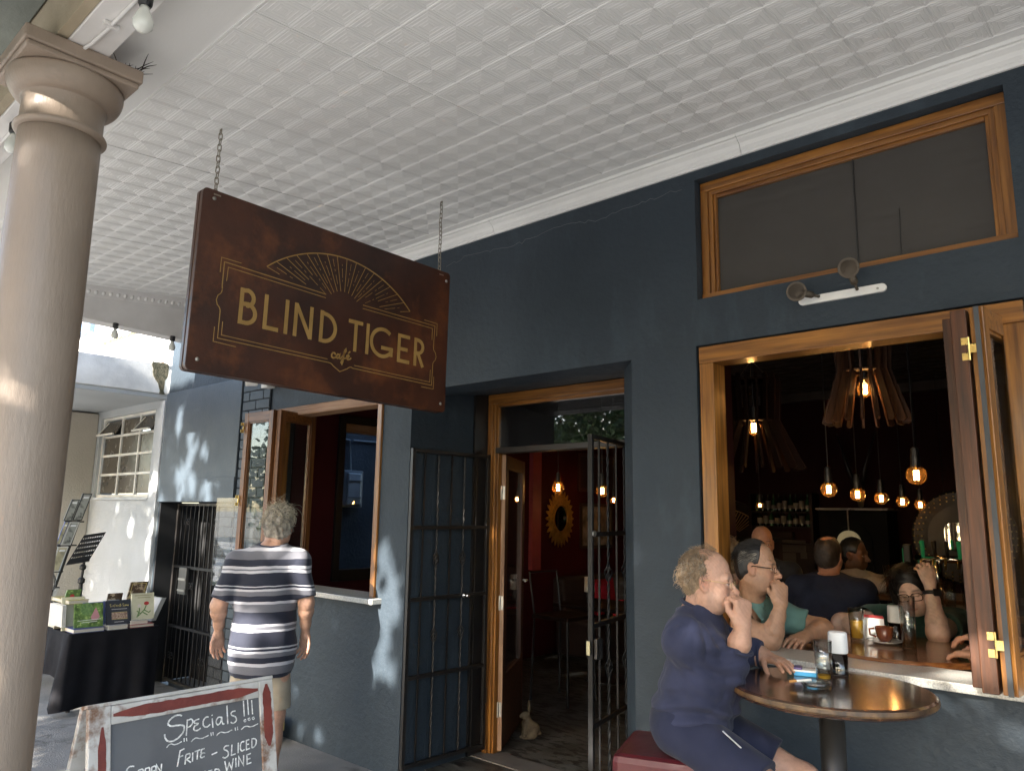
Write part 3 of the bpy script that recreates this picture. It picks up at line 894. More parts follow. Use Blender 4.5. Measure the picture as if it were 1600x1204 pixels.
# ---------------------------------------------------------------- street trees behind the photographer (they dapple the light)
m_bark = mat('bark', (0.12, 0.095, 0.07), 0.95, col2=(0.06, 0.048, 0.036), vscale=6, bump=1.0, bscale=25, bdist=0.03, stretch=(1, 1, 0.3))
m_leaf = mat('leaf', (0.055, 0.10, 0.022), 0.5, col2=(0.03, 0.062, 0.014), vscale=1.2)
def build_trees():
    rg = np.random.default_rng(5)
    s = np.array(SUN)
    gaps = [(-4.05, 1.15, 0.16, 0.30), (-4.02, 0.72, 0.13, 0.22), (-1.14, 0.32, 0.06, 0.12, .1), (-1.25, 1.12, 0.05, 0.05, 0.3), (-0.62, 1.08, 0.30, 0.08, 0.1), (-4.12, 0.60, 0.05, 0.12, 0.2), (-4.35, 0.55, 0.15, 0.2),
            (-6.95, 2.55, 0.09, 0.17), (-7.0, 2.2, 0.13, 0.22), (-6.75, 2.15, 0.07, 0.10), (-6.6, 2.1, 0.07, 0.12), (-7.15, 1.9, 0.16, 0.22), (-6.95, 1.85, 0.12, 0.18), (-6.6, 1.8, 0.12, 0.16), (-7.3, 2.45, 0.08, 0.2), (-6.42, 1.95, 0.06, 0.2),
            (-7.58, 1.55, 0.13, 0.22), (-7.57, 1.0, 0.10, 0.2), (-7.75, 1.9, 0.10, 0.14), (-8.3, 1.45, 0.09, 0.10), (-7.74, 1.28, 0.06, 0.16), (-10.6, 1.7, 0.4, 0.4, .1),
            (-5.35, -0.02, 0.34, 0.05), (-4.75, 0.08, 0.25, 0.05), (-6.9, -0.30, 0.55, 0.05), (-7.6, -0.20, 0.4, 0.03), (-7.2, -0.5, 0.5, 0.04), (-5.9, -0.45, 0.35, 0.03),
            (-2.3, 0.5, 0.12, 0.12), (-0.95, 0.25, 0.12, 0.2), (-3.25, -0.06, 0.3, 0.04), (-0.5, -0.6, 0.7, 0.15), (1.5, -0.3, 0.8, 0.3), (-5.0, -0.85, 0.8, 0.09), (-6.35, 0.65, 0.08, 0.18), (-5.0, 1.0, 0.06, 0.1)]
    trunks = [(-4.6, -6.4), (-0.6, -6.9), (3.1, -6.2)]
    crowns = [[], [], []]
    N = 64000
    X = rg.uniform(-11.2, 2.2, N); Z = rg.uniform(-0.62, 2.85, N); t = rg.uniform(8.2, 12.2, N)
    Y0 = np.full(N, D)
    keep = (Z < 2.12) | (X < -5.9)
    luck = rg.uniform(0, 1, N)
    for gx, gz, rx, rz, *some in gaps:  # leaves dropped along the sun's path, shaping the crown to place sun patches
        # wobble the outline so that the light spots are uneven
        a = np.arctan2((Z-gz)/rz, (X-gx)/rx)
        q = 1+0.22*np.sin(3*a+gx*7)+0.12*np.sin(5*a+gz*9)
        keep &= ((((X-gx)/rx)**2+((Z-gz)/rz)**2) > q**2) | (luck < (some[0] if some else 0.03))
    # the far houses further down the street stand clear of the crowns higher up
    P = np.stack([X, Y0, Z], 1)+t[:, None]*s[None, :]
    # loose leaves above and around: the crown as seen from elsewhere
    P = P[keep]
    n = len(P)
    ext = rg.normal(0, 1, (2600, 3))*np.array([3.2, 1.2, 0.9])+np.array([-1.0, -6.6, 7.4])
    pr = ext-s[None, :]*((ext[:, 1]-D)/s[1])[:, None]
    ext = ext[(pr[:, 2] > 3.0) & (pr[:, 0] > -5)]
    ps = np.concatenate([P, ext])
    who = np.argmin(np.stack([np.abs(ps[:, 0]-tx) for tx, ty in trunks]), 0)
    for k, (tx, ty) in enumerate(trunks):
        tr = thing('street_tree', ['broad leafy street tree beyond the kerb at the left', 'broad leafy street tree beyond the kerb behind the viewer', 'broad leafy street tree beyond the kerb at the right'][k], 'tree', (tx, ty, 0), 'trees along the street')
        b = MB()
        b.tube([(tx, ty, -.13), (tx+.05, ty, 1.2), (tx-.04, ty+.05, 2.4), (tx+.03, ty, 3.4)], [0.27, 0.21, 0.19, 0.17], 12)
        r_ = random.Random(k)
        for q in range(7):
            a = q*0.9+r_.uniform(0, .5); L = r_.uniform(1.5, 2.6)
            b.tube([(tx, ty, 2.9), (tx+math.cos(a)*L*.4, ty+math.sin(a)*L*.3, 4.0), (tx+math.cos(a)*L, ty+math.sin(a)*L*.6, 5.6+r_.uniform(0, 1.5))], [0.11, 0.07, 0.02], 7)
        b.build('trunk', m_bark, tr, smooth=True)
        q = ps[who == k]; m = len(q)
        d1 = rg.normal(0, 1, (m, 3)); d1 /= np.linalg.norm(d1, axis=1)[:, None]
        d2 = np.cross(d1, rg.normal(0, 1, (m, 3))); d2 /= np.linalg.norm(d2, axis=1)[:, None]
        L = rg.uniform(.055, .095, m)[:, None]; W = L*0.62
        V = np.stack([q-d1*L, q-d2*W, q+d1*L, q+d2*W], 1).reshape(-1, 3)
        F = np.arange(m*4).reshape(-1, 4)
        make('crown', V, F, m_leaf, tr)
build_trees()
def far_trees():
    rg = np.random.default_rng(9)
    cs_ = [(x, rg.uniform(-30, -24), rg.uniform(2.5, 5.5), rg.uniform(1.8, 3.4)) for x in np.arange(-46, 34, 3.1)]
    P = np.concatenate([np.array([x, y, z])+rg.normal(0, .48, (420, 3))*np.array([r, r*.6, r*.9]) for x, y, z, r in cs_])
    P[:, 2] = np.abs(P[:, 2])
    m = len(P); d1 = rg.normal(0, 1, (m, 3)); d1 /= np.linalg.norm(d1, axis=1)[:, None]
    d2 = np.cross(d1, rg.normal(0, 1, (m, 3))); d2 /= np.linalg.norm(d2, axis=1)[:, None]
    V = np.stack([P-d1*.3, P-d2*.2, P+d1*.3, P+d2*.2], 1).reshape(-1, 3)
    o = make('far_trees', V, np.arange(m*4).reshape(-1, 4), m_leaf)
    tag(o, 'mass of green trees across the street seen only in reflections', 'trees', kind='stuff')
far_trees()

# ---------------------------------------------------------------- the hanging sign
m_sign = mat('rusted_brown_board', (0.070, 0.020, 0.0075), 0.42, col2=(0.022, 0.0075, 0.0045), vscale=2.4, vdetail=9, lo=0.36, hi=0.66, third=(0.15, 0.046, 0.013), tscale=3.2, tlo=0.52, thi=0.74, bump=0.15, bscale=30, coat=0.1)
m_ply = mat('plywood_edge', (0.17, 0.085, 0.03), 0.6, col2=(0.05, 0.022, 0.008), vscale=8)
m_gold = mat('gold_paint', (0.36, 0.22, 0.068), 0.5, col2=(0.27, 0.16, 0.045), vscale=8)
SX = -3.06
sign = thing('hanging_sign', 'dark rust brown hanging board with gold fan, border and large gold lettering', 'sign', (SX, 2.1, 2.23))
UO = Vector((SX, 1.362, 2.223)); UU = Vector((0, 1, -0.0135)).normalized(); VV = Vector((0, 0.0135, 1)).normalized(); TN = Vector((1, 0, 0))
def rrect(w, h, r, n=5):
    p = []
    for cx, cy, a in ((w-r, r, -90), (w-r, h-r, 0), (r, h-r, 90), (r, r, 180)):
        p += arc(cx, cy, r, a, a+90, n)
    return p
SW, SH = 1.482, 0.815
MB().prism(rrect(SW, SH, 0.022), UO, UU, VV, (-0.024, 0, 0)).build('board', m_sign, sign, bevel=0.002)
MB().prism(rrect(SW-0.006, SH-0.006, 0.022), UO+UU*0.003+VV*0.003-TN*0.0242, UU, VV, (-0.010, 0, 0)).build('core_strip', m_ply, sign)
MB().prism(rrect(SW, SH, 0.022), UO-TN*0.0345, UU, VV, (-0.024, 0, 0)).build('back_board', m_sign, sign, bevel=0.002)
EPS = TN*0.0006; TH = TN*0.0012
W_ = 0.0190
def letter(strokes, wd=W_):
    b = MB()
    for i, s in enumerate(strokes):
        b.ribbon(s, wd, UO+EPS+TN*0.0002*i, UU, VV, TH)
    b.build('letter', m_gold, sign)
zb, zt = 0.243, 0.403
h = W_/2
letter([[(0.222, zb), (0.222, zt+0.006)], [(0.222, zt-0.006)]+arc(0.245, 0.366, 0.034, 82, -72, 10, 0.036)+[(0.246, 0.333)], [(0.222, 0.336)]+arc(0.248, 0.296, 0.044, 80, -86, 12, 0.044)+[(0.222, zb+h)]])
letter([[(0.342, zt+0.004), (0.342, zb)], [(0.342, zb+h), (0.412, zb+h)]])
letter([[(0.450, zt+0.004), (0.450, zb)]])
letter([[(0.499, zb), (0.499, zt+0.002)], [(0.499, zt-0.002), (0.583, zb+0.004)], [(0.583, zb), (0.583, zt)]])
letter([[(0.642, zb), (0.642, zt-0.002)], [(0.642, zt-0.012)]+arc(0.657, 0.319, 0.066, 88, -88, 16, 0.068)+[(0.642, zb+h)]])
zt = 0.394; zb = 0.233
letter([[(0.800, zt-h), (0.888, zt-h)], [(0.846, zt-0.005), (0.846, zb)]])
letter([[(0.921, zt), (0.921, zb)]])
letter([arc(1.018, 0.312, 0.072, 48, 330, 24, 0.072)+[(1.078, 0.283)], [(1.012, 0.286), (1.090, 0.286)], [(1.079, 0.290), (1.079, 0.247)]])
zt = 0.385; zb = 0.229
letter([[(1.130, zt), (1.130, zb)], [(1.130, zt-h), (1.203, zt-h)], [(1.130, 0.304), (1.190, 0.304)], [(1.130, zb+h), (1.205, zb+h)]])
letter([[(1.245, zt), (1.245, zb)], [(1.245, zt-h)]+arc(1.262, 0.338, 0.036, 84, -84, 12, 0.036)+[(1.245, 0.302)], [(1.262, 0.304), (1.302, zb)]])
# the small script word
sc_ = MB()
def sst(pts, w=0.0075): sc_.ribbon(pts, w, UO+EPS*1.5, UU, VV, TH)
sst([(0.735, 0.196), (0.728, 0.204), (0.719, 0.203), (0.712, 0.193), (0.713, 0.182), (0.722, 0.177), (0.733, 0.181), (0.742, 0.189)])
sst([(0.757, 0.200), (0.747, 0.201), (0.741, 0.192), (0.742, 0.182), (0.749, 0.180), (0.756, 0.188), (0.760, 0.200), (0.758, 0.184), (0.763, 0.180), (0.772, 0.190)])
sst([(0.770, 0.188), (0.784, 0.206), (0.795, 0.226), (0.793, 0.234), (0.786, 0.226), (0.783, 0.200), (0.780, 0.170), (0.775, 0.156), (0.769, 0.164), (0.778, 0.182), (0.797, 0.190)])
sst([(0.797, 0.190), (0.808, 0.194), (0.815, 0.203), (0.809, 0.208), (0.801, 0.202), (0.801, 0.190), (0.809, 0.184), (0.818, 0.187), (0.828, 0.196)])
sst([(0.809, 0.216), (0.820, 0.228)])
sc_.build('script_word', m_gold, sign)
# border lines
ln_ = MB()
def gl(pts, w=0.0042): ln_.ribbon(pts, w, UO+EPS*0.8, UU, VV, TH*0.7)
gl([(0.111, 0.452), (0.111, 0.520), (0.205, 0.519)], 0.003)
gl([(0.110, 0.205), (0.110, 0.140), (0.215, 0.136)], 0.003)
gl([(1.300, 0.498), (1.396, 0.497), (1.396, 0.425)], 0.003)
gl([(1.300, 0.121), (1.388, 0.121), (1.388, 0.190)], 0.003)
gl([(0.656, 0.486), (0.142, 0.503), (0.126, 0.503), (0.126, 0.395), (0.128, 0.380)])
gl(arc(0.096, 0.376, 0.032, 0, -60, 6)+[(0.106, 0.326)]+arc(0.096, 0.277, 0.032, 60, 0, 6)+[(0.128, 0.158), (0.700, 0.150)], 0.0035)
gl([(0.700, 0.150)]+arc(0.700, 0.118, 0.032, 85, 40, 6)+[(0.766, 0.116)]+arc(0.835, 0.118, 0.032, 140, 95, 6)+[(0.840, 0.146), (1.374, 0.140), (1.376, 0.250)]+arc(1.408, 0.256, 0.032, 180, 120, 6)+[(1.399, 0.306)]+arc(1.408, 0.356, 0.032, 240, 180, 6)+[(1.380, 0.480), (0.880, 0.484)], 0.0035)
gl([(0.656, 0.468), (0.146, 0.484), (0.144, 0.420)], 0.003)
gl([(0.144, 0.235), (0.144, 0.175), (0.690, 0.166)], 0.003)
gl([(0.850, 0.162), (1.360, 0.156), (1.360, 0.225)], 0.003)
gl([(0.880, 0.466), (1.362, 0.462), (1.362, 0.395)], 0.003)
ln_.build('border_line', m_gold, sign)
fn = MB()
def fl(pts, w=0.0035): fn.ribbon(pts, w, UO+EPS*0.8, UU, VV, TH*0.7)
fcx, fcy = 0.762, 0.415
out = [(0.329, 0.538)]
fan = []
# outer rim: a wide arch through three measured points
import_pts = [(0.329, 0.538), (0.640, 0.690), (0.863, 0.688), (1.194, 0.520)]
def circ(p1, p2, p3):
    ax, ay = p1; bx, by = p2; cx, cy = p3
    d = 2*(ax*(by-cy)+bx*(cy-ay)+cx*(ay-by))
    ux = ((ax*ax+ay*ay)*(by-cy)+(bx*bx+by*by)*(cy-ay)+(cx*cx+cy*cy)*(ay-by))/d
    uy = ((ax*ax+ay*ay)*(cx-bx)+(bx*bx+by*by)*(ax-cx)+(cx*cx+cy*cy)*(bx-ax))/d
    return ux, uy, math.hypot(ax-ux, ay-uy)
ux, uy, ur = circ((0.329, 0.538), (0.762, 0.700), (1.194, 0.522))
a0 = math.degrees(math.atan2(0.538-uy, 0.329-ux)); a1 = math.degrees(math.atan2(0.522-uy, 1.194-ux))
fl(arc(ux, uy, ur, a0, a1, 40), 0.0055)
n = 17
for k in range(n):
    f = k/(n-1); a = a0+(a1-a0)*f
    px_, py_ = ux+ur*math.cos(R(a)), uy+ur*math.sin(R(a))
    d = Vector((px_-fcx, py_-fcy)); L = d.length; d /= L
    r0 = 0.085+0.0*abs(f-.5)
    lo_ = max(r0, 0.11 if abs(f-.5) < .3 else 0.24)
    if k in (0, n-1): lo_ = L-0.07
    fl([(fcx+d.x*lo_, fcy+d.y*lo_), (px_, py_)], 0.0026)
    if k < n-1:
        a2 = a0+(a1-a0)*(k+.5)/(n-1)
        qx, qy = ux+ur*math.cos(R(a2)), uy+ur*math.sin(R(a2))
        d = Vector((qx-fcx, qy-fcy)); L = d.length; d /= L
        for s0, s1 in ((0.42, 0.52), (0.56, 0.59), (0.63, 0.80), (0.84, 0.87)) if k % 2 else ((0.36, 0.46), (0.50, 0.66), (0.72, 0.76), (0.80, 0.93)):
            if L*s0 < 0.13: continue
            if abs((k+.5)/(n-1)-.5) > .36 and s0 < .6: continue
            fl([(fcx+d.x*L*s0, fcy+d.y*L*s0), (fcx+d.x*L*s1, fcy+d.y*L*s1)], 0.0018)
fn.build('fan_emblem', m_gold, sign)
for u, v in ((0.052, 0.775), (0.048, 0.050), (1.452, 0.762), (1.446, 0.046)):
    p = UO+UU*u+VV*v
    MB().lathe([(0.009, 0), (0.009, 0.002), (0.006, 0.005), (0.0001, 0.006)], p+EPS, 12, (1, 0, 0)).build('bolt', m_galv, sign, smooth=True)

# chains: every link is a piece
def link_mesh():
    L, r = 0.017, 0.0075
    p = [(r*math.sin(R(a)), 0, L-r+r*math.cos(R(a))) for a in range(-90, 91, 30)] + [(r*math.sin(R(a)), 0, -(L-r)+r*math.cos(R(a))) for a in range(90, 271, 30)]
    return MB().tube(p, 0.0024, 6, closed=True)
lk = None
for yy, zlo, lab in ((1.437, 3.032, 'steel chain from the ceiling to the left corner of the hanging board'), (2.785, 3.010, 'steel chain from the ceiling to the right corner of the hanging board')):
    zt_ = ceil_z(yy)+0.0
    ch = thing('chain', lab, 'chain', (SX-0.02, yy, zt_), 'chains holding the hanging board')
    n = int((zt_-zlo)/0.0265)+1
    for k in range(n):
        loc = (0.002*math.sin(k), 0.0, -0.012-k*0.0265)
        if lk is None:
            lk = link_mesh().build('link', m_steel, None, smooth=True); lk.parent = ch; lk.location = loc
        else:
            share(lk, 'link', ch, loc)
        if k: [c for c in ch.children][-1].rotation_euler = (0.06*math.sin(k*2.1), 0.05*math.cos(k*1.7), (R(90) if k % 2 else 0)+0.15*math.sin(k*3.3))
    MB().tube([(SX-0.02, yy, zt_+0.005), (SX-0.02, yy, zt_-0.012)], 0.004, 6).build('eye_bolt', m_steel, ch)
    MB().box(SX-0.042, SX+0.002, yy-0.016, yy+0.016, zlo-0.018, zlo-0.012).build('bracket', m_steel, ch)

# ---------------------------------------------------------------- security gates of the doorway
def gate(label, p0, p1, z0, z1, iron, spiral=(1, 3), grp='security gates of the doorway'):
    p0 = Vector((*p0, 0)); p1 = Vector((*p1, 0)); d = (p1-p0); L = d.length; d.normalize()
    g = thing('security_gate', label, 'gate', (p0.x, p0.y, z0), grp)
    n = Vector((-d.y, d.x, 0))
    P = lambda u, z: p0+d*u+Vector((0, 0, z))
    for u in (0.014, L-0.014): MB().beam(P(u, z0), P(u, z1), 0.026, 0.026, n).build('post', iron, g, bevel=0.002)
    rails = [z0+0.028, z0+0.555, z0+1.04, z0+1.50, z1-0.013]
    for z in rails: MB().beam(P(0.0275, z), P(L-0.0275, z), 0.026, 0.024, (0, 0, 1)).build('rail', iron, g, bevel=0.002)
    nb = 5
    for k in range(nb):
        u = L*(k+1)/(nb+1)
        zs = rails
        if k in spiral:
            b = MB(); za, zc = rails[0]+.012, rails[-1]-.012; pts = []; m = 120
            for i in range(m+1):
                z = za+(zc-za)*i/m; pts.append((P(u, z)))
            # twisted square bar: two strands wound round each other
            for ph in (0, math.pi):
                b.tube([P(u, za+(zc-za)*i/m)+d*(0.004*math.cos(i*0.9+ph))+n*(0.004*math.sin(i*0.9+ph)) for i in range(m+1)], 0.0048, 5)
            b.build('twisted_bar', iron, g, smooth=True)
            for zc_ in (z0+1.29, z0+0.80):
                b = MB()
                for q in range(4):
                    b.tube([P(u, zc_-0.05+0.1*i/10)+(d*math.cos(q*math.pi/2+i*.35)+n*math.sin(q*math.pi/2+i*.35))*(0.021*math.sin(math.pi*i/10)) for i in range(11)], 0.0038, 5)
                b.build('basket', iron, g, smooth=True)
        else:
            MB().beam(P(u, rails[0]+.0125), P(u, rails[-1]-.0125), 0.010, 0.010, n).build('bar', iron, g)
    for z in (z0+0.35, z1-0.5): MB().tube([P(L+0.006, z-.05), P(L+0.006, z+.05)], 0.009, 8).build('hinge', iron, g)
    return g
g1 = gate('black iron security gate leaf open against the left cheek of the doorway', (-3.818, 3.262), (-3.79, 3.985), 0.05, 2.072, m_iron)
g2 = gate('worn black iron security gate leaf open on the right of the doorway', (-2.335, 3.225), (-2.50, 3.965), 0.05, 2.076, m_irongrey, (1, 3))
q = MB().box(-2.346, -2.324, 3.206, 3.2105, 0.95, 1.02).build('lock_plate', mat('dull_brass', (0.45, 0.40, 0.25), 0.45, metal=.7), g2, bevel=0.002)
MB().box(-2.32, -2.30, 3.235, 3.29, 0.93, 1.03).build('lock_box', m_iron, g2, bevel=0.004)
MB().lathe([(0.018, 0), (0.018, 0.004), (0.010, 0.006), (0.008, 0.02), (0.016, 0.03), (0.012, 0.042), (0.001, 0.045)], (-3.79, 3.76, 1.09), 14, (1, 0, 0)).build('knob', m_chrome, g1, smooth=True)
MB().lathe([(0.016, 0), (0.016, 0.006), (0.007, 0.007), (0.007, 0.0055)], (-2.318, 3.238, 1.555), 14, (1, 0, 0)).build('lock_plate', m_galv, g2)

# alley gate at the far left
ag = thing('alley_gate', 'narrow black slatted iron gate with scrolls closing the dark alley mouth', 'gate', (-7.05, 3.44, 0))
ax0, ax1 = -7.56, -6.38
for x in (ax0, ax1): MB().beam((x, 3.44, 0.0), (x, 3.44, 1.70), 0.03, 0.03, (0, 1, 0)).build('post', m_iron, ag, bevel=0.003)
for z, m_ in ((0.53, m_irongrey), (1.09, m_irongrey), (1.69, m_iron), (0.03, m_iron)): MB().box(ax0+.016, ax1-.016, 3.425, 3.449, z-.012, z+.012).build('rail', m_, ag)
for k in range(13):
    x = ax0+0.06+k*(ax1-ax0-0.12)/12
    MB().box(x-.0055, x+.0055, 3.4495, 3.460, 0.02, 1.685).build('bar', m_iron if k % 3 else m_irongrey, ag)
def scroll(x, z, s=1, fl=1):
    p = []
    for i in range(26):
        a = i*0.36; r = 0.038*(1-i/30)
        p.append((x+fl*(0.03-r*math.cos(a)), 3.415, z+s*(0.06+r*math.sin(a))))
    MB().tube([(x, 3.415, z-s*0.06)]+p, 0.0045, 5).build('scroll', m_irongrey, ag, smooth=True)
for x, z in ((-7.30, 1.46), (-6.72, 1.46), (-7.12, 0.86), (-7.42, 0.20), (-6.8, 0.22)):
    scroll(x, z, 1, 1); scroll(x, z, 1, -1)
MB().box(-7.36, -7.20, 3.40, 3.424, 0.84, 1.09).build('post_box', mat('dull_steel_box', (0.10, 0.10, 0.095), 0.5, metal=0.4), ag, bevel=0.004)
MB().box(-7.35, -7.21, 3.392, 3.3995, 0.97, 0.99).build('slot', m_galv, ag)
MB().box(-7.352, -7.208, 3.392, 3.3995, 0.868, 0.885).build('slot', m_galv, ag)
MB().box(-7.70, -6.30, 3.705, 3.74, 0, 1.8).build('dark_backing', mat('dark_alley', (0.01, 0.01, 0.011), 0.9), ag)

# clear acrylic screen beside the left window leaves
ac = thing('acrylic_screen', 'clear acrylic screen standing in front of the open left shutters', 'screen', (-5.9, 3.16, 1.08))
MB().box(-6.22, -5.72, 3.150, 3.155, 1.02, 1.745).build('sheet', g_clear, ac, bevel=0.001)
MB().box(-5.60, -5.22, 3.128, 3.133, 1.085, 1.72).build('sheet', g_clear, ac, bevel=0.001)

# ---------------------------------------------------------------- small fixtures on the wall
sp = thing('spotlight_fitting', 'white two lamp spotlight bar with empty ring sockets under the high window', 'light fitting', (-1.03, D, 2.61))
pl = [(0.018*math.cos(R(a))-0.165, 0.018*math.sin(R(a))) for a in range(90, 271, 20)]+[(0.018*math.cos(R(a))+0.165, 0.018*math.sin(R(a))) for a in range(-90, 91, 20)]
MB().prism(pl, (-1.025, D-0.002, 2.605), (1, 0, 0), (0, 0, 1), (0, -0.016, 0)).build('bar', m_white_pl, sp, bevel=0.002)
m_dull = mat('dull_bronze', (0.075, 0.060, 0.045), 0.55, metal=0.5)
for cx, dv in ((-1.115, Vector((-0.55, -0.75, 0.12))), (-0.955, Vector((-0.05, -0.62, 0.62)))):
    d = dv.normalized(); p = Vector((cx, D-0.02, 2.612))
    hd = MB().tube([p, p+d*0.03], 0.007, 8); hd.lathe([(0.010, 0), (0.015, 0.008), (0.016, 0.042), (0.013, 0.044), (0.011, 0.02), (0.001, 0.02)], p+d*0.028, 16, d)
    ho = hd.build('socket', m_dull, sp, smooth=True)
    c = p+d*0.105; a_, b_, _ = frame_from(d)
    MB().lathe([(0.033, 0), (0.042, 0), (0.043, 0.003), (0.042, 0.006), (0.033, 0.006), (0.033, 0)], c+d*0.006, 28, (0.22, -0.90, -0.25)).build('ring', m_dull, sp, smooth=False)
    MB().tube([p+d*0.08+a_*0.02, c+a_*0.04], 0.0025, 5).tube([p+d*0.08-a_*0.02, c-a_*0.04], 0.0025, 5).build('clip', m_dull, sp)
MB().lathe([(0.005, 0), (0.005, 0.003), (0.0001, 0.004)], (-0.875, D-0.018, 2.603), 10, (0, -1, 0)).build('screw', m_galv, sp)

cc = thing('security_camera', 'small white bullet security camera on the wall under the hanging board', 'camera', (-5.70, 3.2, 2.69))
MB().box(-5.70, -5.60, 3.19, 3.268, 2.655, 2.735).build('junction_box', m_white_pl, cc, bevel=0.006)
MB().lathe([(0.026, 0), (0.030, 0.008), (0.030, 0.09), (0.026, 0.1)], (-5.70, 3.16, 2.70), 18, (-0.5, -1, -0.12)).build('body', m_white_pl, cc, smooth=False)
dd = Vector((-0.5, -1, -0.12)).normalized()
MB().lathe([(0.024, 0), (0.024, 0.003), (0.010, 0.003), (0.009, 0.006), (0.0001, 0.007)], Vector((-5.70, 3.16, 2.70))+dd*0.1, 18, dd).build('lens', m_black_pl, cc)

# string of lamps under the beam and under the cross beam
g_opal = mat('frosted_bulb_glass', (0.70, 0.72, 0.68), 0.15, spec=0.6)
def bulb(loc, label, axis=(0, 0, -1)):
    t = thing('festoon_bulb', label, 'light bulb', loc, 'unlit festoon bulbs under the beams')
    a = Vector(axis).normalized(); p = Vector(loc)
    MB().lathe([(0.020, 0), (0.022, 0.004), (0.021, 0.035), (0.016, 0.045)], p, 14, a).build('socket', m_black_pl, t, smooth=False)
    MB().lathe([(0.013, 0.044), (0.014, 0.055), (0.024, 0.075), (0.030, 0.095), (0.028, 0.112), (0.018, 0.124), (0.0001, 0.128)], p, 18, a).build('bulb', g_opal, t, smooth=True)
bulb((-2.215, 0.765, 3.198), 'unlit frosted bulb hanging under the white beam nearest the viewer')
bulb((-3.44, 0.745, 3.198), 'unlit frosted bulb in a black socket just beyond the column')
bulb((-6.35+0.06-0.06, 2.235, 3.125), 'unlit frosted bulb under the far cross beam, left one')
bulb((-6.35, 2.70, 3.105), 'unlit frosted bulb under the far cross beam, right one')
cd = thing('beam_cable', 'white painted cable clipped along the underside of the beam', 'cable', (-2.6, 0.75, 3.2))
pts = [(-2.21, 0.755, 3.192), (-2.5, 0.752, 3.193), (-2.6, 0.745, 3.190), (-2.68, 0.735, 3.193), (-2.74, 0.73, 3.190), (-2.78, 0.78, 3.188), (-2.72, 0.84, 3.190)]
MB().tube(pts, 0.0065, 6).build('cable', m_beamw, cd, smooth=True)
MB().tube([(-2.215, 0.765, 3.192), (-1.9, 0.76, 3.192), (0.5, 0.76, 3.192)], 0.0065, 6).build('cable', m_beamw, cd, smooth=True)
MB().tube([(-3.05, 0.755, 3.192), (-3.44, 0.75, 3.192), (-6.3, 0.75, 3.192)], 0.0065, 6).build('cable', m_beamw, cd, smooth=True)
for x in (-2.45, -2.68, -3.3): MB().box(x-.008, x+.008, 0.728, 0.775, 3.184, 3.199).build('clip', m_beamw, cd)
# ---------------------------------------------------------------- chalkboard
m_fr = mat('flaking_white_frame', (0.52, 0.51, 0.49), 0.7, col2=(0.38, 0.365, 0.335), vscale=9, vdetail=8, third=(0.16, 0.085, 0.05), tscale=6, tlo=0.52, thi=0.63, bump=0.5, bscale=40, bdist=0.004)
m_red = mat('maroon_brush_paint', (0.18, 0.035, 0.024), 0.6, col2=(0.12, 0.022, 0.017), vscale=12, bump=0.3)
m_slate = mat('chalkboard_slate', (0.055, 0.057, 0.063), 0.85, col2=(0.11, 0.113, 0.12), vscale=3, vdetail=8, lo=0.42, hi=0.75)
m_chalk = mat('chalk', (0.62, 0.62, 0.60), 0.95, var=0.35, vscale=90, bump=0.4, bscale=200)
la = R(14)
BO = Vector((-2.60, 0.957, 1.035)); BU = Vector((0, 1, 0)); BV = Vector((math.sin(la), 0, -math.cos(la))); BN = Vector((math.cos(la), 0, math.sin(la)))
cb = thing('chalkboard', 'weathered A-frame chalkboard with maroon and white frame and chalk specials', 'chalkboard', (-2.55, 1.27, 0))
BW, BH = 0.630, 1.02
def bp(name, poly, m_, off, th, **kw):
    return MB().prism(poly, BO+BN*off, BU, BV, BN*th).build(name, m_, cb, **kw)
bp('slate', [(0.06, 0.058), (BW-0.05, 0.058), (BW-0.05, BH-0.1), (0.06, BH-0.1)], m_slate, -0.016, 0.010)
bp('stile', [(0.0, 0.0015), (0.066, 0.0015), (0.066, BH), (0.0, BH)], m_fr, -0.022, 0.024, bevel=0.003)
bp('stile', [(BW-0.055, 0.0015), (BW, 0.0015), (BW, BH), (BW-0.055, BH)], m_fr, -0.022, 0.024, bevel=0.003)
bp('rail', [(0.0665, 0.0025), (BW-0.0555, 0.0025), (BW-0.0555, 0.058), (0.0665, 0.058)], m_fr, -0.022, 0.023, bevel=0.003)
bp('rail', [(0.0665, BH-0.1), (BW-0.0555, BH-0.1), (BW-0.0555, BH-0.03), (0.0665, BH-0.03)], m_fr, -0.022, 0.023, bevel=0.003)
bp('cap_strip', [(-0.004, -0.010), (BW+0.002, -0.010), (BW+0.002, 0.0012), (-0.004, 0.0012)], m_fr, -0.050, 0.052, bevel=0.002)
rg = random.Random(8)
def brush(name, ax, a0_, a1_, c, hw, seed):
    rg = random.Random(seed); top = []; bot = []
    n = 26
    for i in range(n+1):
        t = a0_+(a1_-a0_)*i/n; e = min(i, n-i)/2.2; k = min(1, .25+e*.4)
        top.append((t, c-hw*k*rg.uniform(.88, 1.06))); bot.append((t, c+hw*k*rg.uniform(.88, 1.06)))
    poly = top+bot[::-1]
    if ax == 'v': poly = [(y, x) for x, y in poly]
    bp(name, poly, m_red, 0.0022 if ax == 'v' else 0.0012, 0.0008)
brush('brush_stroke', 'h', 0.072, 0.570, 0.031, 0.017, 1)
brush('brush_stroke', 'v', 0.016, 0.225, 0.603, 0.017, 2)
brush('brush_stroke', 'v', 0.060, 0.40, 0.040, 0.012, 3)
brush('brush_stroke', 'v', 0.42, 0.98, 0.602, 0.016, 4)
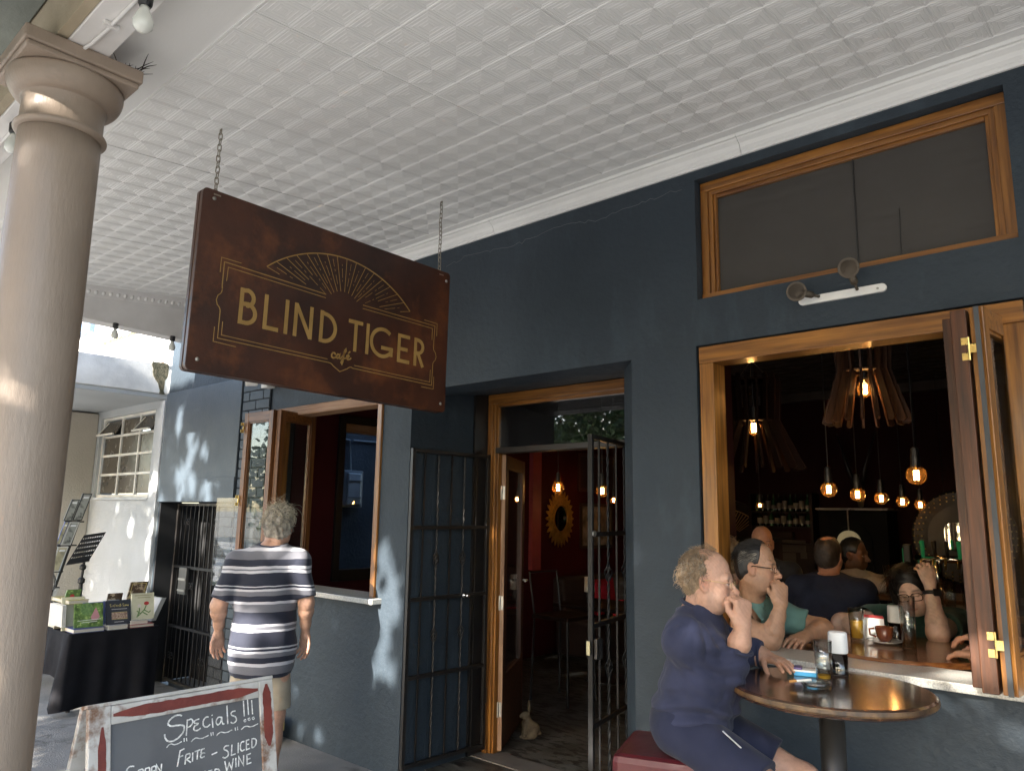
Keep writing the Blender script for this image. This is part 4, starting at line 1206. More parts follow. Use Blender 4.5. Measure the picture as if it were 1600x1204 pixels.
# the rear frame of the A
RV = Vector((-math.sin(la)*1.25, 0, -math.cos(la))).normalized()
ro = BO+BN*-0.052
for u in (0.0, BW-0.05): MB().prism([(u, 0), (u+0.05, 0), (u+0.05, 1.01), (u, 1.01)], ro, BU, RV, Vector((-0.022, 0, 0))).build('rear_leg', m_fr, cb, bevel=0.003)
MB().prism([(0.051, 0.05), (BW-0.051, 0.05), (BW-0.051, 0.9), (0.051, 0.9)], ro+Vector((-0.004, 0, 0)), BU, RV, Vector((-0.010, 0, 0))).build('rear_panel', m_red, cb)
# chalk writing
ck = MB()
def done(nm):
    global ck
    ck.build(nm, m_chalk, cb); ck = MB()
def cs(pts, wd=0.0042):
    # a little tremble, chalk is never even
    q = []
    for i, (x, y) in enumerate(pts): q.append((x+rg.uniform(-.0006, .0006), y+rg.uniform(-.0006, .0006)))
    ck.ribbon(q, wd, BO+BN*-0.0058, BU, BV, BN*0.0007)
def smooth(pts, n=6):
    out_ = []
    P_ = [pts[0]]+list(pts)+[pts[-1]]
    for i in range(1, len(P_)-2):
        p0, p1, p2, p3 = P_[i-1:i+3]
        for k in range(n):
            t = k/n
            out_.append(tuple(0.5*((2*p1[j])+(-p0[j]+p2[j])*t+(2*p0[j]-5*p1[j]+4*p2[j]-p3[j])*t*t+(-p0[j]+3*p1[j]-3*p2[j]+p3[j])*t**3) for j in (0, 1)))
    out_.append(pts[-1]); return out_
S = smooth
cs(S([(0.293, 0.070), (0.275, 0.066), (0.254, 0.075), (0.246, 0.088), (0.258, 0.096), (0.283, 0.098), (0.299, 0.104), (0.296, 0.122), (0.276, 0.138), (0.254, 0.143), (0.239, 0.134), (0.234, 0.117)]), 0.005)
cs([(0.311, 0.088), (0.306, 0.136)]); cs(S([(0.309, 0.088), (0.325, 0.087), (0.329, 0.097), (0.320, 0.108), (0.309, 0.110)]))
cs(S([(0.352, 0.091), (0.338, 0.093), (0.334, 0.100), (0.347, 0.105), (0.334, 0.112), (0.333, 0.122), (0.344, 0.126), (0.356, 0.120)]))
cs(S([(0.384, 0.090), (0.372, 0.091), (0.365, 0.103), (0.367, 0.116), (0.378, 0.121), (0.389, 0.115)]))
cs([(0.397, 0.097), (0.399, 0.128)]); cs([(0.397, 0.086), (0.3985, 0.089)])
cs(S([(0.431, 0.100), (0.419, 0.098), (0.411, 0.109), (0.416, 0.121), (0.427, 0.116), (0.432, 0.100), (0.434, 0.120), (0.441, 0.122)]))
cs([(0.453, 0.065), (0.453, 0.126)])
cs(S([(0.484, 0.088), (0.470, 0.089), (0.468, 0.099), (0.482, 0.107), (0.485, 0.120), (0.473, 0.126), (0.464, 0.122)]))
for x0_, y0_, y1_ in ((0.515, 0.060, 0.112), (0.531, 0.058, 0.110), (0.547, 0.062, 0.110)):
    cs([(x0_, y0_), (x0_+0.001, y1_)]); cs(arc(x0_+0.003, y1_+0.014, 0.004, 0, 330, 8), 0.003)
done('heading_writing')
def wave(a, c): cs(S([(a, 0.158-0.02*(a-.24)), (a+(c-a)*.25, 0.150-0.02*(a-.24)), (a+(c-a)*.6, 0.155-0.02*(a-.24)), (c, 0.150-.02*(a-.24))]), 0.0032)
wave(0.240, 0.290); wave(0.322, 0.382); wave(0.411, 0.468); wave(0.502, 0.568)
for x in (0.298, 0.306, 0.391, 0.399, 0.480, 0.488): cs([(x, 0.141), (x+0.001, 0.152)], 0.003)
done('chalk_wave')
# FRITE - SLICED
cs([(0.284, 0.178), (0.274, 0.222)]); cs([(0.283, 0.177), (0.299, 0.173)]); cs([(0.279, 0.195), (0.294, 0.193)])
cs([(0.303, 0.193), (0.299, 0.221)]); cs(S([(0.303, 0.193), (0.316, 0.192), (0.316, 0.202), (0.303, 0.207)])); cs([(0.305, 0.207), (0.319, 0.219)])
cs([(0.327, 0.191), (0.325, 0.218)])
cs([(0.334, 0.189), (0.352, 0.187)]); cs([(0.343, 0.189), (0.341, 0.215)])
cs(S([(0.368, 0.187), (0.357, 0.188), (0.356, 0.199), (0.364, 0.199), (0.355, 0.201), (0.354, 0.212), (0.367, 0.211)], 3))
cs([(0.392, 0.210), (0.412, 0.207)])
cs(S([(0.454, 0.195), (0.441, 0.194), (0.436, 0.203), (0.449, 0.212), (0.450, 0.225), (0.438, 0.231), (0.431, 0.226)]))
cs([(0.465, 0.194), (0.462, 0.227), (0.478, 0.226)])
cs([(0.489, 0.192), (0.487, 0.225)])
cs(S([(0.512, 0.193), (0.501, 0.194), (0.496, 0.208), (0.500, 0.221), (0.512, 0.219)]))
cs([(0.531, 0.190), (0.519, 0.191), (0.518, 0.221), (0.532, 0.219)]); cs([(0.519, 0.205), (0.529, 0.204)])
cs([(0.541, 0.190), (0.539, 0.219)]); cs(S([(0.540, 0.190), (0.555, 0.194), (0.556, 0.208), (0.548, 0.217), (0.538, 0.219)]))
done('menu_writing')
# WINE
cs([(0.437, 0.240), (0.443, 0.272), (0.453, 0.250), (0.461, 0.270), (0.469, 0.238)])
cs([(0.478, 0.238), (0.476, 0.268)]); cs([(0.487, 0.268), (0.489, 0.238), (0.505, 0.266), (0.507, 0.236)])
cs([(0.534, 0.236), (0.519, 0.238), (0.518, 0.267), (0.535, 0.265)]); cs([(0.519, 0.252), (0.531, 0.251)])
# RED (lower, cut by the picture's edge) and the word at the left
cs([(0.355, 0.258), (0.352, 0.288)]); cs(S([(0.355, 0.258), (0.368, 0.258), (0.368, 0.268), (0.355, 0.273)])); cs([(0.357, 0.273), (0.370, 0.287)])
cs([(0.392, 0.258), (0.379, 0.259), (0.378, 0.288), (0.392, 0.287)]); cs([(0.379, 0.272), (0.389, 0.272)])
cs([(0.401, 0.258), (0.400, 0.287)]); cs(S([(0.401, 0.258), (0.415, 0.262), (0.416, 0.277), (0.400, 0.287)]))
cs(S([(0.138, 0.192), (0.124, 0.190), (0.115, 0.200), (0.125, 0.209), (0.138, 0.214), (0.136, 0.228), (0.122, 0.233), (0.112, 0.226)]))
for k, w_ in enumerate((0.152, 0.172, 0.192)): cs([(w_, 0.206), (w_-0.002, 0.232)]); cs(S([(w_, 0.206), (w_+.012, 0.206), (w_+.012, 0.217), (w_, 0.219)]))
cs([(0.207, 0.230), (0.208, 0.204), (0.222, 0.228), (0.223, 0.202)])
done('menu_writing')

# ---------------------------------------------------------------- street stall with books
m_cloth = mat('black_tablecloth', (0.005, 0.005, 0.007), 0.85, col2=(0.008, 0.008, 0.011), vscale=6, spec=.2)
tb = thing('stall_table', 'trestle table covered by a black cloth hanging to the ground beside the white wall', 'table', (-7.7, 2.7, 0))
tx0, tx1, ty0, ty1, tz = -8.7, -6.88, 2.33, 3.05, 0.625
MB().box(tx0, tx1-0.01, ty0+0.01, ty1, tz-0.03, tz-0.004).build('tabletop', mat('trestle_board', (0.25, 0.2, 0.14), 0.7), tb)
for x in (tx0+0.1, tx1-0.1):
    for y in (ty0+0.08, ty1-0.08): MB().tube([(x, y, 0), (x, y, tz-0.031)], 0.018, 8).build('leg', m_black_pl, tb)
def cloth():
    # top sheet plus a skirt with folds; round corner gathers outward
    b = MB(); per = []
    n1, n2 = 44, 30
    for i in range(n1): per.append((tx0+(tx1-tx0)*i/n1, ty0, 0, -1))
    for i in range(n2): per.append((tx1, ty0+(ty1-ty0)*i/n2, 1, 0))
    per.append((tx1, ty1, 1, 0))
    rows = 12
    rg = random.Random(2)
    ph = [rg.uniform(0, 6) for _ in range(4)]
    for j in range(rows+1):
        f = j/rows
        for k, (x, y, nx, ny) in enumerate(per):
            s = (x-tx0) if ny else (tx1-tx0)+(y-ty0)
            corner = math.exp(-(math.hypot(x-tx1, y-ty0)/0.13)**2)
            fold = 0.018*math.sin(s*19+ph[0])+0.012*math.sin(s*37+ph[1]+f)+0.01*math.sin(s*11+ph[2])
            drop = tz-0.03
            zz = tz+0.002-drop*f*(0.97 if nx else 0.60+0.40*min(1, corner*1.3))
            off = f**0.8*(fold+0.02)+corner*0.06*f
            dx = nx*off+(corner*0.05*f if ny else 0); dy = ny*off-(corner*0.05*f if nx else 0)
            b.v.append((x+dx, y+dy, max(0.012, zz)))
    m = len(per)
    for j in range(rows):
        for k in range(m-1): b.f.append((j*m+k, j*m+k+1, (j+1)*m+k+1, (j+1)*m+k))
    k = len(b.v); b.v += [(tx0, ty0, tz+.002), (tx1, ty0, tz+.002), (tx1, ty1, tz+.002), (tx0, ty1, tz+.002)]; b.f.append((k, k+1, k+2, k+3))
    o = b.build('tablecloth', m_cloth, loc=(-7.7, 2.7, tz), smooth=True)
    tag(o, 'black cloth draped over the book stall table down to the pavement', 'tablecloth')
cloth()
m_page = mat('book_pages', (0.62, 0.58, 0.50), 0.8, col2=(0.5, 0.46, 0.39), vscale=4, stretch=(1, 1, 60))
def cover(name, base, c2=None, sc=6, third=None, tl=.55):
    return mat(name, base, 0.35, col2=c2 or tuple(q*.8 for q in base), vscale=sc, third=third, tscale=sc*2, tlo=tl, thi=tl+.06)
def book(label, o, u, v, w_, h_, th, m_, prints=()):
    """o lower left corner of the front cover; u to the right along the cover, v up along it; thickness goes back"""
    o = Vector(o); u = Vector(u).normalized(); v = Vector(v).normalized(); n = u.cross(v).normalized()
    t = thing('book', label, 'book', o, 'books on the stall table')
    b = MB(); b.prism([(0, 0), (w_, 0), (w_, h_), (0, h_)], o-n*0.003, u, v, n*0.003); b.build('front_cover', m_, t)
    MB().prism([(0, 0), (w_, 0), (w_, h_), (0, h_)], o-n*th, u, v, n*0.003).build('back_cover', m_, t)
    MB().prism([(0.003, 0.004), (w_-0.004, 0.004), (w_-0.004, h_-0.004), (0.003, h_-0.004)], o-n*(th-0.0032), u, v, n*(th-0.0064)).build('pages', m_page, t)
    MB().prism([(-0.003, 0), (-0.0005, 0), (-0.0005, h_), (-0.003, h_)], o-n*th, u, v, n*th).build('spine', m_, t)
    for nm, poly_or_strokes, mm, kind in prints:
        b = MB()
        if kind == 'p': b.prism(poly_or_strokes, o+n*0.0004, u, v, n*0.0005)
        else:
            for s in poly_or_strokes: b.ribbon(s, kind, o+n*0.0009, u, v, n*0.0004)
        b.build(nm, mm, t)
    return t
def flat_book(label, x0, x1, y0, y1, z0, th, m_, rot=0.0):
    c = Vector(((x0+x1)/2, (y0+y1)/2, z0)); t = thing('book', label, 'book', c, 'books on the stall table')
    cs_, sn = math.cos(rot), math.sin(rot)
    def rb(b): return b.xf(lambda q: Vector((c.x+(q.x-c.x)*cs_-(q.y-c.y)*sn, c.y+(q.x-c.x)*sn+(q.y-c.y)*cs_, q.z)))
    rb(MB().box(x0, x1, y0, y1, z0+th-.003, z0+th)).build('front_cover', m_, t)
    rb(MB().box(x0, x1, y0, y1, z0, z0+.003)).build('back_cover', m_, t)
    rb(MB().box(x0+.004, x1-.004, y0+.004, y1-.004, z0+.0032, z0+th-.0032)).build('pages', m_page, t)
    rb(MB().box(x0-.003, x0-.0002, y0, y1, z0, z0+th)).build('spine', m_, t)
    return t
m_gy = mat('print_gold', (0.55, 0.46, 0.16), 0.5); m_wh = mat('print_white', (0.7, 0.7, 0.68), 0.5); m_rd = mat('print_red', (0.40, 0.03, 0.03), 0.5)
m_gn = mat('print_green', (0.08, 0.17, 0.05), 0.5, col2=(0.16, 0.26, 0.09), vscale=60); m_pk = mat('print_pink', (0.42, 0.20, 0.22), 0.5)
c_navy = cover('navy_cover', (0.035, 0.04, 0.052)); c_cream = cover('cream_cover', (0.62, 0.60, 0.44)); c_green = cover('garden_cover', (0.16, 0.27, 0.07), (0.04, 0.075, 0.02), 18, third=(0.35, 0.45, 0.16), tl=.58)
c_blue = cover('blue_cover', (0.07, 0.09, 0.28)); c_brown = cover('brown_cover', (0.09, 0.055, 0.03), (0.04, 0.022, 0.012), 10, third=(0.40, 0.32, 0.22)); c_grey = cover('grey_cover', (0.42, 0.42, 0.42)); c_white = cover('white_cover', (0.62, 0.60, 0.56)); c_dk = cover('black_cover', (0.02, 0.02, 0.022))
c_yel = cover('yellow_cover', (0.45, 0.38, 0.14)); c_red = cover('red_cover', (0.35, 0.04, 0.04)); c_sand = cover('sand_cover', (0.40, 0.33, 0.22))
zt_ = tz+0.0025
# flat books along the front edge
flat_book('thick blue book lying flat under the garden book at the table corner', -7.16, -6.90, 2.36, 2.60, zt_, 0.032, c_blue)
flat_book('pale grey book lying flat under the navy book at the front edge', -7.16, -6.90, 2.625, 2.79, zt_, 0.036, c_grey)
flat_book('dark red book lying flat at the bottom of the right hand pile', -7.15, -6.90, 2.81, 3.01, zt_, 0.025, c_red)
flat_book('white book lying flat on the dark red one', -7.14, -6.92, 2.815, 2.965, zt_+0.0255, 0.03, c_white)
flat_book('cream book lying flat along the left side of the stall', -7.75, -7.28, 2.35, 2.54, zt_, 0.035, c_cream)
flat_book('white book lying flat at the far left of the stall', -8.3, -7.80, 2.35, 2.56, zt_, 0.03, c_white)
# standing books, leaning back
tilt = lambda a: Vector((-math.sin(R(a)), 0, math.cos(R(a))))
U = Vector((0.06, 1, 0)).normalized()
book('garden picture book with a green leafy cover standing at the table corner', (-6.955, 2.385, zt_+.034), U, tilt(14), 0.215, 0.195, 0.02, c_green,
     [('picture', [(0.12, 0.08), (0.16, 0.16), (0.19, 0.08), (0.17, 0.055), (0.13, 0.055)], m_pk, 'p'), ('leaf_print', arc(0.09, 0.15, 0.05, 0, 360, 14), m_gn, 'p'), ('title_line', [[(0.02, 0.055), (0.20, 0.062)], [(0.05, 0.04), (0.17, 0.045)]], m_wh, 0.004)])
book('navy book with gold title and a photograph strip, in the middle of the front row', (-6.945, 2.632, zt_+.038), U, tilt(20), 0.195, 0.205, 0.02, c_navy,
     [('title_line', [smooth([(0.040, 0.168), (0.030, 0.172), (0.032, 0.160), (0.040, 0.153), (0.030, 0.15)], 4), [(0.048, 0.152), (0.055, 0.163), (0.058, 0.152)], [(0.064, 0.148), (0.070, 0.172)], [(0.075, 0.152), (0.080, 0.163), (0.084, 0.152)], [(0.088, 0.152), (0.092, 0.163)], [(0.096, 0.152), (0.097, 0.163)], smooth([(0.118, 0.152), (0.108, 0.168), (0.116, 0.17), (0.104, 0.155), (0.112, 0.15), (0.12, 0.16)], 4),
                      smooth([(0.142, 0.170), (0.132, 0.172), (0.134, 0.160), (0.142, 0.155), (0.132, 0.15)], 4), [(0.148, 0.145), (0.150, 0.163), (0.156, 0.157), (0.149, 0.152)], [(0.160, 0.152), (0.161, 0.163)], [(0.170, 0.162), (0.165, 0.157), (0.171, 0.152)], [(0.174, 0.157), (0.179, 0.160), (0.174, 0.152), (0.180, 0.152)]], m_gy, 0.003),
      ('subtitle_line', [[(0.040, 0.128), (0.165, 0.128)]], m_wh, 0.003), ('picture', [(0.04, 0.045), (0.165, 0.045), (0.165, 0.098), (0.04, 0.098)], mat('print_brown', (0.16, 0.09, 0.06), 0.5, col2=(0.45, 0.33, 0.25), vscale=70), 'p'), ('picture_edge', [[(0.04, 0.043), (0.165, 0.043)], [(0.04, 0.1), (0.165, 0.1)]], m_gy, 0.003), ('author_line', [[(0.06, 0.02), (0.135, 0.02)]], m_wh, 0.0025)])
book('cream botanical book with a red flower standing at the right end of the front row', (-6.96, 2.84, zt_+.058), U, tilt(12), 0.185, 0.225, 0.022, c_cream,
     [('title_line', [[(0.02, 0.205), (0.165, 0.205)], [(0.045, 0.186), (0.155, 0.186)]], mat('print_olive', (0.30, 0.29, 0.16), 0.5), 0.006), ('flower', arc(0.12, 0.135, 0.022, 0, 360, 12, 0.016), m_rd, 'p'), ('flower', arc(0.06, 0.115, 0.016, 0, 360, 10), mat('print_pale', (0.66, 0.6, 0.56), 0.5), 'p'),
      ('stem', [smooth([(0.118, 0.12), (0.10, 0.08), (0.05, 0.03)]), smooth([(0.06, 0.10), (0.06, 0.07), (0.04, 0.02)]), [(0.10, 0.08), (0.14, 0.055), (0.155, 0.07)], [(0.07, 0.05), (0.04, 0.075)], [(0.09, 0.06), (0.13, 0.035)]], m_gn, 0.009)])
book('periwinkle blue book standing behind the garden book', (-7.02, 2.47, zt_+.001), U, tilt(10), 0.17, 0.225, 0.03, cover('periwinkle_cover', (0.13, 0.16, 0.36)), [('title_line', [[(0.05, 0.18), (0.15, 0.18)], [(0.05, 0.165), (0.15, 0.165)]], m_wh, 0.004)])
book('pale yellow book standing behind the garden book at its left', (-7.10, 2.34, zt_+.001), U, tilt(16), 0.17, 0.275, 0.02, c_cream, [('title_line', [[(0.03, 0.24), (0.14, 0.24)]], m_rd, 0.012)])
book('tall brown patterned book leaning on the white wall', (-7.25, 2.86, zt_+.001), U, Vector((-0.10, 0.22, 1)), 0.15, 0.36, 0.02, c_brown, [('border', [[(0.015, 0.02), (0.135, 0.02), (0.135, 0.345), (0.015, 0.345), (0.015, 0.02)]], m_gy, 0.004)])
book('dark book with gold ornament leaning behind the navy book', (-7.22, 2.70, zt_+.001), U, Vector((-0.15, 0.15, 1)), 0.12, 0.27, 0.02, c_brown, [('ornament', arc(0.04, 0.12, 0.025, 0, 360, 10), m_gy, 'p')])
book('light blue book leaning between the stand and the navy book', (-7.12, 2.60, zt_+.001), U, Vector((-0.2, 0.30, 1)), 0.13, 0.23, 0.02, cover('pale_blue_cover', (0.40, 0.48, 0.55)))
book('green book with a red spot leaning left of the music stand', (-7.30, 2.36, zt_+.05), U, Vector((-0.3, 0.32, 1)), 0.11, 0.28, 0.03, c_green, [('spot', arc(0.05, 0.22, 0.018, 0, 360, 10), m_rd, 'p'), ('label', [(0.015, 0.02), (0.09, 0.02), (0.09, 0.07), (0.015, 0.07)], c_cream, 'p')])
book('white hardback with red spine lettering standing at the left of the stall', (-7.05, 2.10+0.245, zt_+.038), Vector((-0.9, -0.02, 0)), Vector((0, -0.05, 1)), 0.30, 0.175, 0.03, c_white)
book('beige book leaning between the white and the yellow books', (-7.28, 2.335, zt_+.001), U, Vector((-0.2, 0.35, 1)), 0.12, 0.24, 0.025, c_sand)
flat_book('mustard box shaped book lying on top of the white hardback', -7.5, -7.08, 2.36, 2.52, zt_+0.215, 0.03, c_yel)
book('slim book with brown edges propped against the brick reveal', (-6.99, 3.02, zt_+.03), Vector((-0.35, 1, 0)), Vector((-0.1, 0.45, 1)), 0.05, 0.21, 0.13, c_white)
# music stand
ms = thing('music_stand', 'black perforated music stand rising between the books', 'music stand', (-7.40, 2.55, tz))
MB().tube([(-7.40, 2.55, zt_+0.10), (-7.40, 2.55, zt_+0.36)], 0.017, 10).tube([(-7.40, 2.55, zt_+0.36), (-7.40, 2.555, zt_+0.55)], 0.012, 10).build('column', m_black_pl, ms)
MB().lathe([(0.016, 0), (0.03, 0.01), (0.03, 0.04), (0.018, 0.055)], (-7.40, 2.55, zt_+0.35), 12).lathe([(0.016, 0), (0.028, 0.01), (0.028, 0.035), (0.014, 0.05)], (-7.40, 2.55, zt_+0.47), 12).build('collar', m_black_pl, ms)
for a in (10, 130, 250): MB().tube([(-7.40, 2.55, zt_+0.14), (-7.40+.07*math.cos(R(a)), 2.55+.07*math.sin(R(a)), zt_+0.11), (-7.40+.16*math.cos(R(a)), 2.55+.12*math.sin(R(a)), zt_+0.008)], 0.010, 8).build('leg', m_black_pl, ms)
du = Vector((0.02, 1, 0.15)).normalized(); dv = Vector((-0.22, 0.47, 0.82)).normalized()
po = Vector((-7.38, 2.402, 1.145))
b = MB(); W2, H2 = 0.185, 0.30
cols = 10; rows = 5
def cell(a, c, e, f): b.prism([(a, e), (c, e), (c, f), (a, f)], po, du, dv, du.cross(dv)*0.004)
ys = [0.0]
for j in range(rows): y = 0.06+j*0.048; ys += [y, y+0.016]
ys.append(H2)
for j in range(len(ys)-1):
    if j % 2 == 0: cell(0, W2, ys[j], ys[j+1])
    else:
        for i in range(cols): x = i*W2/(cols-.45); cell(x, x+0.011, ys[j], ys[j+1])
b.build('desk', m_black_pl, ms)
MB().prism([(0, 0), (W2, 0), (W2, 0.05), (0, 0.05)], po, du, du.cross(dv), -dv*0.004).build('ledge', m_black_pl, ms)
MB().tube([(-7.40, 2.555, zt_+0.55), po+du*0.10+dv*0.10], 0.010, 8).tube([po+du*0.03+dv*0.08, po+du*0.17+dv*0.08], 0.007, 8).build('bracket', m_black_pl, ms)
# leaning print boards against the cream pier
def print_board(label, o, u, v, w_, h_, m_, mf, prints=()):
    o = Vector(o); u = Vector(u).normalized(); v = Vector(v).normalized(); n = u.cross(v).normalized()
    t = thing('framed_print', label, 'picture', o, 'old prints leaning against the stall rack')
    MB().prism([(0, 0), (w_, 0), (w_, h_), (0, h_)], o, u, v, -n*0.015).build('board', mf, t)
    e_ = min(.02, w_*.12); MB().prism([(e_, e_), (w_-e_, e_), (w_-e_, h_-e_), (e_, h_-e_)], o+n*0.0003, u, v, n*0.0015).build('print', m_, t)
    MB().prism([(w_*.22, h_*.80), (w_*.78, h_*.80), (w_*.78, h_*.88), (w_*.22, h_*.88)], o+n*0.002, u, v, n*0.0007).build('title_strip', MATS['print_white'], t)
pd = mat('dark_engraving', (0.05, 0.052, 0.045), 0.5, col2=(0.30, 0.30, 0.26), vscale=22, lo=.5, hi=.72)
pt = mat('toned_engraving', (0.45, 0.40, 0.26), 0.5, col2=(0.18, 0.17, 0.10), vscale=14, lo=.3, hi=.6)
pb = mat('pale_engraving', (0.60, 0.60, 0.56), 0.5, col2=(0.35, 0.34, 0.28), vscale=14)
fr_d = mat('dark_frame', (0.03, 0.028, 0.024), 0.5); fr_p = mat('pale_frame', (0.55, 0.53, 0.48), 0.6)
lean = Vector((0.0, 0.30, 0.95))
lean = Vector((-0.10, 0.285, 0.955)); XK = -7.95
rk = thing('display_rack', 'tall sloping timber rack holding old prints above the stall', 'rack', (XK, 2.5, 0))
for du_ in (0.0, 0.09): MB().beam((XK-.02, 2.37+du_, 0.62), (XK-.15, 2.66+du_, 1.70), 0.022, 0.022).build('rail', fr_d, rk)
for z_, y_ in ((0.775, 2.45), (0.90, 2.42), (1.045, 2.44), (1.285, 2.54), (1.508, 2.59)):
    MB().beam((XK-.02-(z_-.62)*.1, y_-.02, z_), (XK-.02-(z_-.62)*.1, y_+.15, z_), 0.03, 0.014).build('ledge', fr_d, rk)
Ur = Vector((0.0, 1, 0))
XB = lambda z_: XK+.005-(z_-.62)*.1
print_board('dark engraving with pale heading at the top right of the rack', (XB(1.52), 2.630, 1.52), Ur, lean, 0.085, 0.275, pd, fr_d)
print_board('small dark engraving at the top left of the rack', (XB(1.515), 2.553, 1.515), Ur, lean, 0.070, 0.215, pd, fr_d)
print_board('dark engraving in a pale frame in the middle row of the rack', (XB(1.29), 2.547, 1.29), Ur, lean, 0.085, 0.225, pd, fr_p)
print_board('blue edged board standing beside the middle engraving', (XB(1.29), 2.505, 1.295), Ur, lean, 0.036, 0.222, pt, mat('blue_board', (0.06, 0.08, 0.25), 0.5))
print_board('pale green engraving in a white mount low on the rack', (XB(1.05), 2.462, 1.05), Ur, lean, 0.088, 0.235, pt, fr_p)
print_board('cream engraving at the left low on the rack', (XB(1.05), 2.412, 1.052), Ur, lean, 0.045, 0.225, pt, mat('tan_frame', (0.45, 0.36, 0.18), 0.6))
print_board('plain grey mount leaning at the foot of the rack', (XB(.78), 2.452, 0.782), Ur, lean, 0.075, 0.12, pb, fr_p)
print_board('gold framed panel standing low on the rack', (XB(.905), 2.405, 0.907), Ur, lean, 0.062, 0.135, pt, mat('ochre_frame', (0.50, 0.36, 0.12), 0.6))
# framed picture and grey notice board on the cream pier
fp = thing('framed_picture', 'wide wooden framed pale picture hung on the cream shopfront pier', 'picture', (-9.6, 2.84, 1.3))
b = MB(); b.box(-10.3, -9.62, 2.825, 2.846, 1.02, 1.09); b.box(-10.3, -9.62, 2.825, 2.846, 1.40, 1.47); b.box(-9.69, -9.62, 2.825, 2.846, 1.0905, 1.3995); b.build('frame', fr_p, fp, bevel=0.004)
MB().box(-10.3, -9.6905, 2.832, 2.845, 1.0905, 1.3995).build('picture', mat('faded_picture', (0.55, 0.48, 0.50), 0.4, col2=(0.38, 0.33, 0.36), vscale=5), fp)
nb_ = thing('notice_board', 'plain grey weathered notice board high on the cream shopfront pier', 'notice board', (-9.9, 2.84, 2.2))
MB().box(-10.9, -9.66, 2.815, 2.846, 1.92, 2.68).build('frame', mat('weathered_frame', (0.24, 0.22, 0.18), 0.7), nb_, bevel=0.004)
MB().box(-10.86, -9.70, 2.808, 2.8145, 1.96, 2.64).build('panel', mat('grey_panel', (0.42, 0.41, 0.36), 0.6), nb_)
cn_ = thing('candle_holder', 'small black wire candle holder on the left of the stall', 'candle holder', (-7.45, 2.37, tz+0.3))
for a in range(0, 360, 60): MB().tube([(-7.55+.035*math.sin(R(t*18))*math.cos(R(a)), 2.36+.035*math.sin(R(t*18))*math.sin(R(a)), zt_+0.25+0.02*t) for t in range(11)], 0.004, 5).build('wire', m_black_pl, cn_)
MB().tube([(-7.55, 2.36, zt_+0.245), (-7.55, 2.36, zt_+0.30)], 0.02, 8).build('foot', m_black_pl, cn_)
# pale wooden block by the wall foot
wb_ = thing('wooden_block', 'pale yellow wooden blocks stacked on the pavement at the wall foot', 'wood block', (-5.1, 3.15, 0))
MB().box(-5.28, -5.06, 3.02, 3.20, 0.0, 0.075).build('block', mat('yellow_block', (0.42, 0.32, 0.12), 0.7), wb_, bevel=0.004)
MB().box(-5.26, -5.05, 3.04, 3.21, 0.0755, 0.15).build('block', MATS['yellow_block'], wb_, bevel=0.004)
# ---------------------------------------------------------------- lamps of the bar
m_fil = emit('lamp_filament', (1.0, 0.68, 0.34), 13.0)
g_amber = thin_glass('amber_glass', (1.0, 0.80, 0.52), 1.5, veil=0.03, veilcol=(0.9, 0.5, 0.18))
def globe(loc, r, label, top, pear=False, grp='hanging filament lamps of the bar', power=1.0):
    t = thing('filament_lamp', label, 'lamp', loc, grp)
    p = Vector(loc)
    MB().tube([p+Vector((0, 0, r+0.075)), (p.x, p.y, top)], 0.0035, 6).build('cord', m_black_pl, t)
    MB().lathe([(0.008, 0.10), (0.018, 0.095), (0.022, 0.05), (0.022, 0.0)], p+Vector((0, 0, r-0.01)), 14).build('socket', m_black_pl, t)
    MB().lathe([(0.0135, 0.0), (0.0135, 0.028)], p+Vector((0, 0, r-0.026)), 12).build('cap', m_brass, t)
    prof = [(0.0002, -r)]
    for k in range(1, 15):
        a = R(-90+k*11.2)
        prof.append((r*math.cos(a)*(1.0 if not pear else (0.78+0.22*(1-k/15))), r*math.sin(a)))
    prof.append((0.014, r*0.99))
    MB().lathe(prof, p, 24).build('globe', g_amber, t, smooth=True)
    b = MB(); n = 6; rf = max(0.010, r*0.20); hf = r*0.48
    pts = []
    for k in range(n*2+1):
        a = k*math.pi/n; pts.append(p+Vector((rf*math.cos(a), rf*math.sin(a), hf if k % 2 else -hf)))
    b.tube(pts, 0.0026*max(1, r/0.045)*power, 5)
    b.build('filament', m_fil, t)
    MB().tube([p+Vector((0, 0, r)), p+Vector((0, 0, hf+.004))], 0.003, 5).build('stem', m_brass, t)
    return t
Zc = 3.36
for loc, r, lab in (((-1.638, 4.761, 1.829), 0.0475, 'glowing globe bulb, leftmost and largest of the low row'), ((-1.640, 5.308, 1.814), 0.0475, 'glowing globe bulb below the horns, second in the low row'), ((-1.676, 5.959, 1.805), 0.0475, 'glowing globe bulb, third in the low row'),
        ((-1.733, 6.728, 1.798), 0.0475, 'glowing globe bulb, fourth in the low row'), ((-1.760, 7.389, 1.785), 0.0475, 'glowing globe bulb under the higher one, fifth in the low row'), ((-1.996, 9.40, 1.770), 0.046, 'tiny glowing bulb at the far right end of the low row'),
        ((-3.80, 8.69, 1.798), 0.038, 'tiny glowing bulb beside the bottle shelf'), ((-0.987, 4.111, 1.870), 0.0475, 'glowing globe bulb hanging higher than the row, nearest the shutters')):
    globe(loc, r, lab, Zc)
globe((-4.698, 5.948, 1.915), 0.062, 'glowing amber globe lamp seen through the doorway above the sunburst mirror', Zc, grp='filament lamps seen through the doorway')
globe((-3.496, 4.999, 1.842), 0.050, 'glowing amber lamp seen through the bars of the right gate', Zc, grp='filament lamps seen through the doorway')
globe((-5.15, 7.6, 1.83), 0.045, 'small glowing lamp deep in the room at the left window', Zc, grp='filament lamps seen through the left window')
globe((-4.80, 7.9, 1.78), 0.045, 'second small glowing lamp deep in the room at the left window', Zc, grp='filament lamps seen through the left window')

